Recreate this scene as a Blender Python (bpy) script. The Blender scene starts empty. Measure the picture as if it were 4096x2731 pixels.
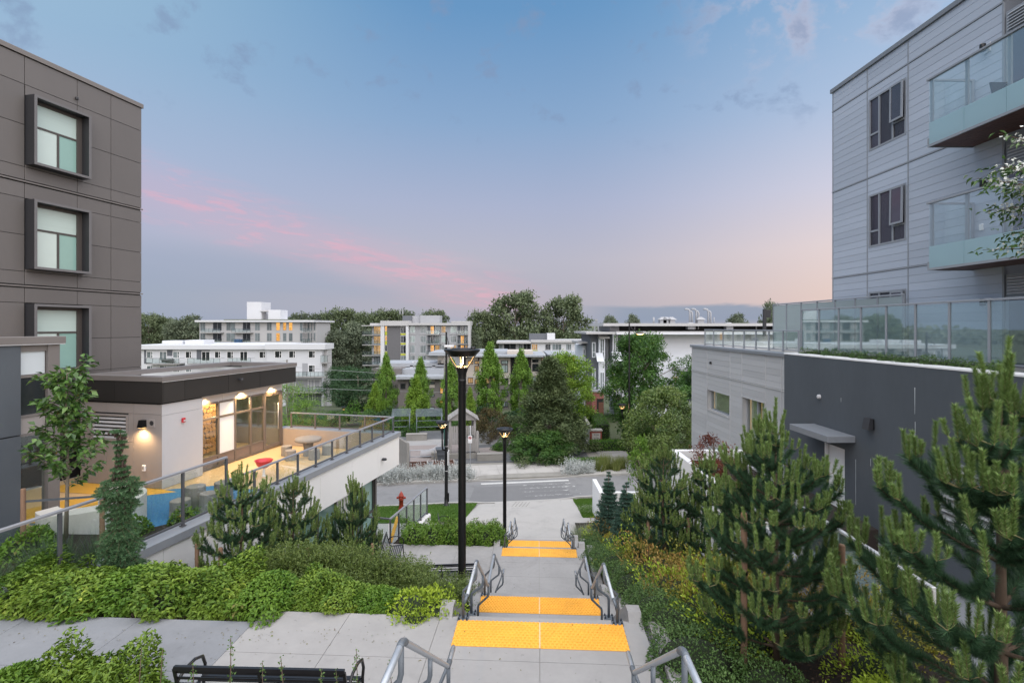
import bpy, math, random
import numpy as np
from mathutils import Vector, Matrix

# ------------------------------------------------------------------ camera, sky, sun, exposure
sc = bpy.context.scene
COL = sc.collection
random.seed(11)
RNG = np.random.default_rng(11)
R = math.radians
CZ = 10.7                                   # eye height above the street

cam_d = bpy.data.cameras.new('camera')
cam_d.lens = 18.0
cam_d.sensor_width = 36.0
cam_d.shift_y = -0.01428
cam_d.clip_start = 0.05
cam_d.clip_end = 6000
cam = bpy.data.objects.new('camera', cam_d)
cam.location = (0, 0, CZ)
cam.rotation_euler = (R(90), 0, 0)
COL.objects.link(cam)
sc.camera = cam

SUN_AZ, SUN_EL = 158.0, 56.0               # degrees clockwise from +Y, above the horizon
sc.view_settings.view_transform = 'Standard'
sc.view_settings.look = 'None'
sc.view_settings.gamma = 1.0
sc.view_settings.exposure = 0.3
sc.view_settings.use_curve_mapping = False
sc.cycles.use_denoising = True
sc.cycles.max_bounces = 8
sc.cycles.diffuse_bounces = 3
sc.cycles.glossy_bounces = 3
sc.cycles.transparent_max_bounces = 16
sc.cycles.transmission_bounces = 4
sc.cycles.caustics_reflective = False
sc.cycles.caustics_refractive = False
sc.cycles.sample_clamp_indirect = 4.0


def s2l(c):
    """sRGB 0..255 -> linear rgba"""
    o = []
    for v in c[:3]:
        v = v / 255.0
        o.append(v / 12.92 if v <= 0.04045 else ((v + 0.055) / 1.055) ** 2.4)
    return (o[0], o[1], o[2], 1.0)


class NT:
    """small node tree helper"""
    def __init__(self, tree):
        self.t = tree
        self.n = tree.nodes
        self.l = tree.links
        self.n.clear()

    def new(self, typ, **kw):
        nd = self.n.new(typ)
        for k, v in kw.items():
            setattr(nd, k, v)
        return nd

    def set(self, sock, v):
        if isinstance(v, bpy.types.NodeSocket):
            self.l.new(v, sock)
        elif v is not None:
            sock.default_value = v

    def math(self, op, a, b=None, clamp=False):
        nd = self.new('ShaderNodeMath', operation=op, use_clamp=clamp)
        self.set(nd.inputs[0], a)
        if b is not None:
            self.set(nd.inputs[1], b)
        return nd.outputs[0]

    def ramp(self, fac, stops, interp='LINEAR'):
        nd = self.new('ShaderNodeValToRGB')
        cr = nd.color_ramp
        cr.interpolation = interp
        while len(cr.elements) < len(stops):
            cr.elements.new(0.5)
        for e, (p, c) in zip(cr.elements, stops):
            e.position = p
            e.color = c if len(c) == 4 else (c[0], c[1], c[2], 1)
        self.set(nd.inputs[0], fac)
        return nd.outputs[0]

    def mix(self, fac, a, b, blend='MIX'):
        nd = self.new('ShaderNodeMix', data_type='RGBA', blend_type=blend)
        self.set(nd.inputs[0], fac)
        self.set(nd.inputs[6], a)
        self.set(nd.inputs[7], b)
        return nd.outputs[2]

    def noise(self, vec, scale, detail=3.0, rough=0.55, dist=0.0):
        nd = self.new('ShaderNodeTexNoise')
        nd.inputs['Scale'].default_value = scale
        nd.inputs['Detail'].default_value = detail
        nd.inputs['Roughness'].default_value = rough
        nd.inputs['Distortion'].default_value = dist
        if vec is not None:
            self.l.new(vec, nd.inputs['Vector'])
        return nd.outputs[0]

    def mapr(self, v, a, b, c=0.0, d=1.0, smooth=True):
        nd = self.new('ShaderNodeMapRange')
        if smooth:
            nd.interpolation_type = 'SMOOTHSTEP'
        nd.clamp = True
        self.set(nd.inputs[0], v)
        for i, x in enumerate((a, b, c, d)):
            nd.inputs[i + 1].default_value = x
        return nd.outputs[0]


def build_world():
    w = bpy.data.worlds.new('World')
    sc.world = w
    w.use_nodes = True
    t = NT(w.node_tree)
    out = t.new('ShaderNodeOutputWorld')
    bg = t.new('ShaderNodeBackground')
    tc = t.new('ShaderNodeTexCoord')
    nrm = t.new('ShaderNodeVectorMath', operation='NORMALIZE')
    t.l.new(tc.outputs['Generated'], nrm.inputs[0])
    sep = t.new('ShaderNodeSeparateXYZ')
    t.l.new(nrm.outputs[0], sep.inputs[0])
    x, y, z = sep.outputs
    el = t.math('MULTIPLY', t.math('ARCSINE', z), 180 / math.pi)          # elevation in degrees
    az = t.math('MULTIPLY', t.math('ARCTAN2', x, y), 180 / math.pi)       # azimuth, + to the right
    e01 = t.math('DIVIDE', t.math('MAXIMUM', el, 0.0), 60.0, clamp=True)
    west = t.ramp(e01, [(0.0, s2l((240, 206, 192))), (0.06, s2l((240, 212, 202))), (0.13, s2l((238, 218, 216))),
                        (0.22, s2l((216, 213, 228))), (0.34, s2l((182, 199, 226))), (0.5, s2l((146, 181, 216))), (1.0, s2l((104, 148, 194)))])
    mid = t.ramp(e01, [(0.0, s2l((168, 174, 192))), (0.05, s2l((176, 174, 190))), (0.12, s2l((182, 180, 197))),
                       (0.22, s2l((168, 176, 204))), (0.36, s2l((136, 166, 203))), (0.53, s2l((102, 149, 195))), (1.0, s2l((80, 130, 182)))])
    east = t.ramp(e01, [(0.0, s2l((150, 166, 190))), (0.06, s2l((146, 164, 190))), (0.14, s2l((170, 176, 203))),
                        (0.25, s2l((166, 182, 211))), (0.4, s2l((150, 182, 211))), (0.55, s2l((152, 188, 212))), (1.0, s2l((104, 150, 196)))])
    c = t.mix(t.mapr(az, -48, -6), east, mid)
    c = t.mix(t.mapr(az, 4, 46), c, west)
    c = t.mix(t.mapr(az, 75, 150), c, mid)
    c = t.mix(t.mapr(az, -150, -90, 1, 0), c, mid)
    # cloud coordinates: azimuth and elevation, streaks stretched sideways
    cmb = t.new('ShaderNodeCombineXYZ')
    t.l.new(t.math('MULTIPLY', az, 0.055), cmb.inputs[0])
    t.l.new(t.math('MULTIPLY', t.math('ADD', el, t.math('MULTIPLY', az, 0.10)), 0.30), cmb.inputs[1])
    cv = cmb.outputs[0]
    n1 = t.noise(cv, 1.9, 7, 0.66, 0.5)
    n0 = t.noise(cv, 4.2, 5, 0.65, 0.3)
    n2 = t.noise(cv, 0.55, 4, 0.5)
    # the long pink bank low in the north-east, sinking towards the right
    line = t.math('SUBTRACT', el, t.math('SUBTRACT', 8.2, t.math('MULTIPLY', t.math('ADD', az, 20.0), 0.265)))
    band = t.math('MULTIPLY', t.mapr(line, -4.0, -0.4), t.mapr(line, 0.4, 4.4, 1, 0))
    band = t.math('MULTIPLY', band, t.math('MULTIPLY', t.mapr(az, -60, -34), t.mapr(az, -3, 7, 1, 0)))
    pk = t.math('MULTIPLY', band, t.mapr(t.math('ADD', t.math('MULTIPLY', n1, 0.55), t.math('MULTIPLY', n0, 0.45)), 0.42, 0.61, 0, 0.74))
    soft = t.math('MULTIPLY', band, 0.24)
    c = t.mix(t.math('MAXIMUM', pk, soft), c, s2l((224, 172, 192)))
    # faint high pink tufts
    high = t.math('MULTIPLY', t.mapr(az, 16, 26), t.mapr(az, 34, 48, 1, 0))
    high = t.math('MULTIPLY', high, t.math('MULTIPLY', t.mapr(el, 22, 27), t.mapr(el, 34, 42, 1, 0)))
    cm2 = t.new('ShaderNodeCombineXYZ')
    t.l.new(t.math('MULTIPLY', az, 0.12), cm2.inputs[0])
    t.l.new(t.math('MULTIPLY', el, 0.16), cm2.inputs[1])
    n3 = t.noise(cm2.outputs[0], 1.6, 6, 0.6, 0.2)
    c = t.mix(t.math('MULTIPLY', t.math('MULTIPLY', high, t.mapr(n3, 0.46, 0.64)), 0.55), c, s2l((205, 197, 212)))
    # grey-blue tufts around the sky
    tuft = t.math('MULTIPLY', t.mapr(n3, 0.55, 0.70), t.math('MULTIPLY', t.mapr(el, 17, 23), t.mapr(el, 34, 50, 1, 0)))
    c = t.mix(t.math('MULTIPLY', tuft, 0.6), c, s2l((128, 148, 182)))
    # long slate bank lying on the horizon
    sl = t.math('MULTIPLY', t.mapr(el, 0.2, 0.9, 0.75, 1), t.mapr(t.math('ADD', el, t.math('MULTIPLY', n1, 1.4)), 2.6, 3.2, 1, 0))
    sl = t.math('MULTIPLY', sl, t.mapr(az, 5, 14))
    sl = t.math('MULTIPLY', sl, t.mapr(az, 60, 95, 1, 0))
    c = t.mix(t.math('MULTIPLY', sl, 0.92), c, s2l((140, 156, 180)))
    # a low veil of cloud to the left
    veil = t.math('MULTIPLY', t.mapr(el, 1.5, 4), t.mapr(el, 6, 9, 1, 0))
    veil = t.math('MULTIPLY', t.math('MULTIPLY', veil, t.mapr(n2, 0.4, 0.62)), t.mapr(az, -12, 10, 1, 0))
    c = t.mix(t.math('MULTIPLY', veil, 0.5), c, s2l((150, 162, 190)))
    # ground half of the sky sphere
    c = t.mix(t.mapr(el, -6, -0.5), s2l((96, 100, 104)), c)
    sky = t.new('ShaderNodeTexSky', sky_type='NISHITA')
    sky.sun_disc = False
    sky.sun_elevation = R(3.0)
    sky.sun_rotation = R(SUN_AZ)
    sky.altitude = 50
    nis = t.mix(1.0, (0.012, 0.012, 0.012, 1), sky.outputs[0], 'MULTIPLY')
    tot = t.mix(1.0, t.mix(1.0, c, (0.80, 0.80, 0.80, 1), 'MULTIPLY'), nis, 'ADD')
    t.l.new(tot, bg.inputs[0])
    bg.inputs[1].default_value = 1.0
    t.l.new(bg.outputs[0], out.inputs[0])


build_world()

sun_d = bpy.data.lights.new('sun', 'SUN')
sun_d.energy = 5.0
sun_d.angle = R(125)
sun_d.color = (1.0, 0.925, 0.85)
sun = bpy.data.objects.new('sun', sun_d)
sun.rotation_euler = (R(90 - SUN_EL), 0, R(180 - SUN_AZ))
sun.location = (30, 20, 60)
COL.objects.link(sun)

# ------------------------------------------------------------------ helpers


def at(u, v, y):
    """world point at depth y that the photograph shows at full-size pixel (u, v)"""
    return Vector(((u - 2048) / 2048 * y, y, CZ + (1307 - v) / 2048 * y))


def tag(o, label=None, cat=None, group=None, kind=None):
    if label:
        o['label'] = label
    if cat:
        o['category'] = cat
    if group:
        o['group'] = group
    if kind:
        o['kind'] = kind
    return o


def thing(name, label, cat, loc=(0, 0, 0), rz=0.0, group=None):
    o = bpy.data.objects.new(name, None)
    o.empty_display_size = 0.2
    o.location = loc
    o.rotation_euler = (0, 0, rz)
    COL.objects.link(o)
    return tag(o, label, cat, group)


def link(name, me, parent=None, loc=None, rz=None):
    o = bpy.data.objects.new(name, me)
    COL.objects.link(o)
    if parent is not None:
        o.parent = parent
    if loc is not None:
        o.location = loc
    if rz is not None:
        o.rotation_euler = (0, 0, rz)
    return o


def copy_tree(o, parent=None, loc=None, rz=None, label=None, scale=None):
    c = o.copy()
    COL.objects.link(c)
    c.parent = parent
    if loc is not None:
        c.location = loc
    if rz is not None:
        c.rotation_euler = (0, 0, rz)
    if label:
        c['label'] = label
    if scale is not None:
        c.scale = scale if hasattr(scale, '__len__') else (scale, scale, scale)
    for ch in list(o.children):
        copy_tree(ch, c)
    return c


class MB:
    """collects simple solids into one mesh"""
    def __init__(self):
        self.v = []
        self.f = []
        self.sm = []

    def add(self, vs, fs, smooth=False):
        n = len(self.v)
        self.v += [tuple(p) for p in vs]
        self.f += [tuple(n + i for i in f) for f in fs]
        self.sm += [smooth] * len(fs)
        return self

    def box(self, x0, x1, y0, y1, z0, z1):
        vs = [(x0, y0, z0), (x1, y0, z0), (x1, y1, z0), (x0, y1, z0), (x0, y0, z1), (x1, y0, z1), (x1, y1, z1), (x0, y1, z1)]
        return self.add(vs, [(0, 3, 2, 1), (4, 5, 6, 7), (0, 1, 5, 4), (1, 2, 6, 5), (2, 3, 7, 6), (3, 0, 4, 7)])

    def bbox(self, x0, x1, y0, y1, z0, z1, b=0.01):
        """box with chamfered upright and top edges"""
        def ring(d, z):
            return [(x0 + d, y0, z), (x1 - d, y0, z), (x1, y0 + d, z), (x1, y1 - d, z), (x1 - d, y1, z), (x0 + d, y1, z), (x0, y1 - d, z), (x0, y0 + d, z)]
        def ring2(z):
            return [(x0 + b, y0 + b, z), (x1 - b, y0 + b, z), (x1 - b, y0 + b, z), (x1 - b, y1 - b, z), (x1 - b, y1 - b, z), (x0 + b, y1 - b, z), (x0 + b, y1 - b, z), (x0 + b, y0 + b, z)]
        vs = ring(b, z0) + ring(b, z1 - b)
        n = 8
        fs = [tuple(range(n - 1, -1, -1))]
        for i in range(n):
            j = (i + 1) % n
            fs.append((i, j, n + j, n + i))
        top = [(x0 + b, y0 + b, z1), (x1 - b, y0 + b, z1), (x1 - b, y1 - b, z1), (x0 + b, y1 - b, z1)]
        vs += top
        t = 16
        fs += [(8, 9, t + 1, t), (9, 10, t + 1), (10, 11, t + 2, t + 1), (11, 12, t + 2), (12, 13, t + 3, t + 2), (13, 14, t + 3), (14, 15, t, t + 3), (15, 8, t), (t, t + 1, t + 2, t + 3)]
        return self.add(vs, fs)

    def prism(self, poly, z0, z1):
        n = len(poly)
        vs = [(p[0], p[1], z0) for p in poly] + [(p[0], p[1], z1) for p in poly]
        fs = [tuple(range(n - 1, -1, -1)), tuple(range(n, 2 * n))]
        for i in range(n):
            j = (i + 1) % n
            fs.append((i, j, n + j, n + i))
        return self.add(vs, fs)

    def hexa(self, p):
        """eight corners: bottom ring then top ring, both counter-clockwise from above"""
        return self.add(p, [(0, 3, 2, 1), (4, 5, 6, 7), (0, 1, 5, 4), (1, 2, 6, 5), (2, 3, 7, 6), (3, 0, 4, 7)])

    def bar(self, a, b, w, h=None, up=(0, 0, 1)):
        """rectangular bar from a to b"""
        h = w if h is None else h
        a = Vector(a)
        b = Vector(b)
        d = (b - a).normalized()
        u = Vector(up)
        if abs(d.dot(u)) > 0.98:
            u = Vector((0, 1, 0))
        s = d.cross(u).normalized()
        u = s.cross(d).normalized()
        s *= w / 2
        u *= h / 2
        return self.hexa([a - s - u, a + s - u, b + s - u, b - s - u, a - s + u, a + s + u, b + s + u, b - s + u])

    def tube(self, pts, r, n=8, caps=True, smooth=True):
        pts = [Vector(p) for p in pts]
        m = len(pts)
        rs = r if hasattr(r, '__len__') else [r] * m
        vs = []
        prev = None
        for i, p in enumerate(pts):
            if i == 0:
                d = pts[1] - pts[0]
            elif i == m - 1:
                d = pts[-1] - pts[-2]
            else:
                d = (pts[i + 1] - p).normalized() + (p - pts[i - 1]).normalized()
            if d.length < 1e-9:
                d = Vector((0, 0, 1))
            d.normalize()
            if prev is None:
                ref = Vector((0, 0, 1)) if abs(d.z) < 0.9 else Vector((1, 0, 0))
                s = d.cross(ref).normalized()
            else:
                s = prev - d * prev.dot(d)
                s = s.normalized() if s.length > 1e-6 else d.orthogonal().normalized()
            prev = s
            u = d.cross(s)
            for k in range(n):
                a = 2 * math.pi * k / n
                vs.append(p + (s * math.cos(a) + u * math.sin(a)) * rs[i])
        fs = []
        for i in range(m - 1):
            for k in range(n):
                j = (k + 1) % n
                fs.append((i * n + k, i * n + j, (i + 1) * n + j, (i + 1) * n + k))
        self.add(vs, fs, smooth)
        if caps:
            b = len(self.v) - len(vs)
            self.f.append(tuple(b + k for k in range(n - 1, -1, -1)))
            self.f.append(tuple(b + (m - 1) * n + k for k in range(n)))
            self.sm += [False, False]
        return self

    def lathe(self, prof, n=16, c=(0, 0, 0), smooth=True):
        """profile of (radius, z) turned about the upright axis through c"""
        vs = []
        for (r, z) in prof:
            for k in range(n):
                a = 2 * math.pi * k / n
                vs.append((c[0] + r * math.cos(a), c[1] + r * math.sin(a), c[2] + z))
        fs = []
        for i in range(len(prof) - 1):
            for k in range(n):
                j = (k + 1) % n
                fs.append((i * n + k, i * n + j, (i + 1) * n + j, (i + 1) * n + k))
        return self.add(vs, fs, smooth)

    def quad(self, a, b, c, d):
        return self.add([a, b, c, d], [(0, 1, 2, 3)])

    def mesh(self, name, mat):
        me = bpy.data.meshes.new(name)
        me.from_pydata(self.v, [], self.f)
        if any(self.sm):
            me.polygons.foreach_set('use_smooth', self.sm)
        if mat is not None:
            me.materials.append(mat)
        me.update()
        return me

    def build(self, name, mat, parent=None, loc=None, rz=None):
        return link(name, self.mesh(name, mat), parent, loc, rz)


def box_part(name, mat, parent, x0, x1, y0, y1, z0, z1, bev=0.0):
    m = MB()
    if bev:
        m.bbox(x0, x1, y0, y1, z0, z1, bev)
    else:
        m.box(x0, x1, y0, y1, z0, z1)
    return m.build(name, mat, parent)


# ---- meshes made of many small leaves, quickly
def raw_mesh(name, verts, nper, faces_per, mat, tint=None):
    """verts (N*nper,3); faces_per: list of index tuples within one leaf"""
    N = len(verts) // nper
    me = bpy.data.meshes.new(name)
    me.vertices.add(len(verts))
    me.vertices.foreach_set('co', np.ascontiguousarray(verts, dtype=np.float32).ravel())
    loops = []
    starts = []
    tot = []
    idx = np.arange(N)[:, None] * nper
    fl = [idx + np.array(f)[None, :] for f in faces_per]
    k = len(fl[0][0])
    allf = np.stack(fl, axis=1).reshape(-1, k)        # all faces the same size
    nf = len(allf)
    me.loops.add(nf * k)
    me.loops.foreach_set('vertex_index', allf.astype(np.int32).ravel())
    me.polygons.add(nf)
    me.polygons.foreach_set('loop_start', (np.arange(nf) * k).astype(np.int32))
    me.polygons.foreach_set('loop_total', np.full(nf, k, dtype=np.int32))
    me.update(calc_edges=True)
    if tint is not None:
        at_ = me.attributes.new('tint', 'FLOAT', 'FACE')
        at_.data.foreach_set('value', np.repeat(tint, len(faces_per)).astype(np.float32))
    for m in (mat if isinstance(mat, (list, tuple)) else [mat]):
        me.materials.append(m)
    me.validate()
    return me


def unit(a):
    return a / np.maximum(np.linalg.norm(a, axis=-1, keepdims=True), 1e-9)


def leaves(name, pos, dirv, nrm, length, width, mat, tint, fold=0.25, droop=0.0):
    """pointed leaves folded along the midrib: base, left, tip, right"""
    d = unit(dirv)
    s = unit(np.cross(d, nrm))
    n = np.cross(s, d)
    L = length[:, None]
    W = width[:, None]
    base = pos
    mid = pos + d * L * 0.45
    tip = pos + d * L - n * L * droop
    lf = mid + s * W * 0.5 + n * W * fold
    rt = mid - s * W * 0.5 + n * W * fold
    v = np.stack([base, rt, tip, lf], axis=1).reshape(-1, 3)
    return raw_mesh(name, v, 4, [(0, 1, 2), (0, 2, 3)], mat, tint)


def needles(name, pos, dirv, length, width, mat, tint):
    d = unit(dirv)
    r = RNG.normal(size=d.shape)
    s = unit(np.cross(d, r))
    v = np.stack([pos - s * width[:, None] * 0.5, pos + s * width[:, None] * 0.5, pos + d * length[:, None]], axis=1).reshape(-1, 3)
    return raw_mesh(name, v, 3, [(0, 1, 2)], mat, tint)
# ------------------------------------------------------------------ materials
def principled(name):
    m = bpy.data.materials.new(name)
    m.use_nodes = True
    t = NT(m.node_tree)
    o = t.new('ShaderNodeOutputMaterial')
    p = t.new('ShaderNodeBsdfPrincipled')
    t.l.new(p.outputs[0], o.inputs[0])
    return m, t, p, o


def surf(name, col, rough=0.7, var=0.12, scale=6.0, bump=0.0, bscale=60.0, metal=0.0, spec=0.5, stretch=None, fine=0.06, coat=0.0, objvar=0.0, grime=0.0):
    """painted or mineral surface: base colour with cloudy wear and fine relief; col is linear rgb"""
    m, t, p, o = principled(name)
    tc = t.new('ShaderNodeTexCoord')
    v = tc.outputs['Object']
    if stretch:
        mp = t.new('ShaderNodeMapping')
        mp.inputs['Scale'].default_value = stretch
        t.l.new(v, mp.inputs[0])
        v = mp.outputs[0]
    n = t.noise(v, scale, 5, 0.6)
    n2 = t.noise(v, scale * 9, 3, 0.6)
    f = t.math('ADD', t.math('MULTIPLY', t.math('SUBTRACT', n, 0.5), var * 2.2), t.math('MULTIPLY', t.math('SUBTRACT', n2, 0.5), fine * 2))
    if objvar:
        oi = t.new('ShaderNodeObjectInfo')
        f = t.math('ADD', f, t.math('MULTIPLY', t.math('SUBTRACT', oi.outputs['Random'], 0.5), objvar * 2))
    if grime:
        # blotchy water marks and small dark spots
        w = t.mapr(t.noise(tc.outputs['Object'], 0.55, 6, 0.7, 0.6), 0.48, 0.68)
        sp = t.mapr(t.noise(tc.outputs['Object'], 11.0, 2, 0.5), 0.70, 0.76)
        f = t.math('SUBTRACT', f, t.math('ADD', t.math('MULTIPLY', w, grime), t.math('MULTIPLY', sp, grime * 1.1)))
    f = t.math('ADD', f, 1.0)
    c = t.new('ShaderNodeVectorMath', operation='SCALE')
    c.inputs[0].default_value = col[:3]
    t.l.new(f, c.inputs['Scale'])
    t.l.new(c.outputs[0], p.inputs['Base Color'])
    p.inputs['Metallic'].default_value = metal
    p.inputs['Specular IOR Level'].default_value = spec
    rr = t.math('ADD', rough, t.math('MULTIPLY', t.math('SUBTRACT', n, 0.5), 0.18), clamp=True)
    t.l.new(rr, p.inputs['Roughness'])
    if coat:
        p.inputs['Coat Weight'].default_value = coat
    if bump:
        b = t.new('ShaderNodeBump')
        b.inputs['Strength'].default_value = bump
        b.inputs['Distance'].default_value = 0.01
        t.l.new(t.noise(v, bscale, 4, 0.65), b.inputs['Height'])
        t.l.new(b.outputs[0], p.inputs['Normal'])
    return m


def leafmat(name, dark, lite, odd=None, rough=0.5, trans=0.3, spec=0.28):
    """foliage: each leaf has its own tint between dark and lite; a few carry the odd colour"""
    m, t, p, o = principled(name)
    a = t.new('ShaderNodeAttribute', attribute_name='tint')
    stops = [(0.0, dark), (0.72, lite)]
    if odd:
        stops += [(0.86, lite), (1.0, odd)]
    c = t.ramp(a.outputs['Fac'], [(q, (k[0], k[1], k[2], 1)) for q, k in stops])
    t.l.new(c, p.inputs['Base Color'])
    p.inputs['Roughness'].default_value = rough
    p.inputs['Specular IOR Level'].default_value = spec
    tr = t.new('ShaderNodeBsdfTranslucent')
    t.l.new(c, tr.inputs[0])
    mx = t.new('ShaderNodeMixShader')
    mx.inputs[0].default_value = trans * .7
    t.l.new(p.outputs[0], mx.inputs[1])
    t.l.new(tr.outputs[0], mx.inputs[2])
    t.l.new(mx.outputs[0], o.inputs[0])
    return m


def glassmat(name, tint=(0.9, 0.95, 0.94), refl=0.08, rough=0.02, haze=0.0, hazecol=(0.5, 0.6, 0.6)):
    """window glass seen from either side: see-through, with mirror-like reflection that grows at grazing angles"""
    m = bpy.data.materials.new(name)
    m.use_nodes = True
    t = NT(m.node_tree)
    o = t.new('ShaderNodeOutputMaterial')
    tr = t.new('ShaderNodeBsdfTransparent')
    tr.inputs[0].default_value = (*tint, 1)
    gl = t.new('ShaderNodeBsdfGlossy')
    gl.inputs['Roughness'].default_value = rough
    gl.inputs['Color'].default_value = (0.9, 0.95, 0.95, 1)
    lw = t.new('ShaderNodeLayerWeight')
    lw.inputs[0].default_value = 0.35
    f = t.math('ADD', t.math('MULTIPLY', lw.outputs['Facing'], 0.35), refl, clamp=True)
    body = tr.outputs[0]
    if haze:
        df = t.new('ShaderNodeBsdfDiffuse')
        df.inputs[0].default_value = (*hazecol, 1)
        tl = t.new('ShaderNodeBsdfTranslucent')
        tl.inputs[0].default_value = (*hazecol, 1)
        ad = t.new('ShaderNodeMixShader')
        ad.inputs[0].default_value = 0.5
        t.l.new(df.outputs[0], ad.inputs[1])
        t.l.new(tl.outputs[0], ad.inputs[2])
        hz = t.new('ShaderNodeMixShader')
        hz.inputs[0].default_value = haze
        t.l.new(body, hz.inputs[1])
        t.l.new(ad.outputs[0], hz.inputs[2])
        body = hz.outputs[0]
    mx = t.new('ShaderNodeMixShader')
    t.l.new(f, mx.inputs[0])
    t.l.new(body, mx.inputs[1])
    t.l.new(gl.outputs[0], mx.inputs[2])
    t.l.new(mx.outputs[0], o.inputs[0])
    return m


def panemat(name, col, rough=0.08, var=0.5, scale=1.5, spec=0.6):
    """dark glazing with something dim behind it: curtains, rooms"""
    return surf(name, col, rough, var, scale, fine=0.2, spec=spec, objvar=0.35)


def glow(name, col, strength, var=0.0, scale=3.0):
    m = bpy.data.materials.new(name)
    m.use_nodes = True
    t = NT(m.node_tree)
    o = t.new('ShaderNodeOutputMaterial')
    e = t.new('ShaderNodeEmission')
    e.inputs[0].default_value = (*col, 1)
    if var:
        tc = t.new('ShaderNodeTexCoord')
        oi = t.new('ShaderNodeObjectInfo')
        n = t.noise(tc.outputs['Object'], scale, 3, 0.6)
        s = t.math('MULTIPLY', strength, t.math('ADD', t.math('MULTIPLY', t.math('SUBTRACT', n, 0.5), var * 4), t.math('ADD', 0.7, t.math('MULTIPLY', oi.outputs['Random'], 0.6))))
        s = t.math('MAXIMUM', s, 0.05)
        t.l.new(s, e.inputs[1])
    else:
        e.inputs[1].default_value = strength
    t.l.new(e.outputs[0], o.inputs[0])
    return m


M = {}
M['concrete'] = surf('concrete', (0.30, 0.295, 0.295), 0.85, 0.16, 1.1, 0.25, 90, fine=0.08, grime=0.17)
M['concrete_pale'] = surf('concrete_pale', (0.41, 0.395, 0.38), 0.85, 0.11, 0.8, 0.2, 90, fine=0.05, grime=0.17)
M['concrete_blue'] = surf('concrete_blue', (0.215, 0.225, 0.245), 0.85, 0.16, 1.4, 0.25, 90, fine=0.08, objvar=0.05, grime=0.17)
M['concrete_wall'] = surf('concrete_wall', (0.36, 0.35, 0.33), 0.9, 0.22, 2.0, 0.4, 30, fine=0.1)
M['old_concrete'] = surf('old_concrete', (0.26, 0.25, 0.23), 0.9, 0.3, 1.4, 0.5, 30, fine=0.12)
M['asphalt'] = surf('asphalt', (0.21, 0.21, 0.215), 0.9, 0.12, 0.7, 0.5, 140, fine=0.10, grime=0.17)
M['asphalt_dark'] = surf('asphalt_dark', (0.12, 0.125, 0.135), 0.9, 0.2, 1.2, 0.5, 140, fine=0.12)
M['white_line'] = surf('white_line', (0.62, 0.62, 0.60), 0.8, 0.3, 9.0, fine=0.25)
M['tactile'] = surf('tactile', (0.80, 0.39, 0.045), 0.65, 0.14, 2.5, fine=0.14, objvar=0.07, grime=0.14)
M['tactile_seam'] = surf('tactile_seam', (0.80, 0.52, 0.28), 0.7, 0.1, 5.0)
M['galv'] = surf('galv', (0.42, 0.45, 0.49), 0.42, 0.18, 14.0, metal=0.55, fine=0.1)
M['galv_dark'] = surf('galv_dark', (0.13, 0.15, 0.175), 0.55, 0.2, 14.0, metal=0.3)
M['black_metal'] = surf('black_metal', (0.006, 0.006, 0.007), 0.38, 0.2, 6.0, spec=0.45)
M['bolt'] = surf('bolt', (0.03, 0.035, 0.045), 0.5, 0.2, 20.0, metal=0.4)
M['panel_brown'] = surf('panel_brown', (0.128, 0.118, 0.115), 0.45, 0.06, 0.8, stretch=(1, 1, 0.3), fine=0.03, objvar=0.05)
M['panel_core'] = surf('panel_core', (0.012, 0.012, 0.013), 0.8, 0.1, 3.0)
M['trim_brown'] = surf('trim_brown', (0.17, 0.155, 0.15), 0.5, 0.06, 1.0, fine=0.03)
M['frame_dark'] = surf('frame_dark', (0.030, 0.031, 0.036), 0.45, 0.08, 2.0, fine=0.03)
M['frame_edge'] = surf('frame_edge', (0.14, 0.135, 0.14), 0.45, 0.08, 2.0, fine=0.03)
M['mullion'] = surf('mullion', (0.075, 0.066, 0.062), 0.45, 0.08, 2.0, fine=0.03)
M['bronze'] = surf('bronze', (0.15, 0.125, 0.11), 0.45, 0.08, 2.0, fine=0.03)
M['silver_trim'] = surf('silver_trim', (0.62, 0.62, 0.64), 0.35, 0.06, 2.0, metal=0.4)
M['parapet_black'] = surf('parapet_black', (0.024, 0.0225, 0.022), 0.5, 0.12, 0.9, fine=0.05, objvar=0.1)
M['panel_grey'] = surf('panel_grey', (0.30, 0.275, 0.27), 0.6, 0.05, 0.9, fine=0.03, objvar=0.03)
M['panel_light'] = surf('panel_light', (0.50, 0.50, 0.52), 0.6, 0.05, 0.9, fine=0.03)
M['panel_white'] = surf('panel_white', (0.82, 0.82, 0.83), 0.55, 0.04, 0.7, fine=0.02, objvar=0.02)
M['white_wall'] = surf('white_wall', (0.74, 0.74, 0.75), 0.8, 0.06, 0.8, 0.15, 80, fine=0.03)
M['frit'] = surf('frit', (0.55, 0.60, 0.64), 0.35, 0.05, 1.5, fine=0.02)
M['terrace_tan'] = surf('terrace_tan', (0.52, 0.37, 0.20), 0.9, 0.08, 3.0, 0.2, 200, fine=0.12)
M['terrace_blue'] = surf('terrace_blue', (0.035, 0.16, 0.32), 0.9, 0.10, 3.0, 0.2, 200, fine=0.15)
M['terrace_sand'] = surf('terrace_sand', (0.60, 0.42, 0.24), 0.9, 0.08, 3.0, 0.2, 200, fine=0.12)
M['parapet_tan'] = surf('parapet_tan', (0.40, 0.33, 0.28), 0.7, 0.05, 1.0)
M['siding_grey'] = surf('siding_grey', (0.43, 0.475, 0.56), 0.5, 0.05, 0.7, stretch=(1, 0.2, 2), fine=0.03, objvar=0.07)
M['siding_wing'] = surf('siding_wing', (0.43, 0.435, 0.45), 0.5, 0.08, 1.4, stretch=(1, 0.3, 3), fine=0.04, objvar=0.07)
M['siding_core'] = surf('siding_core', (0.20, 0.215, 0.25), 0.7, 0.1, 2.0)
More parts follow.
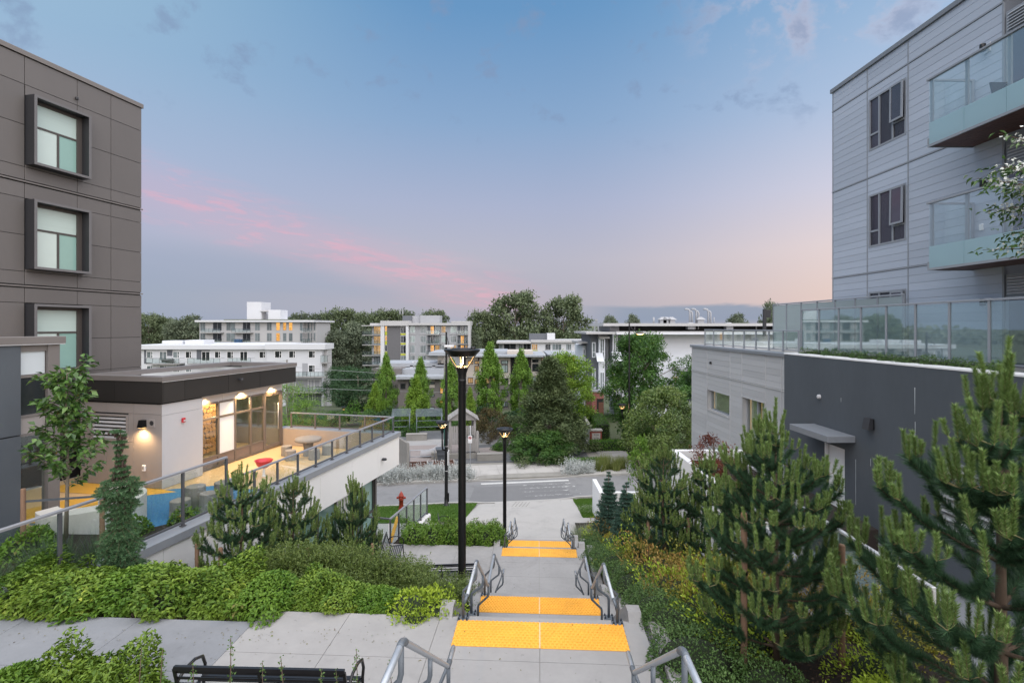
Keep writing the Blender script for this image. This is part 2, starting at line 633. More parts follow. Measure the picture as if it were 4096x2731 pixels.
M['grey_trim'] = surf('grey_trim', (0.27, 0.29, 0.325), 0.45, 0.06, 2.0, fine=0.03)
M['grey_cap'] = surf('grey_cap', (0.20, 0.215, 0.24), 0.45, 0.08, 2.0, fine=0.03)
M['stucco_dark'] = surf('stucco_dark', (0.078, 0.090, 0.106), 0.9, 0.2, 0.8, 0.35, 160, stretch=(1, 1, 0.4), fine=0.06)
M['soffit_wood'] = surf('soffit_wood', (0.10, 0.045, 0.035), 0.6, 0.3, 2.0, stretch=(14, 0.6, 1), fine=0.1)
M['glass'] = glassmat('glass', (0.88, 0.93, 0.92), 0.07)
M['glass_rail'] = glassmat('glass_rail', (0.92, 0.96, 0.955), 0.05)
M['glass_screen'] = glassmat('glass_screen', (0.82, 0.91, 0.92), 0.14, haze=0.10, hazecol=(0.55, 0.66, 0.70))
M['glass_frost'] = glassmat('glass_frost', (0.45, 0.62, 0.66), 0.06, 0.25, haze=0.92, hazecol=(0.52, 0.74, 0.80))
M['glass_balc'] = glassmat('glass_balc', (0.93, 0.97, 0.97), 0.05)
M['glass_mist'] = glassmat('glass_mist', (0.6, 0.7, 0.7), 0.05, 0.3, haze=0.75, hazecol=(0.55, 0.62, 0.63))
M['pane_tower'] = panemat('pane_tower', (0.055, 0.05, 0.075), 0.06, 0.25, 0.6, 0.9)
M['pane_green'] = surf('pane_green', (0.26, 0.43, 0.39), 0.08, 0.10, 0.7, spec=0.8, fine=0.03)
M['pane_blind'] = surf('pane_blind', (0.47, 0.58, 0.55), 0.12, 0.06, 0.5, spec=0.8, stretch=(0.2, 0.2, 40), fine=0.06)
M['pane_dark'] = panemat('pane_dark', (0.022, 0.026, 0.030), 0.06, 0.5)
M['pane_grey'] = panemat('pane_grey', (0.16, 0.19, 0.20), 0.08, 0.5)
M['pane_pale'] = panemat('pane_pale', (0.34, 0.42, 0.41), 0.10, 0.3)
M['blind_warm'] = surf('blind_warm', (0.62, 0.58, 0.40), 0.3, 0.08, 1.0, stretch=(1, 1, 40), fine=0.08)
M['lit_warm'] = glow('lit_warm', (1.0, 0.50, 0.14), 0.72, 0.45, 2.0)
M['lit_soft'] = glow('lit_soft', (1.0, 0.62, 0.28), 0.38, 0.5, 1.5)
M['led'] = glow('led', (1.0, 0.58, 0.20), 2.0)
M['lamp_disc'] = glow('lamp_disc', (1.0, 0.60, 0.22), 6.0)
M['wood'] = surf('wood', (0.24, 0.145, 0.095), 0.8, 0.3, 3.0, 0.4, 30, stretch=(4, 4, 0.6), fine=0.15)
M['wood_grey'] = surf('wood_grey', (0.26, 0.25, 0.235), 0.85, 0.25, 3.0, 0.4, 30, stretch=(5, 5, 0.7), fine=0.15)
M['log_bark'] = surf('log_bark', (0.24, 0.225, 0.205), 0.9, 0.3, 4.0, 0.5, 25, stretch=(6, 6, 0.5), fine=0.15)
M['log_end'] = surf('log_end', (0.27, 0.24, 0.21), 0.85, 0.25, 8.0, 0.3, 40)
M['disc_wood'] = surf('disc_wood', (0.55, 0.29, 0.10), 0.6, 0.2, 9.0, fine=0.15, objvar=0.2)
M['red_plastic'] = surf('red_plastic', (0.50, 0.028, 0.04), 0.35, 0.08, 3.0)
M['hydrant_red'] = surf('hydrant_red', (0.34, 0.045, 0.026), 0.55, 0.25, 9.0, 0.2, 60)
M['bark'] = surf('bark', (0.095, 0.065, 0.045), 0.9, 0.35, 7.0, 0.8, 20, stretch=(1, 1, 0.3), fine=0.2)
M['bark_grey'] = surf('bark_grey', (0.17, 0.145, 0.115), 0.9, 0.3, 7.0, 0.6, 20, stretch=(1, 1, 0.3), fine=0.2)
M['candle_stem'] = surf('candle_stem', (0.24, 0.20, 0.10), 0.8, 0.3, 30.0, fine=0.25)
M['soil'] = surf('soil', (0.022, 0.015, 0.012), 0.95, 0.5, 5.0, 1.0, 30, fine=0.35)
M['earth'] = surf('earth', (0.06, 0.075, 0.035), 0.95, 0.35, 0.15, 0.5, 4, fine=0.2)
M['gravel'] = surf('gravel', (0.26, 0.225, 0.215), 0.95, 0.2, 8.0, 1.0, 45, fine=0.4)
M['lawn'] = surf('lawn', (0.075, 0.15, 0.025), 0.9, 0.2, 1.5, 1.0, 60, fine=0.25)
M['red_metal'] = surf('red_metal', (0.13, 0.022, 0.018), 0.6, 0.15, 2.0)
M['brick'] = None
def brickmat():
    m, t, p, o = principled('brick')
    tc = t.new('ShaderNodeTexCoord')
    mp = t.new('ShaderNodeMapping')
    mp.inputs['Rotation'].default_value = (R(90), 0, 0)
    t.l.new(tc.outputs['Object'], mp.inputs[0])
    b = t.new('ShaderNodeTexBrick')
    b.inputs['Color1'].default_value = (0.20, 0.040, 0.030, 1)
    b.inputs['Color2'].default_value = (0.27, 0.060, 0.045, 1)
    b.inputs['Mortar'].default_value = (0.34, 0.28, 0.26, 1)
    b.inputs['Scale'].default_value = 1.0
    b.inputs['Brick Width'].default_value = 0.42
    b.inputs['Row Height'].default_value = 0.13
    b.inputs['Mortar Size'].default_value = 0.012
    t.l.new(mp.outputs[0], b.inputs['Vector'])
    t.l.new(b.outputs[0], p.inputs['Base Color'])
    p.inputs['Roughness'].default_value = 0.85
    return m


M['brick'] = brickmat()


def interp(tab, x):
    return float(np.interp(x, [a for a, b in tab], [b for a, b in tab]))


# ------------------------------------------------------------------ the ground, reaching to the horizon
def grid_mesh(name, xs, ys, zf, mat, kind='structure', parent=None):
    vs = []
    fs = []
    nx = len(xs)
    for y in ys:
        for x in xs:
            vs.append((x, y, zf(x, y)))
    for j in range(len(ys) - 1):
        for i in range(nx - 1):
            fs.append((j * nx + i, j * nx + i + 1, (j + 1) * nx + i + 1, (j + 1) * nx + i))
    o = MB().add(vs, fs, True).build(name, mat, parent)
    if parent is None:
        o['kind'] = kind
    return o


GZ = [(-200, -0.9), (36, -0.9), (46, -0.35), (64, -0.4), (90, -3.5), (130, -9.0), (180, -11), (400, -13), (5000, -14)]
grid_mesh('ground', [-4000, -900, -300, -120, -60, -30, -10, 0, 10, 30, 60, 120, 300, 900, 4000],
          [-150, 0, 20, 36, 40, 46, 54, 64, 76, 90, 110, 130, 155, 180, 260, 400, 800, 2000, 4500],
          lambda x, y: interp(GZ, y), M['earth'])

# ---- street: runs across the view, a few degrees off square
ROAD_A = R(8.0)
ROAD_O = Vector((0.0, 30.55, 0.0))


def road_pt(a, b, z):
    """a along the street (right +), b across it (away +)"""
    c, s = math.cos(ROAD_A), math.sin(ROAD_A)
    return (ROAD_O.x + a * c - b * s, ROAD_O.y + a * s + b * c, z)


RW = 5.2
def road_z(b):
    return 0.32 + (0.0 - 0.32) * b / RW


rd = MB()
for i in range(-16, 16):
    a0, a1 = i * 4.0, i * 4.0 + 4.0
    for k in range(4):
        b0, b1 = RW * k / 4, RW * (k + 1) / 4
        rd.quad(road_pt(a0, b0, road_z(b0)), road_pt(a1, b0, road_z(b0)), road_pt(a1, b1, road_z(b1)), road_pt(a0, b1, road_z(b1)))
rd.build('road', M['asphalt'])['kind'] = 'structure'

# asphalt patch across half of the crossing, a slightly newer grey
pt = MB()
pt.quad(road_pt(-2.6, 0.02, road_z(0.02) + .004), road_pt(3.9, 0.02, road_z(0.02) + .004), road_pt(3.9, 3.6, road_z(3.6) + .004), road_pt(-2.0, 3.6, road_z(3.6) + .004))
M['asphalt_patch'] = surf('asphalt_patch', (0.17, 0.17, 0.175), 0.9, 0.14, 0.9, 0.5, 140, fine=0.10)
o = pt.build('road_patch', M['asphalt_patch'])
o['kind'] = 'structure'

# worn zebra bars
def worn_line():
    m, t, p, o = principled('worn_paint')
    tc = t.new('ShaderNodeTexCoord')
    n = t.noise(tc.outputs['Object'], 5.0, 6, 0.75)
    n2 = t.noise(tc.outputs['Object'], 0.9, 2, 0.5)
    oi = t.new('ShaderNodeObjectInfo')
    f = t.mapr(t.math('ADD', n, t.math('MULTIPLY', t.math('SUBTRACT', n2, 0.5), 0.4)), 0.52, 0.62)
    c = t.mix(f, (0.185, 0.185, 0.19, 1), (0.50, 0.50, 0.49, 1))
    t.l.new(c, p.inputs['Base Color'])
    p.inputs['Roughness'].default_value = 0.85
    return m


M['worn_paint'] = worn_line()
M['paint'] = surf('paint', (0.55, 0.55, 0.54), 0.8, 0.25, 6.0, fine=0.3)
mk = thing('crosswalk', None, None)
mk['kind'] = 'structure'
for k, (b0, b1, a0, a1) in enumerate([(4.25, 4.62, -1.5, 4.6), (3.45, 3.72, 0.9, 4.6), (2.65, 2.9, 0.9, 4.6), (1.75, 2.0, 0.9, 4.6), (0.8, 1.05, 0.9, 4.5)]):
    m = MB()
    n = 8
    for i in range(n):
        s0, s1 = a0 + (a1 - a0) * i / n, a0 + (a1 - a0) * (i + 1) / n
        m.quad(road_pt(s0, b0, road_z(b0) + .009), road_pt(s1, b0, road_z(b0) + .009), road_pt(s1, b1, road_z(b1) + .009), road_pt(s0, b1, road_z(b1) + .009))
    m.build('bar', M['paint'] if k == 0 else M['worn_paint'], mk)

# far kerb with a dropped stretch at the crossing
def kerb_h(a):
    return 0.02 + 0.12 * (1 - float(np.interp(a, [-2.2, -0.6, 4.2, 6.2], [0, 1, 1, 0])))


kb = MB()
va = [-64 + 0.8 * i for i in range(161)]
for i in range(160):
    a0, a1 = va[i], va[i + 1]
    h0, h1 = kerb_h(a0), kerb_h(a1)
    kb.hexa([road_pt(a0, RW, -.1), road_pt(a1, RW, -.1), road_pt(a1, RW + .16, -.1), road_pt(a0, RW + .16, -.1),
             road_pt(a0, RW + .02, h0), road_pt(a1, RW + .02, h1), road_pt(a1, RW + .16, h1), road_pt(a0, RW + .16, h0)])
kb.build('kerb', M['concrete_wall'])['kind'] = 'structure'

# near kerb: flush with the plaza, raised beside the lawns
kb = MB()
def kerb_n(a):
    return 0.33 + 0.11 * (1 - float(np.interp(a, [-2.6, -1.6, 3.0, 3.8], [0, 1, 1, 0])))
for i in range(160):
    a0, a1 = va[i], va[i + 1]
    h0, h1 = kerb_n(a0), kerb_n(a1)
    kb.hexa([road_pt(a0, -.15, 0.1), road_pt(a1, -.15, 0.1), road_pt(a1, 0, 0.1), road_pt(a0, 0, 0.1),
             road_pt(a0, -.15, h0), road_pt(a1, -.15, h1), road_pt(a1, -.01, h1), road_pt(a0, -.01, h0)])
o = kb.build('kerb', M['concrete_pale'])
o['kind'] = 'structure'

# far pavement, laid as slabs with joints, then the paths of the playground beyond
FS = 0.13
sw = thing('pavement', None, None)
sw['kind'] = 'structure'
m = MB()
m.hexa([road_pt(-64, RW + .16, -.3), road_pt(64, RW + .16, -.3), road_pt(64, RW + 6.4, -.3), road_pt(-64, RW + 6.4, -.3),
        road_pt(-64, RW + .16, FS - .012), road_pt(64, RW + .16, FS - .012), road_pt(64, RW + 6.4, FS - .012), road_pt(-64, RW + 6.4, FS - .012)])
m.build('bed', M['old_concrete'], sw)
for a in range(-14, 16):
    for j, (b0, b1) in enumerate([(0.17, 1.25), (1.25, 2.45), (2.45, 3.65)]):
        A0, A1 = a * 1.35 + .008, (a + 1) * 1.35 - .008
        B0, B1 = RW + b0 + .006, RW + b1 - .006
        def zz(A, B):
            return FS - (0.11 - (kerb_h(A) - 0.03)) * max(0, 1 - (B - RW - .16) / 1.1) if abs(A - 2) < 5 else FS
        MB().hexa([road_pt(A0, B0, FS - .1), road_pt(A1, B0, FS - .1), road_pt(A1, B1, FS - .1), road_pt(A0, B1, FS - .1),
                   road_pt(A0, B0, zz(A0, B0)), road_pt(A1, B0, zz(A1, B0)), road_pt(A1, B1, zz(A1, B1)), road_pt(A0, B1, zz(A0, B1))]).build('slab', M['concrete_pale'], sw)
# grooves that lead to the crossing
g = MB()
for i in range(6):
    a = 2.2 + i * 0.19
    g.hexa([road_pt(a, RW + .35, .028), road_pt(a + .035, RW + .35, .028), road_pt(a + .035, RW + 1.15, .10), road_pt(a, RW + 1.15, .10),
            road_pt(a, RW + .35, .042), road_pt(a + .035, RW + .35, .042), road_pt(a + .035, RW + 1.15, .128), road_pt(a, RW + 1.15, .128)])
g.build('groove', M['old_concrete'], sw)['kind'] = 'stuff'

# playground ground: dark rubberised path, pale path, gravel pit
def flat(name, pts, z, mat, kind='structure'):
    o = MB().add([(p[0], p[1], z) for p in pts], [tuple(range(len(pts)))]).build(name, mat)
    o['kind'] = kind
    return o


flat('path', [(-26, 37.0), (1.2, 40.2), (6.2, 41.6), (6.2, 44.8), (2.0, 52), (-26, 52)], 0.145, M['asphalt_dark'])
flat('path', [(-12, 45.0), (2, 46.2), (4, 47.4), (-1.5, 48.8), (-12, 47.6)], 0.150, M['concrete'])
flat('path', [(7.2, 41.5), (9.9, 41.6), (8.6, 47), (8.4, 58), (7.0, 58), (6.9, 47)], 0.150, M['concrete'])
flat('gravel_pit', [(-11, 39.6), (-5.0, 40.2), (-3.8, 42.5), (-4.6, 46.0), (-10.5, 45.4)], 0.153, M['gravel'])
flat('gravel_pit', [(-2.5, 42.2), (1.6, 43.2), (-0.5, 45.4), (-3.0, 44.6)], 0.153, M['gravel'])

# ------------------------------------------------------------------ plaza and stairs
STX, STA = 0.013, -R(3.0)
L0, L1, L2, L3, L4, PZ = CZ - 3.02, CZ - 4.39, CZ - 5.65, CZ - 7.36, CZ - 8.33, CZ - 9.68


def stw(x, y, z=0.0):
    """stair frame to world"""
    c, s = math.cos(STA), math.sin(STA)
    return Vector((STX + x * c - y * s, x * s + y * c, z))


def plaza_z(y):
    return interp([(20, PZ), (22.6, PZ), (30.6, 0.335)], y)


pz = thing('plaza', None, None)
pz['kind'] = 'structure'
# slabs of the plaza between the foot of the stairs and the street
yrow = [22.36, 23.9, 25.4, 26.9, 28.4, 29.7]
for j in range(len(yrow)):
    for i, (x0, x1) in enumerate([(-5.6, -4.0), (-4.0, -2.6), (-2.6, -1.3), (-1.3, 0.0), (0.0, 1.3), (1.3, 2.35), (2.35, 3.9)]):
        y0 = yrow[j]
        y1 = yrow[j + 1] if j + 1 < len(yrow) else None
        if y0 > 26.5 and not (-3.0 < (x0 + x1) / 2 < 2.35):
            continue
        if y0 > 25.0 and x0 >= 2.35:
            continue
        def pp(x, y):
            w = stw(x, y if y is not None else 0)
            if y is None:
                # meet the street edge
                c, s = math.cos(ROAD_A), math.sin(ROAD_A)
                w = stw(x, 30.4)
                yy = ROAD_O.y + (w.x) * math.tan(ROAD_A) - 0.155
                return (w.x, yy)
            return (w.x, w.y)
        g = 0.004
        q = [pp(x0 + g, y0 + g), pp(x1 - g, y0 + g), pp(x1 - g, (y1 - g) if y1 else None), pp(x0 + g, (y1 - g) if y1 else None)]
        MB().hexa([(p[0], p[1], plaza_z(p[1]) - .14) for p in q] + [(p[0], p[1], plaza_z(p[1])) for p in q]).build('slab', M['concrete_pale'], pz)
m = MB()
q = [(-16, 21.0), (12, 20.6), (12, 31.9), (-16, 28.1)]
m.add([(-16, 20.5, PZ - .05), (13, 20.5, PZ - .05), (13, 22.6, PZ - .03), (-16, 22.6, PZ - .03), (13, 32.1, 0.30), (-16, 28.15, 0.31)], [(0, 1, 2, 3), (3, 2, 4, 5)])
m.build('bed', M['concrete_pale'], pz)
# side walk heading left in front of the terrace, and right
for (x0, x1) in [(-15.4, -13.4), (-13.4, -11.4), (-11.4, -9.4), (-9.4, -7.5), (-7.5, -5.62)]:
    for (y0, y1) in [(22.8, 24.4), (24.4, 26.0)]:
        q = [stw(x0 + .004, y0 + .004), stw(x1 - .004, y0 + .004), stw(x1 - .004, y1 - .004), stw(x0 + .004, y1 - .004)]
        MB().hexa([(p.x, p.y, plaza_z(p.y) - .14) for p in q] + [(p.x, p.y, plaza_z(p.y)) for p in q]).build('slab', M['concrete_pale'], pz)
g = MB()
for i in range(5):
    x = -1.55 + i * .2
    a, b = stw(x, 29.2), stw(x + .2, 30.2)
    g.bar((a.x, a.y, plaza_z(a.y) + .003), (b.x, b.y, plaza_z(b.y) + .003), .035, .012)
g.build('groove', M['old_concrete'], pz)['kind'] = 'stuff'

# lawns
def lawn(name, poly, label):
    base = MB()
    zs = [plaza_z(p[1]) + .03 for p in poly]
    base.add([(p[0], p[1], z) for p, z in zip(poly, zs)], [tuple(range(len(poly)))])
    o = base.build(name, M['lawn'])
    o['kind'] = 'stuff'
    o['label'] = label
    # grass blades over it
    P = np.array(poly)
    lo, hi = P.min(0), P.max(0)
    n = 42000
    pts = RNG.uniform(lo, hi, size=(n, 2))
    inside = np.ones(n, bool)
    k = len(P)
    for i in range(k):
        a, b = P[i], P[(i + 1) % k]
        inside &= ((b[0] - a[0]) * (pts[:, 1] - a[1]) - (b[1] - a[1]) * (pts[:, 0] - a[0])) > 0
    pts = pts[inside]
    z = np.interp(pts[:, 1], [20, 22.6, 30.6], [PZ, PZ, 0.335]) + .02
    pos = np.column_stack([pts, z])
    d = RNG.normal(size=pos.shape) * 0.45
    d[:, 2] = 1
    N = len(pos)
    patch = 0.5 + 0.5 * np.sin(pos[:, 0] * 1.7 + np.sin(pos[:, 1] * 2.1) * 1.3) * np.sin(pos[:, 1] * 1.3)
    me = needles('grass', pos, d, RNG.uniform(.05, .11, N), np.full(N, .022), M['grass_leaf'], np.clip(RNG.random(N) * .6 + .35 * patch, 0, 1))
    g = link('blades', me, o)
    g['kind'] = 'stuff'
    return o


M['grass_leaf'] = leafmat('grass_leaf', (0.055, 0.125, 0.018), (0.13, 0.25, 0.04), (0.24, 0.27, 0.07))
lawn('lawn', [(-12.5, 25.9), (-2.55, 26.0), (-2.0, 29.9), (-12.5, 28.45)], 'left lawn beside the hydrant and the street lamp')
lawn('lawn', [(3.72, 26.9), (6.0, 26.9), (6.6, 31.1), (3.65, 30.7)], 'right lawn patch next to the white retaining wall')

st = thing('stairs', None, None, (STX, 0, 0), STA)
st['kind'] = 'structure'
HW = 1.32                                     # half width of the walking line


def flight(y0, zt, y1, zb, n):
    """n risers from (y0, zt) down to (y1, zb)"""
    rise = (zt - zb) / n
    tread = (y1 - y0) / (n - 1)
    for k in range(n - 1):
        z = zt - rise * (k + 1)
        box_part('step', M['concrete'], st, -HW, HW, y0 + tread * k, y0 + tread * (k + 1) + (.02 if k < n - 2 else 0), zb - .1 if k else zb - .1, z)
    # cheek walls beside the flight: stepped off the landing as a low rounded block, then raking down
    for s in (-1, 1):
        x0, x1 = (s * HW + s * .002), (s * (HW + .20))
        xa, xb = min(x0, x1), max(x0, x1)
        m = MB()
        prof = [(y0 - .06, zt), (y0 + .06, zt + .11), (y0 + .26, zt + .11), (y1 + .05, zb + .14), (y1 + .30, zb + .10), (y1 + .34, zb - .1), (y0 - .06, zb - .1)]
        nn = len(prof)
        vs = [(xa, y, z) for y, z in prof] + [(xb, y, z) for y, z in prof]
        fs = [tuple(range(nn)), tuple(range(2 * nn - 1, nn - 1, -1))] + [(i, nn + i, nn + (i + 1) % nn, (i + 1) % nn) for i in range(nn)]
        m.add(vs, fs)
        m.build('cheek_wall', M['concrete'], st)


def slabs(z, y0, y1, xs, ys, mat='concrete', th=.16):
    for i in range(len(xs) - 1):
        for j in range(len(ys) - 1):
            box_part('slab', M[mat], st, xs[i] + .0035, xs[i + 1] - .0035, ys[j] + .0035, ys[j + 1] - .0035, z - th, z)
    box_part('landing', M['old_concrete'], st, xs[0] + .02, xs[-1] - .02, y0 + .02, y1 - .02, z - .5, z - .012)


flight(3.58, L0, 5.42, L1, 9)
flight(7.72, L1, 9.66, L2, 8)
flight(10.86, L2, 13.62, L3, 11)
flight(17.16, L3, 18.56, L4, 6)
flight(20.10, L4, 22.34, PZ, 9)
slabs(L0, 0.6, 3.58, [-1.52, 0, 1.52], [0.6, 2.2, 3.58])
slabs(L1, 5.42, 7.72, [-4.25, -2.9, -1.5, 0.0, 1.52], [5.42, 6.72, 7.72])
slabs(L1, 5.42, 7.42, [-9.4, -7.7, -6.0, -4.25], [5.42, 6.3, 7.42], 'concrete_blue')
slabs(L2, 9.66, 10.86, [-1.52, 0, 1.52], [9.66, 10.86], 'concrete')
slabs(L3, 13.62, 17.16, [-1.52, 0, 1.52], [13.62, 15.1, 16.0, 17.16], 'concrete')
slabs(L3 - .003, 13.62, 17.16, [-5.4, -4.0, -2.7, -1.52], [13.62, 15.4, 17.16], 'concrete')
slabs(L4, 18.56, 20.10, [-1.52, 0, 1.52], [18.56, 20.10], 'concrete')
box_part('footing', M['old_concrete'], st, -1.5, 1.5, 7.6, 10.8, 3.2, L2 - .2)


# warning strips: two panels a strip, with domes or bars
def tactile(y0, z, kind):
    for s in (-1, 1):
        m = MB()
        xa, xb = (-1.22, -.012) if s < 0 else (.012, 1.22)
        m.bbox(xa, xb, y0, y0 + .61, z + .001, z + .012, .004)
        if kind == 'dome':
            nx, ny = 20, 10
            for i in range(nx):
                for j in range(ny):
                    cx = xa + (i + .5 + (.25 if j % 2 else -.25)) * (xb - xa) / nx
                    cy = y0 + (j + .5) * .061
                    r, h = .020, .017
                    vs = [(cx + r * math.cos(a), cy + r * math.sin(a), z + .0118) for a in [k * math.pi / 3 for k in range(6)]]
                    vs += [(cx + r * .55 * math.cos(a), cy + r * .55 * math.sin(a), z + .0118 + h) for a in [k * math.pi / 3 for k in range(6)]]
                    m.add(vs, [(k, (k + 1) % 6, 6 + (k + 1) % 6, 6 + k) for k in range(6)] + [(6, 7, 8, 9, 10, 11)])
        else:
            for i in range(16):
                cx = xa + (i + .5) * (xb - xa) / 16
                m.hexa([(cx - .028, y0 + .02, z + .0118), (cx + .028, y0 + .02, z + .0118), (cx + .028, y0 + .59, z + .0118), (cx - .028, y0 + .59, z + .0118),
                        (cx - .02, y0 + .025, z + .019), (cx + .02, y0 + .025, z + .019), (cx + .02, y0 + .585, z + .019), (cx - .02, y0 + .585, z + .019)])
        m.build('tactile_panel', M['tactile'], st)
    box_part('seam', M['tactile_seam'], st, -.011, .011, y0, y0 + .61, z + .001, z + .0105)


tactile(7.0, L1, 'dome')
tactile(10.1, L2, 'dome')
tactile(16.42, L3, 'bar')
tactile(19.36, L4, 'bar')

# ---- planting soil either side of the stairs
ZL = [(7.3, L1 - .05), (8.3, L1 - .12), (13.2, L3 + .12), (13.62, L3 - .05), (17.2, L3 - .06), (18.6, L3 - .15), (22.0, PZ + .02), (22.4, PZ - .1)]
ZR = [(1.0, 7.4), (4.0, 6.9), (5.4, 6.42), (7.5, 6.25), (9.5, 5.55), (12.5, 4.75), (16, 3.45), (19, 2.6), (22.6, 1.25), (25.6, 0.95)]


def wall_x(y):
    """right face of the terrace at depth y"""
    return -4.63 + 0.2291 * (y - 21.0)


def strip_mesh(name, ys, xl, xr, zf, mat, n=12):
    vs, fs = [], []
    for y in ys:
        for i in range(n + 1):
            x = xl(y) + (xr(y) - xl(y)) * i / n
            vs.append((x, y, zf(x, y) + 0.03 * math.sin(x * 5.1) * math.sin(y * 4.3)))
    for j in range(len(ys) - 1):
        for i in range(n):
            fs.append((j * (n + 1) + i, j * (n + 1) + i + 1, (j + 1) * (n + 1) + i + 1, (j + 1) * (n + 1) + i))
    o = MB().add(vs, fs, True).build(name, mat)
    o['kind'] = 'structure'
    return o


ysl = [7.36 + .33 * i for i in range(20)]
strip_mesh('soil', [y for y in ysl if y < 13.7], lambda y: wall_x(y) - (3.0 if y < 8.2 else -.03), lambda y: stw(-1.53, y).x, lambda x, y: interp(ZL, y), M['soil'])
strip_mesh('soil', [13.62, 14.5, 15.5, 16.5, 17.5], lambda y: wall_x(y) + .03, lambda y: stw(-5.4, y).x, lambda x, y: interp(ZL, y), M['soil'], 6)
strip_mesh('soil', [17.0, 17.7, 18.4, 19.2, 20.0, 20.8, 21.6, 22.3], lambda y: -4.02 + .2036 * (y - 18.1), lambda y: stw(-1.53, y).x, lambda x, y: interp(ZL, y), M['soil'], 8)
strip_mesh('soil', [2 + .5 * i for i in range(48)], lambda y: stw(1.78, y).x, lambda y: 5.9, lambda x, y: interp(ZR, y), M['soil'], 12)
# near-left bed behind the bench
strip_mesh('soil', [2.5, 3.5, 4.4, 4.9], lambda y: -9.0, lambda y: stw(-1.9, y).x, lambda x, y: L1 - .04, M['soil'], 6)
strip_mesh('soil', [4.9, 5.6, 6.25], lambda y: -9.0, lambda y: -3.95, lambda x, y: L1 + .02, M['soil'], 6)

# kerb wall between the stairs and the right-hand bed, stepping down with the landings
kw = thing('planter_kerb', 'pale concrete kerb between the stairs and the right planting bed', 'kerb', (STX, 0, 0), STA)
for (y0, y1, z, w) in [(2.4, 4.0, 7.25, 6.75), (4.0, 5.4, 6.75, L1 + .14), (5.4, 7.6, L1 + .12, L1 + .08), (7.6, 9.6, L1 + .04, L2 + .15), (9.6, 10.9, L2 + .12, L2 + .1), (10.9, 13.6, L2 + .08, L3 + .14), (13.6, 17.2, L3 + .1, L3 + .08), (17.2, 18.6, L3 + .06, L4 + .1), (18.6, 20.1, L4 + .09, L4 + .08), (20.1, 22.3, L4 + .06, PZ + .1)]:
    MB().hexa([(1.585, y0, z - 1.6), (1.80, y0, z - 1.6), (1.80, y1 - .006, w - 1.6), (1.585, y1 - .006, w - 1.6), (1.585, y0, z), (1.80, y0, z), (1.80, y1 - .006, w), (1.585, y1 - .006, w)]).build('block', M['concrete'], kw)
box_part('gutter', M['concrete_blue'], kw, 1.523, 1.583, 5.42, 7.7, L1 - .3, L1 - .06)
# ------------------------------------------------------------------ left side: dark clad building, entrance block, pavilion, terrace
LO = (-4.63, 21.0, 0.0)
LA = -R(12.9)


def lw(x, y, z=0.0):
    c, s = math.cos(LA), math.sin(LA)
    return Vector((LO[0] + x * c - y * s, LO[1] + x * s + y * c, z))


FX = -8.9            # facade plane of the tall building
FY = -3.58           # its far corner
tb = thing('clad_building', 'tall dark brown panel clad building with projecting window boxes on the left', 'building', LO, LA)
box_part('core', M['panel_core'], tb, FX - 8, FX - .03, FY - 14, FY - .03, 0.5, CZ + 8.30)
bands = [CZ + 4.46, CZ + 1.25, CZ - 1.96]
svert = [0.0, 1.18, 2.33, 3.87, 5.25, 6.5, 7.8, 9.3]
rows = []
rows += [(CZ + 8.30, CZ + 7.44), (CZ + 7.44, CZ + 6.2), (CZ + 6.2, CZ + 4.91), (CZ + 4.91, bands[0] + .05)]
for b in bands:
    rows += [(b - .05, b - .51), (b - .51, b - 1.64), (b - 1.64, b - 2.76), (b - 2.76, b - 3.16)]
wboxes = [(2.15, 3.85, CZ + 4.98, CZ + 7.12), (2.15, 3.85, CZ + 1.775, CZ + 3.915), (2.15, 3.85, CZ - 1.435, CZ + .705)]
for (zt, zb) in rows:
    if zt < CZ - 3.3:
        continue
    for i in range(len(svert) - 1):
        s0, s1 = svert[i] + .008, svert[i + 1] - .008
        segs = [(s0, s1, zb + .008, zt - .008)]
        for (a0, a1, c0, c1) in wboxes:
            nx = []
            for (u0, u1, z0, z1) in segs:
                if u1 <= a0 or u0 >= a1 or z1 <= c0 or z0 >= c1:
                    nx.append((u0, u1, z0, z1))
                    continue
                if u0 < a0:
                    nx.append((u0, a0, z0, z1))
                if u1 > a1:
                    nx.append((a1, u1, z0, z1))
                k0, k1 = max(u0, a0), min(u1, a1)
                if z0 < c0:
                    nx.append((k0, k1, z0, c0))
                if z1 > c1:
                    nx.append((k0, k1, c1, z1))
            segs = nx
        for (u0, u1, z0, z1) in segs:
            if u1 - u0 < .05 or z1 - z0 < .05:
                continue
            box_part('cladding_panel', M['panel_brown'], tb, FX - .028, FX, FY - u1, FY - u0, z0, z1, .004)
# panels on the end face round the corner
for (zt, zb) in rows:
    for i in range(5):
        box_part('cladding_panel', M['panel_brown'], tb, FX - .03 - 1.4 * (i + 1) + .008, FX - .03 - 1.4 * i - .008, FY - .028, FY, zb + .008, zt - .008, .004)
for b in bands:
    box_part('floor_band', M['trim_brown'], tb, FX - .02, FX + .035, FY - 12, FY + .03, b - .022, b + .02)
box_part('roof_coping', M['trim_brown'], tb, FX - .3, FX + .05, FY - 12, FY + .05, CZ + 8.315, CZ + 8.47, .012)
box_part('security_camera', M['frame_dark'], tb, FX, FX + .09, FY - 2.42, FY - 2.34, CZ + 7.62, CZ + 7.70, .02)


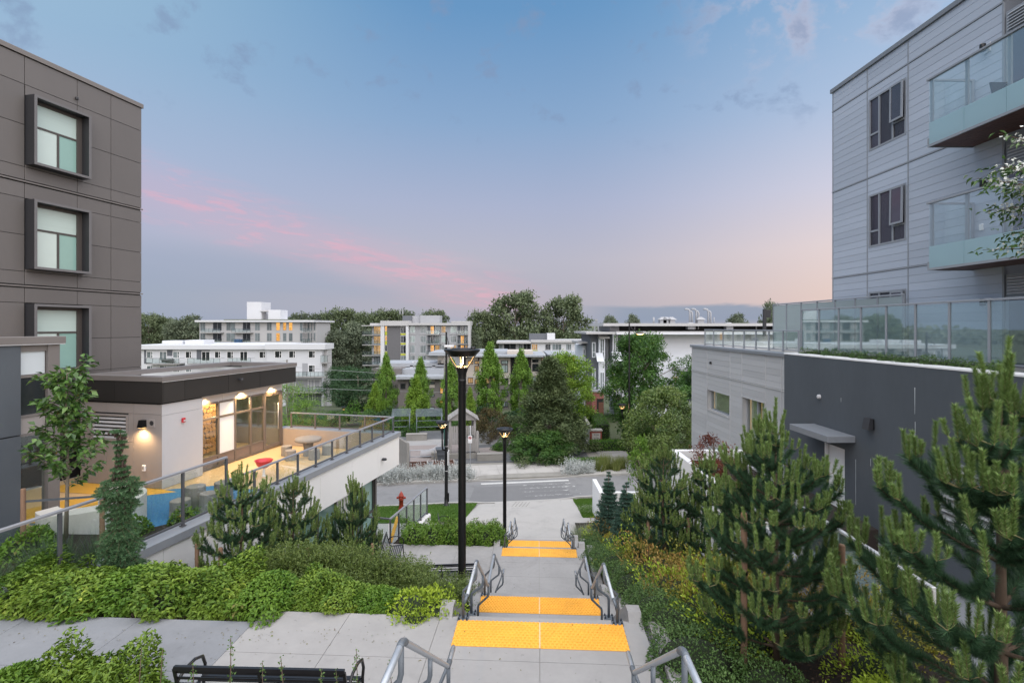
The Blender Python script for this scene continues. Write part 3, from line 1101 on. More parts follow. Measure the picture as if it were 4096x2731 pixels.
def boxed_window(par, s0, s1, z0, z1):
    """projecting dark frame with a three-light window set deep inside"""
    p = .36
    y0, y1 = FY - s1, FY - s0
    t = .075
    m = MB()
    m.box(FX - .02, FX + p, y0, y0 + t, z0, z1)
    m.box(FX - .02, FX + p, y1 - t, y1, z0, z1)
    m.box(FX - .02, FX + p, y0 + t, y1 - t, z1 - t, z1)
    m.box(FX - .02, FX + p, y0 + t, y1 - t, z0, z0 + t)
    w = m.build('window_box', M['frame_dark'], par)
    e = MB()
    for (a, b, c, d) in [(y0 - .002, y0 + t, z0, z1), (y1 - t, y1 + .002, z0, z1), (y0 + t, y1 - t, z1 - t, z1), (y0 + t, y1 - t, z0, z0 + t)]:
        e.box(FX + p + .001, FX + p + .012, a, b, c, d)
    e.build('edge', M['frame_edge'], w)
    X = FX - .02
    ya, yb, za, zb = y0 + t + .10, y1 - t - .16, z0 + t + .02, z1 - t - .10
    f = MB()
    f.box(X + .02, X + .08, y0 + t, ya, z0 + t, z1 - t)
    f.box(X + .02, X + .08, yb, y1 - t, z0 + t, z1 - t)
    f.box(X + .02, X + .08, ya, yb, z0 + t, za)
    f.box(X + .02, X + .08, ya, yb, zb, z1 - t)
    zm = za + (zb - za) * .62
    ym = ya + (yb - ya) * .56
    f.box(X + .02, X + .07, ya, yb, zm - .03, zm + .03)
    f.box(X + .02, X + .07, ym - .03, ym + .03, za, zm - .03)
    f.build('mullion', M['mullion'], w)
    for (a, b, c, d, mt) in [(ya, yb, zm + .03, zb, 'pane_blind'), (ya, ym - .03, za, zm - .03, 'pane_pale2'), (ym + .03, yb, za, zm - .03, 'pane_green')]:
        MB().box(X + .025, X + .045, a, b, c, d).build('pane', M[mt], w)


M['pane_pale2'] = surf('pane_pale2', (0.55, 0.65, 0.62), 0.10, 0.08, 0.6, spec=0.8, fine=0.02)
for wbx in wboxes:
    boxed_window(tb, *wbx)

# entrance block: dark wall, glazed end bay, grey coping
EX, EY = -4.5, -9.6
ETOP = CZ - .23
eb = thing('entrance_block', 'lower charcoal entrance block with glazed corner at the left edge', 'building', LO, LA)
box_part('roof', M['trim_brown'], eb, FX + .02, EX - .05, -16, EY + .02, ETOP - .35, ETOP - .2)
for k, (z0, z1) in enumerate([(5.3, CZ - 2.52), (CZ - 2.49, ETOP - .2)]):
    box_part('wall_panel', M['stucco_dark'], eb, EX - .25, EX, -17, -10.44, z0, z1)
box_part('coping', M['trim_brown'], eb, EX - .35, EX + .06, -17, EY + .10, ETOP - .17, ETOP, .012)
box_part('coping_lip', M['silver_trim'], eb, EX - .3, EX + .05, -17, EY + .08, ETOP - .197, ETOP - .172)
box_part('corner_post', M['trim_brown'], eb, EX - .22, EX - .01, -9.86, EY, 5.6, ETOP - .2)
box_part('spandrel', M['frit'], eb, EX - .12, EX - .09, -10.40, -9.88, CZ - 1.12, ETOP - .25)
box_part('pane', M['pane_dark'], eb, EX - .12, EX - .09, -10.40, -9.88, CZ - 2.06, CZ - 1.2)
box_part('spandrel', M['panel_grey'], eb, EX - .12, EX - .08, -10.40, -9.88, CZ - 2.5, CZ - 2.12)
box_part('pane', M['glass'], eb, EX - .12, EX - .10, -10.40, -9.88, 5.78, CZ - 2.56)
fm = MB()
for z in (ETOP - .24, CZ - 1.16, CZ - 2.09, CZ - 2.53, 5.74):
    fm.box(EX - .14, EX - .06, -10.42, -9.86, z - .03, z + .03)
fm.build('mullion', M['trim_brown'], eb)
box_part('lobby_floor', M['terrace_sand'], eb, FX + .1, EX - .15, -16, EY, 5.66, 5.72)
box_part('lobby_wall', M['panel_grey'], eb, FX + .02, FX + .12, -16, EY - .3, 5.72, ETOP - .4)
# link wall in the gap between the block and the pavilion
lk = thing('link_wall', 'dark recessed wall between the entrance block and the pavilion', 'wall', LO, LA)
for i in range(3):
    box_part('wall_panel', M['parapet_black'], lk, FX + .03, FX + .10, EY + .02 + i * 1.0, EY + 1.0 + i * 1.0, 5.7, CZ - 2.2)
box_part('door', M['pane_dark'], lk, FX + .101, FX + .14, -8.6, -7.6, 5.72, 7.9)

# ---- pavilion
PX0, PX1, PY0, PY1 = -8.05, -4.85, -6.45, -0.5
PB, PT = CZ - 5.0, CZ - 1.54
ZU = CZ - 2.35
pv = thing('pavilion', 'low flat roofed playroom pavilion with black parapet and lit glazing', 'building', LO, LA)
# parapet panels
for (a, b) in [(PX0 - .05, PX0 + 1.45), (PX0 + 1.46, PX1 + .08)]:
    box_part('parapet_panel', M['parapet_black'], pv, a, b, PY0 - .06, PY0 - .02, ZU, PT - .155)
ys = [PY0 - .02, PY0 + .75, PY0 + 2.6, PY0 + 4.2, PY1 + .45]
for i in range(4):
    box_part('parapet_panel', M['parapet_black'], pv, PX1 + .04, PX1 + .08, ys[i] + .006, ys[i + 1] - .006, ZU, PT - .155)
box_part('parapet_core', M['panel_core'], pv, PX0, PX1 + .035, PY0, PY1 + .4, ZU + .01, PT - .4)
cp = MB()
cp.box(PX0 - .08, PX1 + .11, PY0 - .09, PY0 + .30, PT - .15, PT)
cp.box(PX1 - .28, PX1 + .11, PY0 + .301, PY1 + .48, PT - .15, PT)
cp.box(PX0 - .08, PX0 + .3, PY0 + .301, PY1 + .48, PT - .15, PT)
cp.box(PX0 + .301, PX1 - .281, PY1 + .1, PY1 + .48, PT - .15, PT)
cp.build('coping', M['trim_brown'], pv)
box_part('coping_lip', M['silver_trim'], pv, PX1 + .08, PX1 + .118, PY0 - .08, PY1 + .45, PT - .165, PT - .151)
box_part('roof_membrane', M['panel_light'], pv, PX0 + .3, PX1 - .28, PY0 + .3, PY1 + .1, PT - .42, PT - .38)
box_part('overflow_spout', M['frame_dark'], pv, PX1 + .08, PX1 + .26, PY0 + 3.05, PY0 + 3.15, PT - .42, PT - .34, .03)
# front wall: cladding sheets with louvre
sh = [(PX0, PX0 + 1.05), (PX0 + 1.05, PX0 + 2.12), (PX0 + 2.12, PX1)]
for i, (a, b) in enumerate(sh):
    box_part('cladding_panel', M['panel_grey'], pv, a + .004, b - .004, PY0, PY0 + .03, ZU - .36, ZU - .06)
    if i < 2:
        box_part('cladding_panel', M['panel_grey'], pv, a + .004, b - .004, PY0, PY0 + .03, PB, CZ - 3.62)
    else:
        box_part('cladding_panel', M['panel_grey'], pv, a + .004, b - .004, PY0, PY0 + .03, PB, ZU - .368)
box_part('cladding_panel', M['panel_grey'], pv, PX0 + .004, PX0 + .46, PY0, PY0 + .03, CZ - 3.612, ZU - .368)
box_part('cladding_panel', M['panel_grey'], pv, PX0 + 1.92, PX0 + 2.116, PY0, PY0 + .03, CZ - 3.612, ZU - .368)
box_part('front_core', M['panel_core'], pv, PX0 + .01, PX1 - .04, PY0 + .032, PY0 + .12, PB, ZU)
lv = MB()
a, b, z0, z1 = PX0 + .47, PX0 + 1.91, CZ - 3.60, CZ - 2.76
lv.box(a, b, PY0 - .03, PY0 + .03, z0, z0 + .06).box(a, b, PY0 - .03, PY0 + .03, z1 - .06, z1).box(a, a + .06, PY0 - .03, PY0 + .03, z0 + .06, z1 - .06).box(b - .06, b, PY0 - .03, PY0 + .03, z0 + .06, z1 - .06)
lo = lv.build('louvre', M['panel_grey'], pv)
for k in range(6):
    z = z0 + .07 + k * .12
    MB().hexa([(a + .06, PY0 - .015, z), (b - .06, PY0 - .015, z), (b - .06, PY0 + .03, z + .045), (a + .06, PY0 + .03, z + .045),
               (a + .06, PY0 - .015, z + .02), (b - .06, PY0 - .015, z + .02), (b - .06, PY0 + .03, z + .065), (a + .06, PY0 + .03, z + .065)]).build('blade', M['panel_light'], lo)
# right wall: pale board, then glazed bay set back
box_part('cladding_panel', M['panel_light'], pv, PX1 - .03, PX1, PY0 + .001, PY0 + 1.55, PB, ZU - .40)
box_part('cladding_panel', M['panel_light'], pv, PX1 - .03, PX1, PY0 + .001, PY0 + 1.55, ZU - .392, ZU - .05)
box_part('side_core', M['panel_core'], pv, PX1 - .2, PX1 - .032, PY0 + .125, PY0 + 1.54, PB, ZU)
box_part('reveal', M['panel_light'], pv, PX1 - .34, PX1 - .2, PY0 + 1.42, PY0 + 1.548, PB, ZU - .05)
GX = PX1 - .30
for (a, b) in [(PY0 + 1.56, PY0 + 2.7), (PY0 + 2.71, PY0 + 4.1), (PY0 + 4.11, PY1 + .0)]:
    box_part('header_panel', M['panel_light'], pv, GX - .04, GX + .03, a, b, ZU - .33, ZU - .03)
box_part('soffit', M['panel_light'], pv, GX - .02, PX1 + .03, PY0 + 1.56, PY1 + .38, ZU - .028, ZU - .004)
# glazing: posts and rails
gy = [PY0 + 1.62, PY0 + 2.52, PY0 + 3.32, PY0 + 4.12, PY0 + 4.86, PY1 - .02]
gb, gm, gt = PB + .42, CZ - 3.22, ZU - .34
fr = MB()
for y in gy:
    fr.box(GX - .05, GX + .05, y - .035, y + .035, PB + .02, gt)
for z in (PB + .04, gb, gm, gt):
    for i in range(4):
        fr.box(GX - .045, GX + .045, gy[i] + .036, gy[i + 1] - .036, z - .035, z + .035)
fr.box(GX - .045, GX + .045, gy[4] + .036, gy[5] - .036, gt - .05, gt + .035)
fr.build('glazing_frame', M['bronze'], pv)
M['sill_panel'] = surf('sill_panel', (0.20, 0.155, 0.135), 0.5, 0.06, 1.0)
for i in range(4):
    box_part('sill_panel', M['sill_panel'], pv, GX - .02, GX + .02, gy[i] + .036, gy[i + 1] - .036, PB + .08, gb - .036)
    for (z0, z1) in [(gb + .036, gm - .036), (gm + .036, gt - .036)]:
        box_part('pane', M['panel_white'] if i == 1 else M['glass'], pv, GX - .012, GX + .012, gy[i] + .036, gy[i + 1] - .036, z0, z1)
dr = box_part('door', M['glass'], pv, GX - .012, GX + .012, gy[4] + .12, gy[5] - .12, PB + .2, gt - .12)
dm = MB()
dm.box(GX - .03, GX + .03, gy[4] + .04, gy[4] + .12, PB + .05, gt - .06).box(GX - .03, GX + .03, gy[5] - .12, gy[5] - .04, PB + .05, gt - .06)
dm.box(GX - .03, GX + .03, gy[4] + .12, gy[5] - .12, PB + .05, PB + .2).box(GX - .03, GX + .03, gy[4] + .12, gy[5] - .12, gt - .12, gt - .06)
dm.build('frame', M['bronze'], dr)
MB().tube([(GX + .08, gy[5] - .28, PB + .75), (GX + .08, gy[5] - .28, PB + 1.85)], .016).build('handle', M['silver_trim'], dr)
# inside: floor, back wall with wood rounds, ceiling
box_part('inner_floor', M['terrace_sand'], pv, PX0 + .1, GX - .06, PY0 + .15, PY1 - .1, PB - .02, PB + .02)
box_part('inner_wall', M['frame_dark'], pv, PX0 + .05, PX0 + .12, PY0 + .15, PY1, PB, ZU)
box_part('end_wall', M['panel_grey'], pv, PX0 + .12, GX - .02, PY1, PY1 + .06, PB, ZU - .03)
box_part('inner_ceiling', M['panel_light'], pv, PX0 + .1, GX - .05, PY0 + .13, PY1 - .01, ZU - .32, ZU - .3)
random.seed(5)
box_part('display_wall', M['frame_dark'], pv, GX - 1.16, GX - 1.1, PY0 + 1.0, PY0 + 2.35, gb + .45, gt)
box_part('display_wall', M['frame_dark'], pv, GX - 1.16, GX - 1.1, PY0 + 2.7, PY0 + 3.9, gb - .1, gt)
discs = 0
for (ya, yb, za, zb) in [(PY0 + 1.02, PY0 + 2.34, gb + .5, gt - .05), (PY0 + 2.72, PY0 + 3.88, gb - .05, gt - .05)]:
    z = za
    while z < zb:
        y = ya + random.uniform(0, .1)
        while y < yb:
            r = random.uniform(.065, .115)
            m = MB()
            n = 10
            zc = z + random.uniform(-.02, .02)
            vs = [(GX - 1.1, y + r * math.cos(2 * math.pi * k / n), zc + r * math.sin(2 * math.pi * k / n)) for k in range(n)]
            vs += [(GX - 1.05, v[1], v[2]) for v in vs]
            m.add(vs, [tuple(range(n, 2 * n))] + [(k, (k + 1) % n, n + (k + 1) % n, n + k) for k in range(n)])
            m.build('wood_round', M['disc_wood'], pv)
            y += r * 2.0
        z += .185
# fixtures on the front and side walls
fa = thing('fire_alarm', 'red fire alarm strobe on the pale side wall of the pavilion', 'alarm', lw(PX1, PY0 + .75, CZ - 3.0), LA)
MB().bbox(0, .07, -.06, .06, -.07, .07, .015).build('housing', M['red_plastic'], fa)
MB().bbox(.07, .095, -.045, .045, -.035, .005, .01).build('lens', M['silver_trim'], fa)
sl = thing('wall_sconce', 'black lit sconce throwing warm light down the pavilion wall', 'wall light', lw(PX0 + 2.52, PY0, CZ - 3.0), LA)
MB().hexa([(-.10, -.16, -.12), (.10, -.16, -.12), (.10, 0, -.12), (-.10, 0, -.12), (-.09, -.11, .11), (.09, -.11, .11), (.09, 0, .11), (-.09, 0, .11)]).build('housing', M['black_metal'], sl)
MB().box(-.08, .08, -.14, -.02, -.128, -.122).build('lens', M['lamp_disc'], sl)
ld = bpy.data.lights.new('sconce_light', 'SPOT')
ld.energy = 85
ld.color = (1.0, 0.62, 0.28)
ld.spot_size = R(150)
ld.spot_blend = 0.8
ld.shadow_soft_size = 0.06
lo_ = bpy.data.objects.new('sconce_light', ld)
COL.objects.link(lo_)
lo_.parent = sl
lo_.location = (0, -.16, -.16)
lo_.rotation_euler = (0, 0, 0)
sp = thing('wall_speaker', 'round grey speaker grille beside the lit sconce', 'speaker', lw(PX0 + 2.84, PY0, CZ - 2.98), LA)
MB().bbox(-.12, .12, -.03, 0, -.12, .12, .01).build('plate', M['panel_grey'], sp)
m = MB()
n = 16
m.add([(.075 * math.cos(2 * math.pi * k / n), -.034, .075 * math.sin(2 * math.pi * k / n)) for k in range(n)] + [(.075 * math.cos(2 * math.pi * k / n), -.02, .075 * math.sin(2 * math.pi * k / n)) for k in range(n)],
      [tuple(range(n))] + [(k, (k + 1) % n, n + (k + 1) % n, n + k) for k in range(n)])
m.build('grille', M['frame_dark'], sp)
ob = thing('wall_outlet', 'small white outlet box low on the pavilion front wall', 'outlet', lw(PX0 + 2.55, PY0, PB + .62), LA)
MB().bbox(-.06, .06, -.06, 0, -.09, .09, .015).build('cover', M['panel_white'], ob)
MB().bbox(-.03, .03, -.068, -.06, -.04, .05, .005).build('flap', M['panel_grey'], ob)
# downlights in the pavilion soffit
for k, y in enumerate([PY0 + 1.85, PY0 + 3.6, PY0 + 5.3]):
    dl = thing('soffit_downlight', ['nearest', 'middle', 'farthest'][k] + ' of the three warm downlights under the pavilion eave', 'downlight', lw(PX1 - .12, y, ZU - .03), LA, 'pavilion soffit downlights')
    MB().lathe([(.06, -.012), (.06, .002), (.045, .002)], 12).build('trim', M['silver_trim'], dl)
    MB().lathe([(.0, -.006), (.045, -.006)], 12).build('lens', M['lamp_disc'], dl)
    ld = bpy.data.lights.new('downlight', 'SPOT')
    ld.energy = 175
    ld.color = (1.0, 0.63, 0.26)
    ld.spot_size = R(125)
    ld.spot_blend = 0.6
    ld.shadow_soft_size = 0.05
    l2 = bpy.data.objects.new('downlight', ld)
    COL.objects.link(l2)
    l2.parent = dl
    l2.location = (.02, 0, -.03)
ri = bpy.data.lights.new('room_light', 'POINT')
ri.energy = 70
ri.color = (1.0, 0.72, 0.42)
ri.shadow_soft_size = 0.3
l3 = bpy.data.objects.new('room_light', ri)
COL.objects.link(l3)
l3.parent = pv
l3.location = (GX - .6, PY0 + 3.2, ZU - .5)

# ---- terrace block
TZ = CZ - 5.0
CT = CZ - 4.30
FB = CZ - 5.63
te = thing('terrace_block', 'white fascia terrace block with glazed storey below the playroom deck', 'building', LO, LA)
yy = [-12.6, -10.9, -9.2, -7.35, -5.5, -3.65, -1.8, 0.0]
for i in range(len(yy) - 1):
    box_part('fascia_panel', M['panel_white'], te, -.05, 0, yy[i] + .006, yy[i + 1] - .006, FB, CT - .19)
box_part('fascia_core', M['panel_core'], te, -.4, -.052, -12.6, -.06, FB + .02, CT - .2)
box_part('fascia_panel', M['panel_white'], te, -5.4, -.052, -.05, 0, FB, CT - .19)
cp = MB()
cp.box(-.42, .06, -12.6, .06, CT - .17, CT)
o = cp.build('coping', M['grey_trim'], te)
box_part('coping', M['grey_trim'], te, -5.4, -.43, -.40, .06, CT - .17, CT)
box_part('inner_upstand', M['parapet_tan'], te, -5.4, -.42, -.44, -.40, TZ, CT - .02)
box_part('inner_upstand', M['parapet_tan'], te, -.46, -.42, -9.0, -.44, TZ, CT - .02)
box_part('deck_slab', M['concrete'], te, FX + .02, -.06, -17, -.06, FB + .02, TZ - .02)
box_part('soffit', M['panel_white'], te, -1.4, -.06, -9.0, -.02, FB - .03, FB - .004)
# lower storey: white piers and greenish glass, set back
WX = -.9
box_part('pier', M['panel_white'], te, WX - .3, WX, -3.1, -2.2, .8, FB - .03)
box_part('pier', M['panel_white'], te, WX - .3, WX, -6.3, -5.2, .8, FB - .03)
box_part('pier', M['panel_white'], te, -1.4, -.06, -12.6, -8.2, .8, FB - .004)
for (a, b) in [(-2.2, -1.3), (-1.3, -.35), (-5.2, -4.2), (-4.2, -3.1), (-8.2, -7.2), (-7.2, -6.3)]:
    w = box_part('window', M['pane_green'], te, WX - .12, WX - .10, a + .05, b - .05, 1.15, FB - .12)
    f = MB()
    f.box(WX - .14, WX - .04, a, a + .05, 1.05, FB - .031).box(WX - .14, WX - .04, b - .05, b, 1.05, FB - .031)
    f.box(WX - .14, WX - .04, a + .05, b - .05, 1.05, 1.15).box(WX - .14, WX - .04, a + .05, b - .05, FB - .12, FB - .031).box(WX - .14, WX - .04, a + .05, b - .05, 3.2, 3.28)
    f.build('frame', M['mullion'], w)
box_part('corner_post', M['mullion'], te, WX - .14, WX, -.34, -.2, .8, FB - .031)
box_part('end_wall', M['panel_white'], te, -8, WX - .15, -.36, -.22, .8, FB - .03)
box_part('spout', M['frame_dark'], te, 0, .18, -1.55, -1.42, CT - .78, CT - .70, .03)
box_part('inner_wall', M['pane_grey'], te, WX - 2.4, WX - 2.3, -9, -.4, .8, FB - .03)

# deck surfaces
def deck(name, pts, z, mat):
    o = MB().add([(p[0], p[1], z) for p in pts], [tuple(range(len(pts)))]).build(name, mat, te)
    return o


deck('deck_tan', [(FX + .1, -12), (-.46, -12), (-.46, -.44), (FX + .1, -.44)], TZ - .012, M['terrace_tan'])
blue = [(-.47, -12), (-.47, -4.9), (-1.2, -4.95), (-2.2, -5.2), (-3.1, -5.55), (-4.0, -6.0), (-4.9, -6.6), (-5.6, -7.3), (-6.2, -8.3), (-5.9, -9.3), (-4.6, -10.3), (-4.4, -12)]
deck('deck_blue', blue, TZ - .006, M['terrace_blue'])
deck('deck_circle', [(-2.5 + 1.75 * math.cos(a), -4.35 + 1.5 * math.sin(a)) for a in [2 * math.pi * k / 40 for k in range(40)]], TZ - .001, M['terrace_sand'])
M['terrace_yellow'] = surf('terrace_yellow', (0.55, 0.32, 0.05), 0.9, 0.08, 3.0, 0.2, 200, fine=0.12)
deck('deck_yellow', [(-8.3, -7.4), (-5.0, -7.2), (-4.2, -6.55), (-4.85, -6.46), (-8.3, -6.46)], TZ - .0035, M['terrace_yellow'])
deck('deck_yellow', [(-5.3, -9.4), (-4.6, -8.4), (-4.9, -7.3), (-6.6, -7.6), (-7.2, -9.6)], TZ - .003, M['terrace_yellow'])


# ---- glass railings
def railing(name, label, a, b, z0, z1, nposts, mat_rail, mat_post, frame_bottom=True, side=.0, glass='glass_rail', ends=(True, True), group=None, lo_f=None):
    """straight railing between plan points a and b (world), base z0 to rail top z1"""
    a = Vector((a[0], a[1], 0))
    b = Vector((b[0], b[1], 0))
    L = (b - a).length
    ang = math.atan2(b.y - a.y, b.x - a.x)
    t = thing(name, label, 'railing', (a.x, a.y, z0), ang, group)
    H = z1 - z0
    MB().bbox(-.02, L + .02, -.035, .035, H - .045, H, .008).build('top_rail', mat_rail, t)
    if frame_bottom:
        MB().box(0, L, -.02, .02, .05, .09).build('bottom_rail', mat_post, t)
    xs = [L * i / (nposts - 1) for i in range(nposts)]
    for i, x in enumerate(xs):
        if (i == 0 and not ends[0]) or (i == nposts - 1 and not ends[1]):
            continue
        p = MB().box(x - .028, x + .028, -.022, .022, 0, H - .046)
        p.box(x - .05, x + .05, -.05, .05, -.004, .012)
        p.build('post', mat_post, t)
    for i in range(nposts - 1):
        MB().box(xs[i] + .034, xs[i + 1] - .034, -.006, .006, .1, H - .07).build('glass_panel', M[glass], t)
    return t


M['rail_grey'] = surf('rail_grey', (0.27, 0.28, 0.31), 0.4, 0.08, 3.0, metal=0.25)
M['post_grey'] = surf('post_grey', (0.085, 0.088, 0.10), 0.45, 0.08, 3.0)
railing('glass_railing', 'tall glass railing along the near terrace edge, behind the cone shaped spruce', lw(-.18, -17.6), lw(-.18, -9.04), CT + .02, CZ - 3.09, 8, M['rail_grey'], M['post_grey'])
railing('glass_railing', 'low glass railing on the white fascia running to the far terrace corner', lw(-.18, -8.98), lw(-.18, -.16), CT + .004, CZ - 3.65, 11, M['rail_grey'], M['post_grey'])
railing('glass_railing', 'bronze glass railing across the far end of the terrace', lw(-4.9, -.18), lw(-.30, -.18), CT + .004, CZ - 3.65, 5, M['rail_grey'], M['bronze'], ends=(True, False))
railing('glass_railing', 'glass railing on top of the white ramp wall beside the far bench', (-4.16, 17.5), (-3.47, 20.9), CZ - 7.62, CZ - 6.53, 6, M['rail_grey'], M['post_grey'])
rt = thing('ramp_wall', 'white retaining wall with rounded end below the glass railing', 'wall', (-4.16, 17.5, 0), math.atan2(3.4, .69))
Lr = math.hypot(.69, 3.4)
MB().bbox(-.15, Lr + .12, -.14, .14, .6, CZ - 7.625, .05).build('wall', M['white_wall'], rt)
gb_ = railing('guard_rail', 'grey handrail bridging from the ramp wall to the terrace block', (-6.5, 18.03), (-4.2, 17.5), CZ - 7.62, CZ - 6.53, 3, M['post_grey'], M['post_grey'], ends=(True, False))
MB().bbox(-.2, 2.6, -.14, .14, -3.0, -.004, .01).build('base_wall', M['white_wall'], gb_)
flat('well_floor', [(-9, 17.8), (-4.2, 17.6), (-3.3, 21.4), (-9, 23.2)], 1.0, M['concrete_pale'])
cw = thing('step_wall', 'short white wall with yellow capped edge outside the lower entrance', 'wall', (-5.35, 23.2, 0))
MB().hexa([(0, -.9, .8), (.12, -.9, .8), (.12, .5, .8), (0, .5, .8), (0, -.9, 1.3), (.12, -.9, 1.3), (.12, .5, 1.9), (0, .5, 1.9)]).build('wall', M['white_wall'], cw)
MB().hexa([(-.01, -.9, 1.302), (.13, -.9, 1.302), (.13, .5, 1.902), (-.01, .5, 1.902), (-.01, -.9, 1.34), (.13, -.9, 1.34), (.13, .5, 1.94), (-.01, .5, 1.94)]).build('cap', M['tactile'], cw)

# ---- things on the terrace
def log(loc, r, h, label, seed):
    random.seed(seed)
    t = thing('log_stool', label, 'stool', loc, random.uniform(0, 3), 'log stools on the terrace')
    n = 18
    rr = [r * random.uniform(.94, 1.06) for _ in range(n)]
    m = MB()
    vs = []
    for z, f in ((0, 1.03), (h * .5, 1.0), (h - .012, .985)):
        vs += [(rr[k] * f * math.cos(2 * math.pi * k / n), rr[k] * f * math.sin(2 * math.pi * k / n), z) for k in range(n)]
    fs = []
    for i in range(2):
        for k in range(n):
            fs.append((i * n + k, i * n + (k + 1) % n, (i + 1) * n + (k + 1) % n, (i + 1) * n + k))
    m.add(vs, fs, True).build('bark', M['log_bark'], t)
    e = MB()
    vs = [(rr[k] * .985 * math.cos(2 * math.pi * k / n), rr[k] * .985 * math.sin(2 * math.pi * k / n), h - .012) for k in range(n)]
    vs += [(rr[k] * .94 * math.cos(2 * math.pi * k / n), rr[k] * .94 * math.sin(2 * math.pi * k / n), h) for k in range(n)]
    e.add(vs, [tuple(range(n, 2 * n))] + [(k, (k + 1) % n, n + (k + 1) % n, n + k) for k in range(n)]).build('cut_end', M['log_end'], t)
    return t


for k, (x, y, r, h, lab) in enumerate([(-2.42, -8.15, .24, .42, 'front log stool of the cluster on the blue deck'), (-1.95, -7.7, .23, .50, 'right log stool of the cluster on the blue deck'),
                                       (-2.52, -7.55, .25, .60, 'tall left log stool of the cluster on the blue deck'), (-2.15, -6.95, .24, .56, 'rear log stool of the cluster on the blue deck')]):
    log(lw(x, y, TZ - .004), r, h, lab, 30 + k)
tbx, tby = -3.0, -1.75
t = thing('log_table', 'round slab log table on the tan deck near the far railing', 'table', lw(tbx, tby, TZ - .004))
MB().lathe([(.20, 0), (.17, .3), (.21, .56)], 14).build('pedestal', M['log_bark'], t)
MB().lathe([(.0, .56), (.47, .56), (.50, .60), (.49, .67), (.45, .69), (.0, .69)], 22).build('table_top', M['log_end'], t)
for k, (dx, dy, lab) in enumerate([(-.85, -.15, 'log stool left of the round log table'), (-.25, -.72, 'log stool in front of the round log table'), (.62, .35, 'log stool behind the round log table on the right'), (.55, -.42, 'log stool right of the round log table')]):
    log(lw(tbx + dx, tby + dy, TZ - .004), .20, .36, lab, 50 + k)
rb = thing('spinner_bowl', 'red plastic bowl play spinner on the tan deck', 'play equipment', lw(-2.75, -4.55, TZ - .001))
rb.scale = (.82, .82, .82)
MB().lathe([(.09, 0), (.09, .02), (.05, .05), (.045, .30), (.06, .34)], 12).build('stem', M['panel_white'], rb)
MB().lathe([(.0, .33), (.14, .35), (.26, .45), (.33, .62), (.36, .66), (.34, .665), (.30, .62), (.22, .47), (.0, .40)], 22).build('bowl', M['red_plastic'], rb)
# curved concrete seat wall
cs = thing('curved_seat', 'curved pale concrete seat wall ringing a sand tub', 'seat wall', lw(-3.75, -9.35, TZ - .05), LA)
m = MB()
ri_, ro = .62, .98
n = 22
angs = [R(-120 + 260 * k / n) for k in range(n + 1)]
vs, fs = [], []
for a in angs:
    for (r, z) in ((ro, 0), (ro, .76), (ri_, .79), (ri_, 0)):
        vs.append((r * math.cos(a), r * math.sin(a) * 1.15, z))
for i in range(n):
    for k in range(4):
        fs.append((i * 4 + k, (i + 1) * 4 + k, (i + 1) * 4 + (k + 1) % 4, i * 4 + (k + 1) % 4))
fs += [(0, 1, 2, 3), (n * 4 + 3, n * 4 + 2, n * 4 + 1, n * 4)]
M['concrete_cream'] = surf('concrete_cream', (0.60, 0.57, 0.52), 0.85, 0.12, 2.0, 0.25, 60)
m.add(vs, fs).build('seat_ring', M['concrete_cream'], cs)
MB().lathe([(0, .12), (.61, .12)], 24).build('sand', M['terrace_yellow'], cs)
# soil strip of the terrace bed behind the near railing
bm = MB().prism([tuple(lw(x, y)[:2]) for x, y in [(-3.1, -17.4), (-.42, -17.4), (-.42, -9.05), (-.9, -9.1), (-1.6, -10.4), (-3.1, -10.7)]], TZ - .05, CZ - 4.55).build('terrace_soil', M['soil'])
bm['kind'] = 'structure'
# blunt concrete wall end at the far left of the shrub bed
bw = thing('bed_wall', 'low pale concrete wall end beside the shrubs at the far left', 'wall', (-8.3, 7.6, 0), R(70))
MB().bbox(-.6, 1.2, -.16, .16, 5.2, L1 + .28, .03).build('wall', M['white_wall'], bw)
# ------------------------------------------------------------------ right side: grey sided tower, wing with roof terrace, dark stucco wall
RO = (9.48, 27.0, 0.0)
RA = R(1.34)


def rw(x, y, z=0.0):
    c, s = math.cos(RA), math.sin(RA)
    return Vector((RO[0] + x * c - y * s, RO[1] + x * s + y * c, z))


def cut(segs, holes):
    for (a0, a1, c0, c1) in holes:
        nx = []
        for (u0, u1, z0, z1) in segs:
            if u1 <= a0 + 1e-4 or u0 >= a1 - 1e-4 or z1 <= c0 + 1e-4 or z0 >= c1 - 1e-4:
                nx.append((u0, u1, z0, z1))
                continue
            if u0 < a0:
                nx.append((u0, a0, z0, z1))
            if u1 > a1:
                nx.append((a1, u1, z0, z1))
            k0, k1 = max(u0, a0), min(u1, a1)
            if z0 < c0:
                nx.append((k0, k1, z0, c0))
            if z1 > c1:
                nx.append((k0, k1, c1, z1))
        segs = nx
    return [s for s in segs if s[1] - s[0] > .04 and s[3] - s[2] > .03]


def planks(par, X, cols, z0, z1, h, mat, holes=(), face=-1):
    """horizontal boards on the face x = X looking towards -x"""
    n = max(1, round((z1 - z0) / h))
    hh = (z1 - z0) / n
    for (y0, y1) in cols:
        for k in range(n):
            a, b = z0 + k * hh, z0 + (k + 1) * hh - .006
            for (u0, u1, c0, c1) in cut([(y0 + .012, y1 - .012, a, b)], holes):
                MB().add([(X, u0, c0), (X, u1, c0), (X + .003, u1, c1), (X + .003, u0, c1), (X + .03, u0, c0), (X + .03, u1, c0), (X + .03, u1, c1), (X + .03, u0, c1)],
                         [(1, 0, 3, 2), (0, 4, 7, 3), (1, 2, 6, 5), (0, 1, 5, 4), (3, 7, 6, 2)]).build('plank', mat, par)


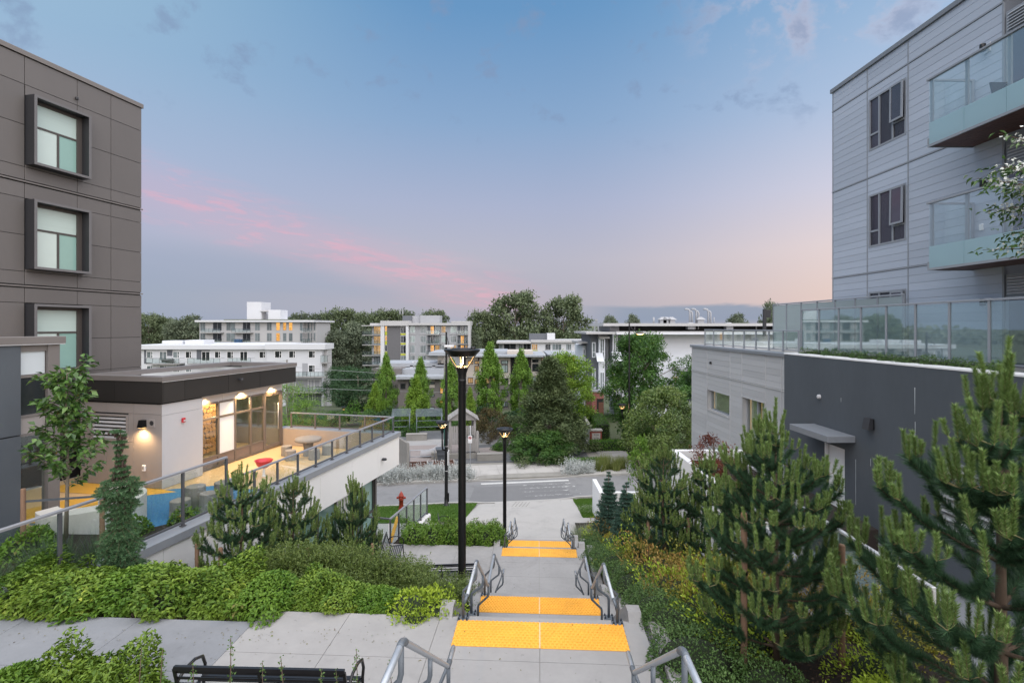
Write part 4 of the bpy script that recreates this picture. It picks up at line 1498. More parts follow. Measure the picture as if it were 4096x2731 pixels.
TX = 2.23
tw = thing('sided_tower', 'grey plank sided apartment tower with glass balconies on the right', 'building', RO, RA)
TT = CZ + 8.66
whole = [(-9.85, -8.05), (-11.57, -9.85), (-14.5, -11.57)]
twin = [(-11.50, -9.92, CZ + 5.85, CZ + 7.58), (-11.50, -9.92, CZ + 2.64, CZ + 4.38), (-11.50, -9.92, CZ - .60, CZ + 1.16)]
tband = [CZ + 7.96, CZ + 4.98, CZ + 1.80]
lev = [TT] + [b + .03 for b in tband] + [CZ - 1.0]
for i in range(4):
    zt = lev[i] if i == 0 else tband[i - 1] - .03
    zb = (tband[i] + .03) if i < 3 else CZ - 1.0
    planks(tw, TX, whole, zb, zt, .228, M['siding_grey'], twin)
box_part('core', M['siding_core'], tw, TX + .03, TX + 7, -14.5, -8.08, CZ - 1.0, TT)
box_part('core', M['siding_core'], tw, TX + .6, TX + 7, -22, -14.52, CZ - 1.0, TT)
for (y0, y1) in [(-8.09, -8.045), (-9.875, -9.83), (-11.595, -11.55), (-14.52, -14.475)]:
    for (a, b) in zip([CZ - 1.0] + tband[::-1], tband[::-1] + [TT]):
        box_part('corner_trim', M['grey_trim'], tw, TX - .008, TX + .028, y0, y1, a + .03, b - .03)
for z in tband:
    box_part('floor_band', M['grey_trim'], tw, TX - .014, TX + .03, -14.5, -8.03, z - .022, z + .022)
box_part('roof_coping', M['grey_cap'], tw, TX - .06, TX + .4, -22, -7.98, TT + .004, TT + .15, .012)
# end face boards
for k in range(42):
    z = CZ - .9 + k * .228
    box_part('plank', M['siding_grey'], tw, TX + .03, TX + 3, -8.075, -8.05, z, z + .22)


def tower_window(z0, z1):
    y0, y1 = -11.50, -9.92
    X = TX + .03
    w = MB()
    w.box(X - .04, X + .04, y0, y0 + .06, z0, z1).box(X - .04, X + .04, y1 - .06, y1, z0, z1).box(X - .04, X + .04, y0 + .06, y1 - .06, z0, z0 + .06).box(X - .04, X + .04, y0 + .06, y1 - .06, z1 - .06, z1)
    ya, yb = y1 - .46, y0 + .55
    w.box(X - .035, X + .03, ya - .03, ya + .03, z0 + .06, z1 - .06).box(X - .035, X + .03, yb - .03, yb + .03, z0 + .06, z1 - .06)
    zl = z0 + .06 + .46
    w.box(X - .035, X + .03, ya + .03, y1 - .06, zl - .03, zl + .03).box(X - .035, X + .03, y0 + .06, yb - .03, zl - .03, zl + .03)
    f = w.build('window', M['grey_trim'], tw)
    for (a, b, c, d) in [(ya + .03, y1 - .06, z0 + .06, zl - .03), (ya + .03, y1 - .06, zl + .03, z1 - .06), (yb + .03, ya - .03, z0 + .06, z1 - .06), (y0 + .06, yb - .03, z0 + .06, zl - .03), (y0 + .06, yb - .03, zl + .03, z1 - .06)]:
        MB().box(X, X + .012, a, b, c, d).build('pane', M['pane_tower'], f)
    # awning sash pushed open at the near side
    o = .02
    A, B = (y0 + .03, zl + .05, z1 - .04), (yb - .01, zl + .05, z1 - .04)
    s = MB()
    def sx(z):
        return X - .09 - o * (z1 - .04 - z) / (z1 - zl)
    for (p, q, c, d) in [(y0 + .03, y0 + .09, zl + .02, z1 - .04), (yb - .07, yb - .01, zl + .02, z1 - .04)]:
        s.hexa([(sx(c) - .04, p, c), (sx(c), p, c), (sx(c), q, c), (sx(c) - .04, q, c), (sx(d) - .04, p, d), (sx(d), p, d), (sx(d), q, d), (sx(d) - .04, q, d)])
    for (c, d) in [(zl + .02, zl + .08), (z1 - .10, z1 - .04)]:
        s.hexa([(sx(c) - .04, y0 + .09, c), (sx(c), y0 + .09, c), (sx(c), yb - .07, c), (sx(c) - .04, yb - .07, c), (sx(d) - .04, y0 + .09, d), (sx(d), y0 + .09, d), (sx(d), yb - .07, d), (sx(d) - .04, yb - .07, d)])
    s.build('open_sash', M['grey_trim'], f)
    c, d = zl + .08, z1 - .10
    MB().hexa([(sx(c) - .026, y0 + .09, c), (sx(c) - .014, y0 + .09, c), (sx(c) - .014, yb - .07, c), (sx(c) - .026, yb - .07, c), (sx(d) - .026, y0 + .09, d), (sx(d) - .014, y0 + .09, d), (sx(d) - .014, yb - .07, d), (sx(d) - .026, yb - .07, d)]).build('pane', M['pane_tower'], f)


for (a, b, c, d) in twin:
    tower_window(c, d)


def balcony(z, label):
    """slab top at z; glass front runs on past the picture edge"""
    x0, x1, y0, y1 = TX - 1.20, TX - .02, -20.5, -13.72
    b = thing('balcony', label, 'balcony', RO, RA, 'glass balconies of the grey tower')
    MB().box(x0 + .02, x1, y0, y1 - .02, z - .16, z).build('slab', M['concrete'], b)
    nb = 9
    for k in range(nb):
        xa = x0 + .03 + (x1 - x0 - .04) * k / nb
        MB().box(xa, xa + (x1 - x0 - .04) / nb - .008, y0, y1 - .03, z - .185, z - .162).build('soffit_board', M['soffit_wood'], b)
    MB().box(x0 - .02, x1, y1 - .02, y1 + .02, z - .20, z + .02).build('edge_trim', M['grey_trim'], b)
    MB().box(x0 - .02, x0 + .02, y0, y1 - .021, z - .20, z - .14).build('edge_trim', M['grey_trim'], b)
    top = z + 1.52
    MB().box(x0 - .04, x0 + .04, y0, y1 + .03, top, top + .045).build('top_rail', M['grey_trim'], b)
    MB().box(x0 + .041, x1, y1 - .03, y1 + .03, top, top + .045).build('top_rail', M['grey_trim'], b)
    ysp = [y1 - .02, y1 - 1.02, y1 - 2.05, y1 - 3.1, y1 - 4.2, y1 - 5.3]
    for y in ysp:
        MB().box(x0 + .02, x0 + .07, y - .07, y + .0, z + .02, top - .002).build('post', M['grey_trim'], b)
    MB().box(x1 - .07, x1 - .01, y1 - .05, y1 + .0, z + .02, top - .002).build('post', M['grey_trim'], b)
    for i in range(len(ysp) - 1):
        MB().box(x0 - .008, x0 + .006, ysp[i + 1] + .004, ysp[i] - .004, z + .42, top - .01).build('glass_panel', M['glass_balc'], b)
        MB().box(x0 - .010, x0 + .008, ysp[i + 1] + .004, ysp[i] - .004, z - .14, z + .415).build('frosted_panel', M['glass_frost'], b)
    MB().box(x0 + .08, x1 - .08, y1 - .016, y1 - .004, z + .42, top - .01).build('glass_panel', M['glass_balc'], b)
    MB().box(x0 + .03, x1 - .02, y1 - .018, y1 - .002, z + .02, z + .415).build('frosted_panel', M['glass_frost'], b)
    return b


balcony(CZ + 4.86, 'upper glass balcony with wood soffit on the grey tower')
balcony(CZ + 1.66, 'lower glass balcony behind the white flowering branch')
# balcony doors and vents near the picture edge
for zf in (CZ + 4.9, CZ + 1.7, CZ - 1.5):
    d = box_part('patio_door', M['grey_trim'], tw, TX + .02, TX + .10, -16.6, -14.53, zf, zf + 2.25)
    for (a, b) in [(-15.48, -14.63), (-16.5, -15.56)]:
        MB().box(TX + .005, TX + .018, a, b, zf + .1, zf + 2.15).build('pane', M['pane_tower'], d)
    v = box_part('vent', M['grey_trim'], tw, TX + .03, TX + .10, -16.6, -14.53, zf + 2.26, zf + 2.78)
    for k in range(6):
        z = zf + 2.30 + k * .075
        MB().hexa([(TX - .01, -16.5, z), (TX + .03, -16.5, z + .03), (TX + .03, -14.6, z + .03), (TX - .01, -14.6, z), (TX - .01, -16.5, z + .012), (TX + .03, -16.5, z + .045), (TX + .03, -14.6, z + .045), (TX - .01, -14.6, z + .012)]).build('blade', M['silver_trim'], v)
for k, (z, lab) in enumerate([(CZ + 7.05, 'topmost black cylinder light on the grey tower'), (CZ + 3.62, 'middle black cylinder light on the grey tower, between the two balconies'), (CZ + .62, 'lowest black cylinder light on the grey tower, just above the glass screen')]):
    q = thing('wall_light', lab, 'wall light', rw(TX - .01, -14.1, z), RA, 'cylinder lights on the grey tower')
    MB().lathe([(.0, -.09), (.062, -.09), (.066, -.08), (.066, .08), (.062, .09), (0, .09)], 14, (-.12, 0, 0)).build('shade', M['black_metal'], q)
    MB().box(-.06, 0, -.03, .03, -.03, .03).build('arm', M['black_metal'], q)
    MB().bbox(-.012, .0, -.09, .09, -.12, .12, .004).build('plate', M['silver_trim'], q)
bo = thing('balcony_outlet', 'white outlet box on the tower wall behind the lower balcony glass', 'outlet', rw(TX, -13.95, CZ + 2.55), RA)
MB().bbox(-.05, 0, -.05, .05, -.08, .08, .012).build('cover', M['panel_white'], bo)
ch = thing('balcony_chair', 'grey curved arm chair on the upper balcony', 'chair', rw(TX - .55, -15.3, CZ + 4.86), RA)
for s in (-.24, .24):
    MB().tube([(s, .25, 0), (s, .22, .42), (s, .1, .62), (s, -.1, .66), (s, -.24, .60), (s, -.26, 0)], .016, 6).build('leg', M['frame_dark'], ch)
MB().bbox(-.24, .24, -.24, .24, .40, .44, .01).build('seat', M['frame_dark'], ch)
MB().hexa([(-.24, .22, .44), (.24, .22, .44), (.24, .26, .44), (-.24, .26, .44), (-.24, .32, .9), (.24, .32, .9), (.24, .36, .9), (-.24, .36, .9)]).build('backrest', M['frame_dark'], ch)

# ---- wing
wg = thing('sided_wing', 'low grey plank sided wing with recessed windows and roof terrace', 'building', RO, RA)
WT = CZ - .94
wcols = [(-2.0, 0.0), (-4.5, -2.0), (-5.6, -4.5), (-7.5, -5.6), (-8.6, -7.5), (-9.0, -8.6)]
wwin = [(-4.44, -2.06, CZ - 4.0, CZ - 3.04), (-7.44, -5.66, CZ - 5.9, CZ - 2.92)]
planks(wg, 0, wcols, CZ - 2.25, WT - .13, .225, M['siding_wing'])
planks(wg, 0, wcols, .6, CZ - 2.31, .225, M['siding_wing'], wwin)
box_part('belt_trim', M['silver_trim'], wg, -.03, .03, -9.0, .02, CZ - 2.305, CZ - 2.262)
for y in (-.02, -2.0, -4.5, -5.6, -7.5, -8.6):
    box_part('batten', M['silver_trim'], wg, -.012, .026, y - .013, y + .013, CZ - 2.258, WT - .135)
    box_part('batten', M['silver_trim'], wg, -.012, .026, y - .013, y + .013, CZ - 2.92 if y in (-7.5, -5.6) else .6, CZ - 2.31)
box_part('roof_coping', M['grey_cap'], wg, -.08, .5, -9.0, .08, WT - .125, WT, .015)
box_part('core', M['siding_core'], wg, .42, 10, -20, -.02, .4, WT - .14)
box_part('core', M['siding_core'], wg, .03, .40, -2.03, -.03, .4, WT - .14)
box_part('core', M['siding_core'], wg, .03, .40, -5.64, -4.46, .4, WT - .14)
box_part('core', M['siding_core'], wg, .03, .40, -9.0, -7.46, .4, WT - .14)
box_part('core', M['siding_core'], wg, .03, .40, -4.45, -2.05, CZ - 3.03, WT - .14)
box_part('core', M['siding_core'], wg, .03, .40, -4.45, -2.05, .4, CZ - 4.02)
box_part('core', M['siding_core'], wg, .03, .40, -7.45, -5.65, CZ - 2.91, WT - .14)
M['reveal_grey'] = surf('reveal_grey', (0.46, 0.46, 0.47), 0.6, 0.05, 1.0)
for n_, (y0, y1, z0, z1) in enumerate(wwin):
    rv = MB()
    rv.box(-.01, .30, y0 - .03, y0, z0, z1).box(-.01, .30, y1, y1 + .03, z0, z1).box(-.02, .30, y0 - .03, y1 + .03, z1, z1 + .03).box(-.03, .30, y0 - .03, y1 + .03, z0 - .04, z0)
    w = rv.build('window', M['reveal_grey'], wg)
    fm = MB()
    ym = (y0 + y1) / 2
    for a in (y0 + .03, y1 - .03):
        fm.box(.18, .26, a - .03, a + .03, z0, z1)
    if n_ == 1:
        fm.box(.18, .26, ym - .05, ym + .05, z0, z1)
    fm.box(.18, .26, y0 + .06, y1 - .06, z1 - .05, z1).box(.18, .26, y0 + .06, y1 - .06, z0, z0 + .05)
    fm.build('frame', M['grey_trim'], w)
    for (a, b) in ([(y0 + .06, y1 - .06)] if n_ == 0 else [(y0 + .06, ym - .05), (ym + .05, y1 - .06)]):
        MB().box(.22, .23, a, b, z0 + .05, z1 - .05).build('pane', M['glass'], w)
        MB().box(.30, .31, a, b, z0 + .05, z1 - .05).build('blind', M['blind_warm'], w)
        MB().box(.285, .29, b - .10, b - .02, z0 + .05, z1 - .05).build('lit_gap', M['lit_soft'], w)
wsn = thing('wing_sensor', 'tiny black camera on the grey wing parapet', 'camera', rw(-.005, -2.5, CZ - 1.72), RA)
MB().bbox(-.08, 0, -.05, .05, -.06, .06, .02).build('housing', M['black_metal'], wsn)

# ---- dark stucco wall with door, canopy, louvre
dw = thing('stucco_wall', 'long dark slate stucco wall with white door below the glass screen', 'wall', RO, RA)
DX = -.12
door = (-12.16, -11.30, CZ - 5.67, CZ - 3.55)
lou = (-16.75, -15.35, CZ - 4.55, CZ - 2.98)
mb = MB()
for (u0, u1, z0, z1) in cut([(-19.0, -9.0, .5, WT - .02)], [door, lou]):
    mb.box(DX, .40, u0, u1, z0, z1)
mb.build('wall', M['stucco_dark'], dw)
box_part('cap', M['white_wall'], dw, DX - .012, .32, -19.0, -8.98, WT - .018, WT + .03, .012)
d = box_part('door', M['panel_white'], dw, DX + .10, DX + .15, door[0], door[1], door[2], door[3])
MB().bbox(DX + .04, DX + .10, door[0] + .08, door[0] + .13, door[2] + 1.0, door[2] + 1.05, .01).build('handle', M['silver_trim'], d)
box_part('door_frame', M['silver_trim'], dw, DX - .005, DX + .09, door[1] - .001, door[1] + .05, door[2], door[3])
cn = MB()
cn.bbox(-.92, DX - .002, -12.62, -10.72, CZ - 3.25, CZ - 3.07, .01)
cn.build('canopy', M['grey_cap'], dw)
lv = MB()
for (a, b, c, d_) in [(lou[0], lou[0] + .06, lou[2], lou[3]), (lou[1] - .06, lou[1], lou[2], lou[3]), (lou[0] + .06, lou[1] - .06, lou[3] - .06, lou[3]), (lou[0] + .06, lou[1] - .06, lou[2], lou[2] + .06)]:
    lv.box(DX - .03, DX + .2, a, b, c, d_)
lo = lv.build('louvre', M['grey_trim'], dw)
for k in range(9):
    z = lou[2] + .08 + k * .162
    MB().hexa([(DX - .02, lou[0] + .06, z), (DX + .14, lou[0] + .06, z + .10), (DX + .14, lou[1] - .06, z + .10), (DX - .02, lou[1] - .06, z),
               (DX - .02, lou[0] + .06, z + .018), (DX + .14, lou[0] + .06, z + .118), (DX + .14, lou[1] - .06, z + .118), (DX - .02, lou[1] - .06, z + .018)]).build('blade', M['silver_trim'], lo)
box_part('louvre_back', M['panel_core'], dw, DX + .22, DX + .26, lou[0], lou[1], lou[2], lou[3])
M['drip'] = surf('drip', (0.62, 0.66, 0.68), 0.8, 0.3, 6.0)
for (y, z0, z1, w_) in [(-14.67, CZ - 2.1, CZ - 1.3, .007), (-14.68, CZ - 3.0, CZ - 2.1, .004), (-12.62, CZ - 5.0, CZ - 3.4, .004), (-12.0, CZ - 2.2, CZ - 2.05, .004), (-13.2, CZ - 3.75, CZ - 3.5, .004)]:
    MB().hexa([(DX - .003, y - w_ * .3, z0), (DX, y - w_ * .3, z0), (DX, y + w_ * .3, z0), (DX - .003, y + w_ * .3, z0),
               (DX - .003, y - w_, z1 - .2 * (z1 - z0)), (DX, y - w_, z1 - .2 * (z1 - z0)), (DX, y + w_, z1 - .2 * (z1 - z0)), (DX - .003, y + w_, z1 - .2 * (z1 - z0))]).build('drip_stain', M['drip'], dw)
q = thing('flood_light', 'brown box flood light on the dark stucco wall', 'wall light', rw(DX, -13.25, CZ - 2.6), RA)
MB().bbox(-.06, 0, -.10, .10, -.14, .14, .015).build('back_box', M['black_metal'], q)
MB().hexa([(-.20, -.12, -.15), (-.06, -.12, -.15), (-.06, .12, -.15), (-.20, .12, -.15), (-.14, -.12, .15), (-.06, -.12, .15), (-.06, .12, .15), (-.14, .12, .15)]).build('hood', M['frame_dark'], q)
q = thing('wall_bell', 'round white bell on the dark stucco wall', 'bell', rw(DX, -11.0, CZ - 2.18), RA)
m = MB()
ring = [(.07, 0.0), (.07, -.05), (.055, -.07), (.001, -.075)]
vs = []
for (r, x) in ring:
    vs += [(x, r * math.cos(2 * math.pi * k / 16), r * math.sin(2 * math.pi * k / 16)) for k in range(16)]
m.add(vs, [(i * 16 + k, (i + 1) * 16 + k, (i + 1) * 16 + (k + 1) % 16, i * 16 + (k + 1) % 16) for i in range(3) for k in range(16)], True)
m.build('dome', M['panel_light'], q)

# ---- glass on the roof terrace
railing('glass_screen', 'tall reflective glass screen standing above the dark stucco wall', rw(.83, -16.6), rw(.83, -8.45), CZ - .89, CZ + .63, 9, M['grey_trim'], M['grey_trim'], glass='glass_screen')
railing('glass_railing', 'low clear glass railing along the far edge of the wing roof', rw(.75, -8.4), rw(.3, -1.0), CZ - .935, CZ - .12, 9, M['grey_trim'], M['grey_trim'])
railing('privacy_screen', 'frosted glass privacy screen behind the tall glass screen', rw(1.66, -12.1), rw(1.66, -5.0), CZ - .92, CZ + .97, 8, M['grey_trim'], M['grey_trim'], glass='glass_mist')
cl = thing('end_column', 'pale grey post closing the glass screen at the right edge', 'post', rw(.83, -16.85), RA)
MB().bbox(-.16, .16, -.3, .2, CZ - 2.4, CZ + .95, .01).build('shaft', M['reveal_grey'], cl)
MB().bbox(-.2, .2, -.34, .24, CZ + .951, CZ + 1.05, .01).build('cap', M['reveal_grey'], cl)
rf = box_part('roof_deck', M['concrete_pale'], wg, .33, 10, -20, -.1, WT - .13, WT - .03)
pole = thing('flue_post', 'dark square post with small box on the wing roof', 'post', at(3058, 1322, 27.5) - Vector((0, 0, .3)))
MB().box(-.07, .07, -.07, .07, 0, 1.45).build('shaft', M['frame_dark'], pole)
MB().bbox(.071, .32, -.06, .06, 1.0, 1.42, .01).build('box', M['frame_dark'], pole)

# ---- walk, planters and low white walls beside the building
flat('walkway', [(5.85, 5.0), (9.8, 5.0), (9.8, 17.0), (5.85, 17.0)], CZ - 5.69, M['concrete_blue'])
pw = thing('patio_wall', 'white patio planter wall with sharp corner below the grey wing', 'planter wall')
MB().bbox(6.22, 6.44, 12.8, 20.0, .9, CZ - 4.78, .012).build('side', M['panel_white'], pw)
MB().bbox(6.445, 9.35, 19.78, 20.0, .9, CZ - 4.78, .012).build('back', M['panel_white'], pw)
MB().box(6.445, 9.3, 13.0, 19.77, .9, CZ - 5.15).build('fill', M['soil'], pw)
railing('glass_railing', 'clear glass railing beside the red maple on the patio', (7.35, 18.6), (7.35, 13.2), CZ - 5.14, CZ - 4.28, 5, M['silver_trim'], M['silver_trim'])
lwl = thing('lawn_wall', 'white L shaped retaining wall at the end of the right lawn', 'wall')
MB().bbox(4.38, 4.60, 25.9, 27.9, .3, CZ - 8.28, .012).build('side', M['panel_white'], lwl)
MB().bbox(4.38, 9.4, 25.66, 25.895, .3, CZ - 8.30, .012).build('front', M['panel_white'], lwl)
railing('stair_guard', 'glass guard with white posts beside the walk behind the pines', (5.92, 10.4), (5.92, 7.2), CZ - 4.75, CZ - 3.65, 4, M['silver_trim'], M['silver_trim'], glass='glass_screen')
gw = thing('guard_wall', 'low concrete wall under the glass guard behind the pines', 'wall')
MB().bbox(5.8, 6.04, 6.4, 12.6, 4.4, CZ - 4.76, .012).build('wall', M['concrete_blue'], gw)
pwl = thing('corner_planter', 'low pale concrete planter corner under the big right pine', 'planter')
MB().bbox(3.78, 3.98, 3.2, 5.05, 5.6, 6.95, .012).build('side', M['concrete'], pwl)
MB().bbox(3.985, 5.85, 4.85, 5.05, 5.6, 6.95, .012).build('back', M['concrete'], pwl)
ck = thing('bed_edge', 'short concrete bed edge between the two staked pines', 'kerb')
MB().bbox(4.35, 5.75, 7.45, 7.62, 5.8, 6.52, .012).build('block', M['concrete'], ck)
# ------------------------------------------------------------------ handrails, lamps, benches, hydrant, signs
def handrail(name, label, s, pts, posts, end_a, end_b):
    """pts: rail line (y, z); s: side; posts: (y, ground z, rail z)"""
    t = thing(name, label, 'handrail', (STX, 0, 0), STA, 'galvanised stair handrails')
    xr, xp = s * .955, s * 1.15
    r = .0245
    line = []
    P = [Vector((xr, y, z)) for y, z in pts]
    # mitre the bends a little
    for i, p in enumerate(P):
        if 0 < i < len(P) - 1:
            a = (P[i - 1] - p).normalized()
            b = (P[i + 1] - p).normalized()
            line += [p + a * .05, p + (a + b) * .012, p + b * .05]
        else:
            line.append(p)
    MB().tube(line, r, 10).build('rail', M['galv'], t)
    for i in range(1, len(P) - 1):
        sl = MB()
        a = (P[i - 1] - P[i]).normalized()
        b = (P[i + 1] - P[i]).normalized()
        sl.tube([P[i] + a * .085, P[i] + a * .05, P[i] + (a + b) * .012, P[i] + b * .05, P[i] + b * .085], r * 1.09, 10).build('elbow', M['galv_dark'], t)
    for (y, gz, rz) in posts:
        p = MB()
        h = rz - gz
        zb = gz + h * .47
        zc = gz + h * .74
        p.tube([(xp, y, gz), (xp, y, zb - .02), (xp - s * .012, y, zb + .03), (xr + s * .012, y, zc - .03), (xr, y, zc + .02), (xr, y, rz - .01)], .021, 8)
        po = p.build('post', M['galv_dark'], t)
        b = MB().bbox(xp - .085, xp + .085, y - .07, y + .07, gz - .002, gz + .014, .004)
        b.build('base_plate', M['galv_dark'], po)
        q = MB()
        for dx in (-.06, .06):
            for dy in (-.045, .045):
                q.lathe([(.013, .013), (.013, .034), (.006, .034), (.006, .05), (0, .05)], 6, (xp + dx, y + dy, gz), False)
        q.build('anchor_bolts', M['bolt'], po)
    # return loops at both ends, back to the lower bend of the nearest post
    for e, (y, gz, rz), p in ((end_a, posts[0], P[0]), (end_b, posts[-1], P[-1])):
        if not e:
            continue
        h = rz - gz
        q = Vector((xp, y, gz + h * .47))
        d = Vector((0, -1 if p.y < y else 1, 0))
        MB().tube([p - d * .01, p + d * .05 + Vector((s * .01, 0, -.02)), p + d * .06 + Vector((s * .03, 0, -.07)), p.lerp(q, .35) + Vector((0, 0, -.03)), q], .019, 8).build('return', M['galv_dark'], t)
    return t


H = .85
for s, side in ((-1, 'left'), (1, 'right')):
    handrail('handrail', f'nearest {side} handrail at the bottom edge of the picture', s,
             [(2.7, L0 + H), (3.50, L0 + H), (5.30, L1 + H), (5.62, L1 + H)],
             [(3.46, L0, L0 + H), (4.40, L0 - .72 + .16, L0 + H - .68), (5.30, L1, L1 + H)], True, True)
    handrail('handrail', f'{side} handrail of the middle flights beside the dotted yellow strips', s,
             [(6.72, L1 + H), (7.72, L1 + H), (9.46, L2 + H), (10.78, L2 + H), (13.40, L3 + H), (13.72, L3 + H)],
             [(7.66, L1, L1 + H), (8.6, L1 - .45, L1 + H - .62), (9.55, L2 + .03, L2 + H), (10.74, L2, L2 + H), (12.1, L2 - .72, L2 + H - .85), (13.42, L3, L3 + H)], True, True)
    handrail('handrail', f'{side} handrail of the lower flights beside the ribbed yellow strips', s,
             [(16.1, L3 + H), (17.1, L3 + H), (18.5, L4 + H), (20.04, L4 + H), (22.2, PZ + H), (22.55, PZ + H)],
             [(17.06, L3, L3 + H), (17.8, L3 - .42, L3 + H - .48), (18.6, L4 + .03, L4 + H), (20.0, L4, L4 + H), (21.1, L4 - .5, L4 + H - .66), (22.25, PZ, PZ + H)], True, True)


def lamp_head(parent, z, r=.365, light=38):
    """shallow saucer carried by four lit arms on a flared collar; z is the pole top"""
    MB().lathe([(.078, -.10), (.082, -.06), (.082, .0), (.092, .06), (.125, .15), (.135, .18), (.125, .185), (.02, .185)], 18, (0, 0, z)).build('collar', M['black_metal'], parent)
    hd = MB().lathe([(.02, .40), (r * .72, .40), (r * .75, .41), (r * .97, .50), (r, .515), (r, .53), (r * .97, .54), (r * .6, .55), (r * .58, .56), (.02, .565)], 28, (0, 0, z)).build('saucer', M['black_metal'], parent)
    MB().lathe([(.05, 0), (.05, .03), (.04, .045), (0, .045)], 10, (r * .62, -.05, z + .55)).build('photocell', M['black_metal'], hd)
    MB().lathe([(.0, .186), (.10, .186), (.11, .19), (.11, .20), (.0, .203)], 16, (0, 0, z)).build('light_ring', M['led'], parent)
    for k in range(4):
        a = R(14 + 90 * k)
        c, s = math.cos(a), math.sin(a)
        pts = [(.11, .16), (.15, .215), (.20, .29), (.245, .37), (.27, .42)]
        m = MB()
        for i in range(len(pts) - 1):
            m.bar((pts[i][0] * c, pts[i][0] * s, z + pts[i][1]), (pts[i + 1][0] * c, pts[i + 1][0] * s, z + pts[i + 1][1]), .030, .024, (c, s, 0))
        arm = m.build('arm', M['black_metal'], parent)
        m = MB()
        pts2 = [(p[0] - .019, p[1] + .008) for p in pts]
        for i in range(len(pts2) - 1):
            m.bar((pts2[i][0] * c, pts2[i][0] * s, z + pts2[i][1]), (pts2[i + 1][0] * c, pts2[i + 1][0] * s, z + pts2[i + 1][1]), .013, .005, (c, s, 0))
        m.build('led_strip', M['led'], arm)
    ld = bpy.data.lights.new('lamp_light', 'POINT')
    ld.energy = light
    ld.color = (1.0, 0.70, 0.36)
    ld.shadow_soft_size = 0.12
    l = bpy.data.objects.new('lamp_light', ld)
    COL.objects.link(l)
    l.parent = parent
    l.location = (0, 0, z + .31)


def lamp(loc, h, label, light=38):
    t = thing('path_lamp', label, 'street lamp', loc, 0, 'saucer headed path lamps')
    MB().lathe([(.11, 0), (.11, .03), (.085, .06), (.079, .08), (.077, h - .63), (.082, h - .62), (.082, h - .58), (.075, h - .575)], 18).build('pole', M['black_metal'], t)
    lamp_head(t, h - .69 + .05 + .12, light=light)
    return t


lamp((-1.005, 10.3, 5.0), CZ - .47 - 5.0, 'tall black path lamp with lit arms nearest the camera', 240)
lamp((-.32, 22.4, PZ - .03), 6.22 - PZ + .05, 'black path lamp beside the lowest flight of steps', 110)
# street column with a high road lantern and a low saucer on a bracket
sp_ = thing('street_lamp', 'tall black street light column by the left lawn with signs', 'street lamp', (-3.76, 29.3, CZ - 10.24))
HS = 9.95
MB().lathe([(.16, 0), (.16, .04), (.12, .05), (.115, .5), (.10, .55), (.09, 3.5), (.05, HS)], 14).build('pole', M['black_metal'], sp_)
MB().bbox(.09, .16, -.06, .06, .25, .75, .02).build('hand_box', M['black_metal'], sp_)
MB().bbox(-.2, .2, -.2, .2, -.02, .02, .01).build('base_plate', M['galv'], sp_)
MB().tube([(0, 0, HS - .1), (.10, -.3, HS - .35), (.2, -.6, HS - .62), (.25, -.9, HS - .75)], .022, 8).build('arm', M['black_metal'], sp_)
MB().bbox(.0, .55, -1.05, -.78, HS - .83, HS - .72, .03).build('lantern', M['silver_trim'], sp_)
for z in (2.0, 3.4, 4.65):
    MB().lathe([(.099, z), (.101, z), (.101, z + .03), (.099, z + .03)], 14).build('band', M['silver_trim'], sp_)
sg = MB().bbox(.10, .13, -.30, .30, 2.4, 3.15, .008).build('sign_plate', M['panel_white'], sp_)
MB().box(.131, .134, -.24, .24, 2.47, 3.08).build('border', M['frame_dark'], sg)
MB().box(.1345, .136, -.20, .20, 2.51, 3.04).build('field', M['panel_white'], sg)
MB().bar((.137, -.07, 2.58), (.137, .08, 2.95), .05, .004, (1, 0, 0)).build('symbol', M['frame_dark'], sg)
sh_ = thing('saucer_lamp', 'lit saucer lamp hung on the street light column', 'street lamp', (-3.98, 29.22, CZ - 10.24), 0)
MB().tube([(.14, .06, 3.2), (.02, .02, 3.25), (0, 0, 3.4), (0, 0, 4.3)], .045, 10).build('bracket', M['black_metal'], sh_)
lamp_head(sh_, 4.30, light=45)


def bench(loc, rz, label):
    """slatted metal park bench; local -y is the front (seat side), back along +y"""
    t = thing('park_bench', label, 'bench', loc, rz, 'black slatted park benches')
    L = 1.8
    seat = MB()
    prof_s = [(-.26, .43), (-.21, .445), (-.15, .44), (-.09, .432), (-.03, .425), (.03, .42), (.09, .42)]
    for (y, z) in prof_s:
        MB().bar((-L / 2, y, z), (L / 2, y, z), .035, .012).build('seat_slat', M['bench_metal'], t)
    for (y, z) in [(.155, .48), (.172, .555), (.19, .63), (.208, .705), (.226, .78)]:
        MB().bar((-L / 2, y, z), (L / 2, y, z), .010, .026).build('back_slat', M['bench_metal'], t)
    MB().bar((-L / 2, .245, .835), (L / 2, .245, .835), .035, .04).build('top_rail', M['bench_metal'], t)
    for x in (-L / 2, 0, L / 2):
        f = MB()
        for a, b in zip([(-.27, .43), (-.1, .43), (.08, .41), (.15, .46)], [(-.1, .43), (.08, .41), (.15, .46), (.25, .85)]):
            f.bar((x, a[0], a[1] - .02), (x, b[0], b[1] - .02), .03, .02)
        f.build('frame', M['bench_metal'], t)
    for x in (-L / 2, L / 2):
        xs = x + (.02 if x > 0 else -.02)
        MB().tube([(xs, -.30, 0), (xs, -.27, .3), (xs, -.27, .43), (xs, -.30, .52), (xs, -.25, .64), (xs, -.12, .69), (xs, .05, .69), (xs, .16, .64), (xs, .20, .56)], .018, 8).build('arm', M['bench_metal'], t)
        MB().tube([(xs, .26, 0), (xs, .14, .25), (xs, .10, .42)], .018, 8).build('leg', M['bench_metal'], t)
    return t


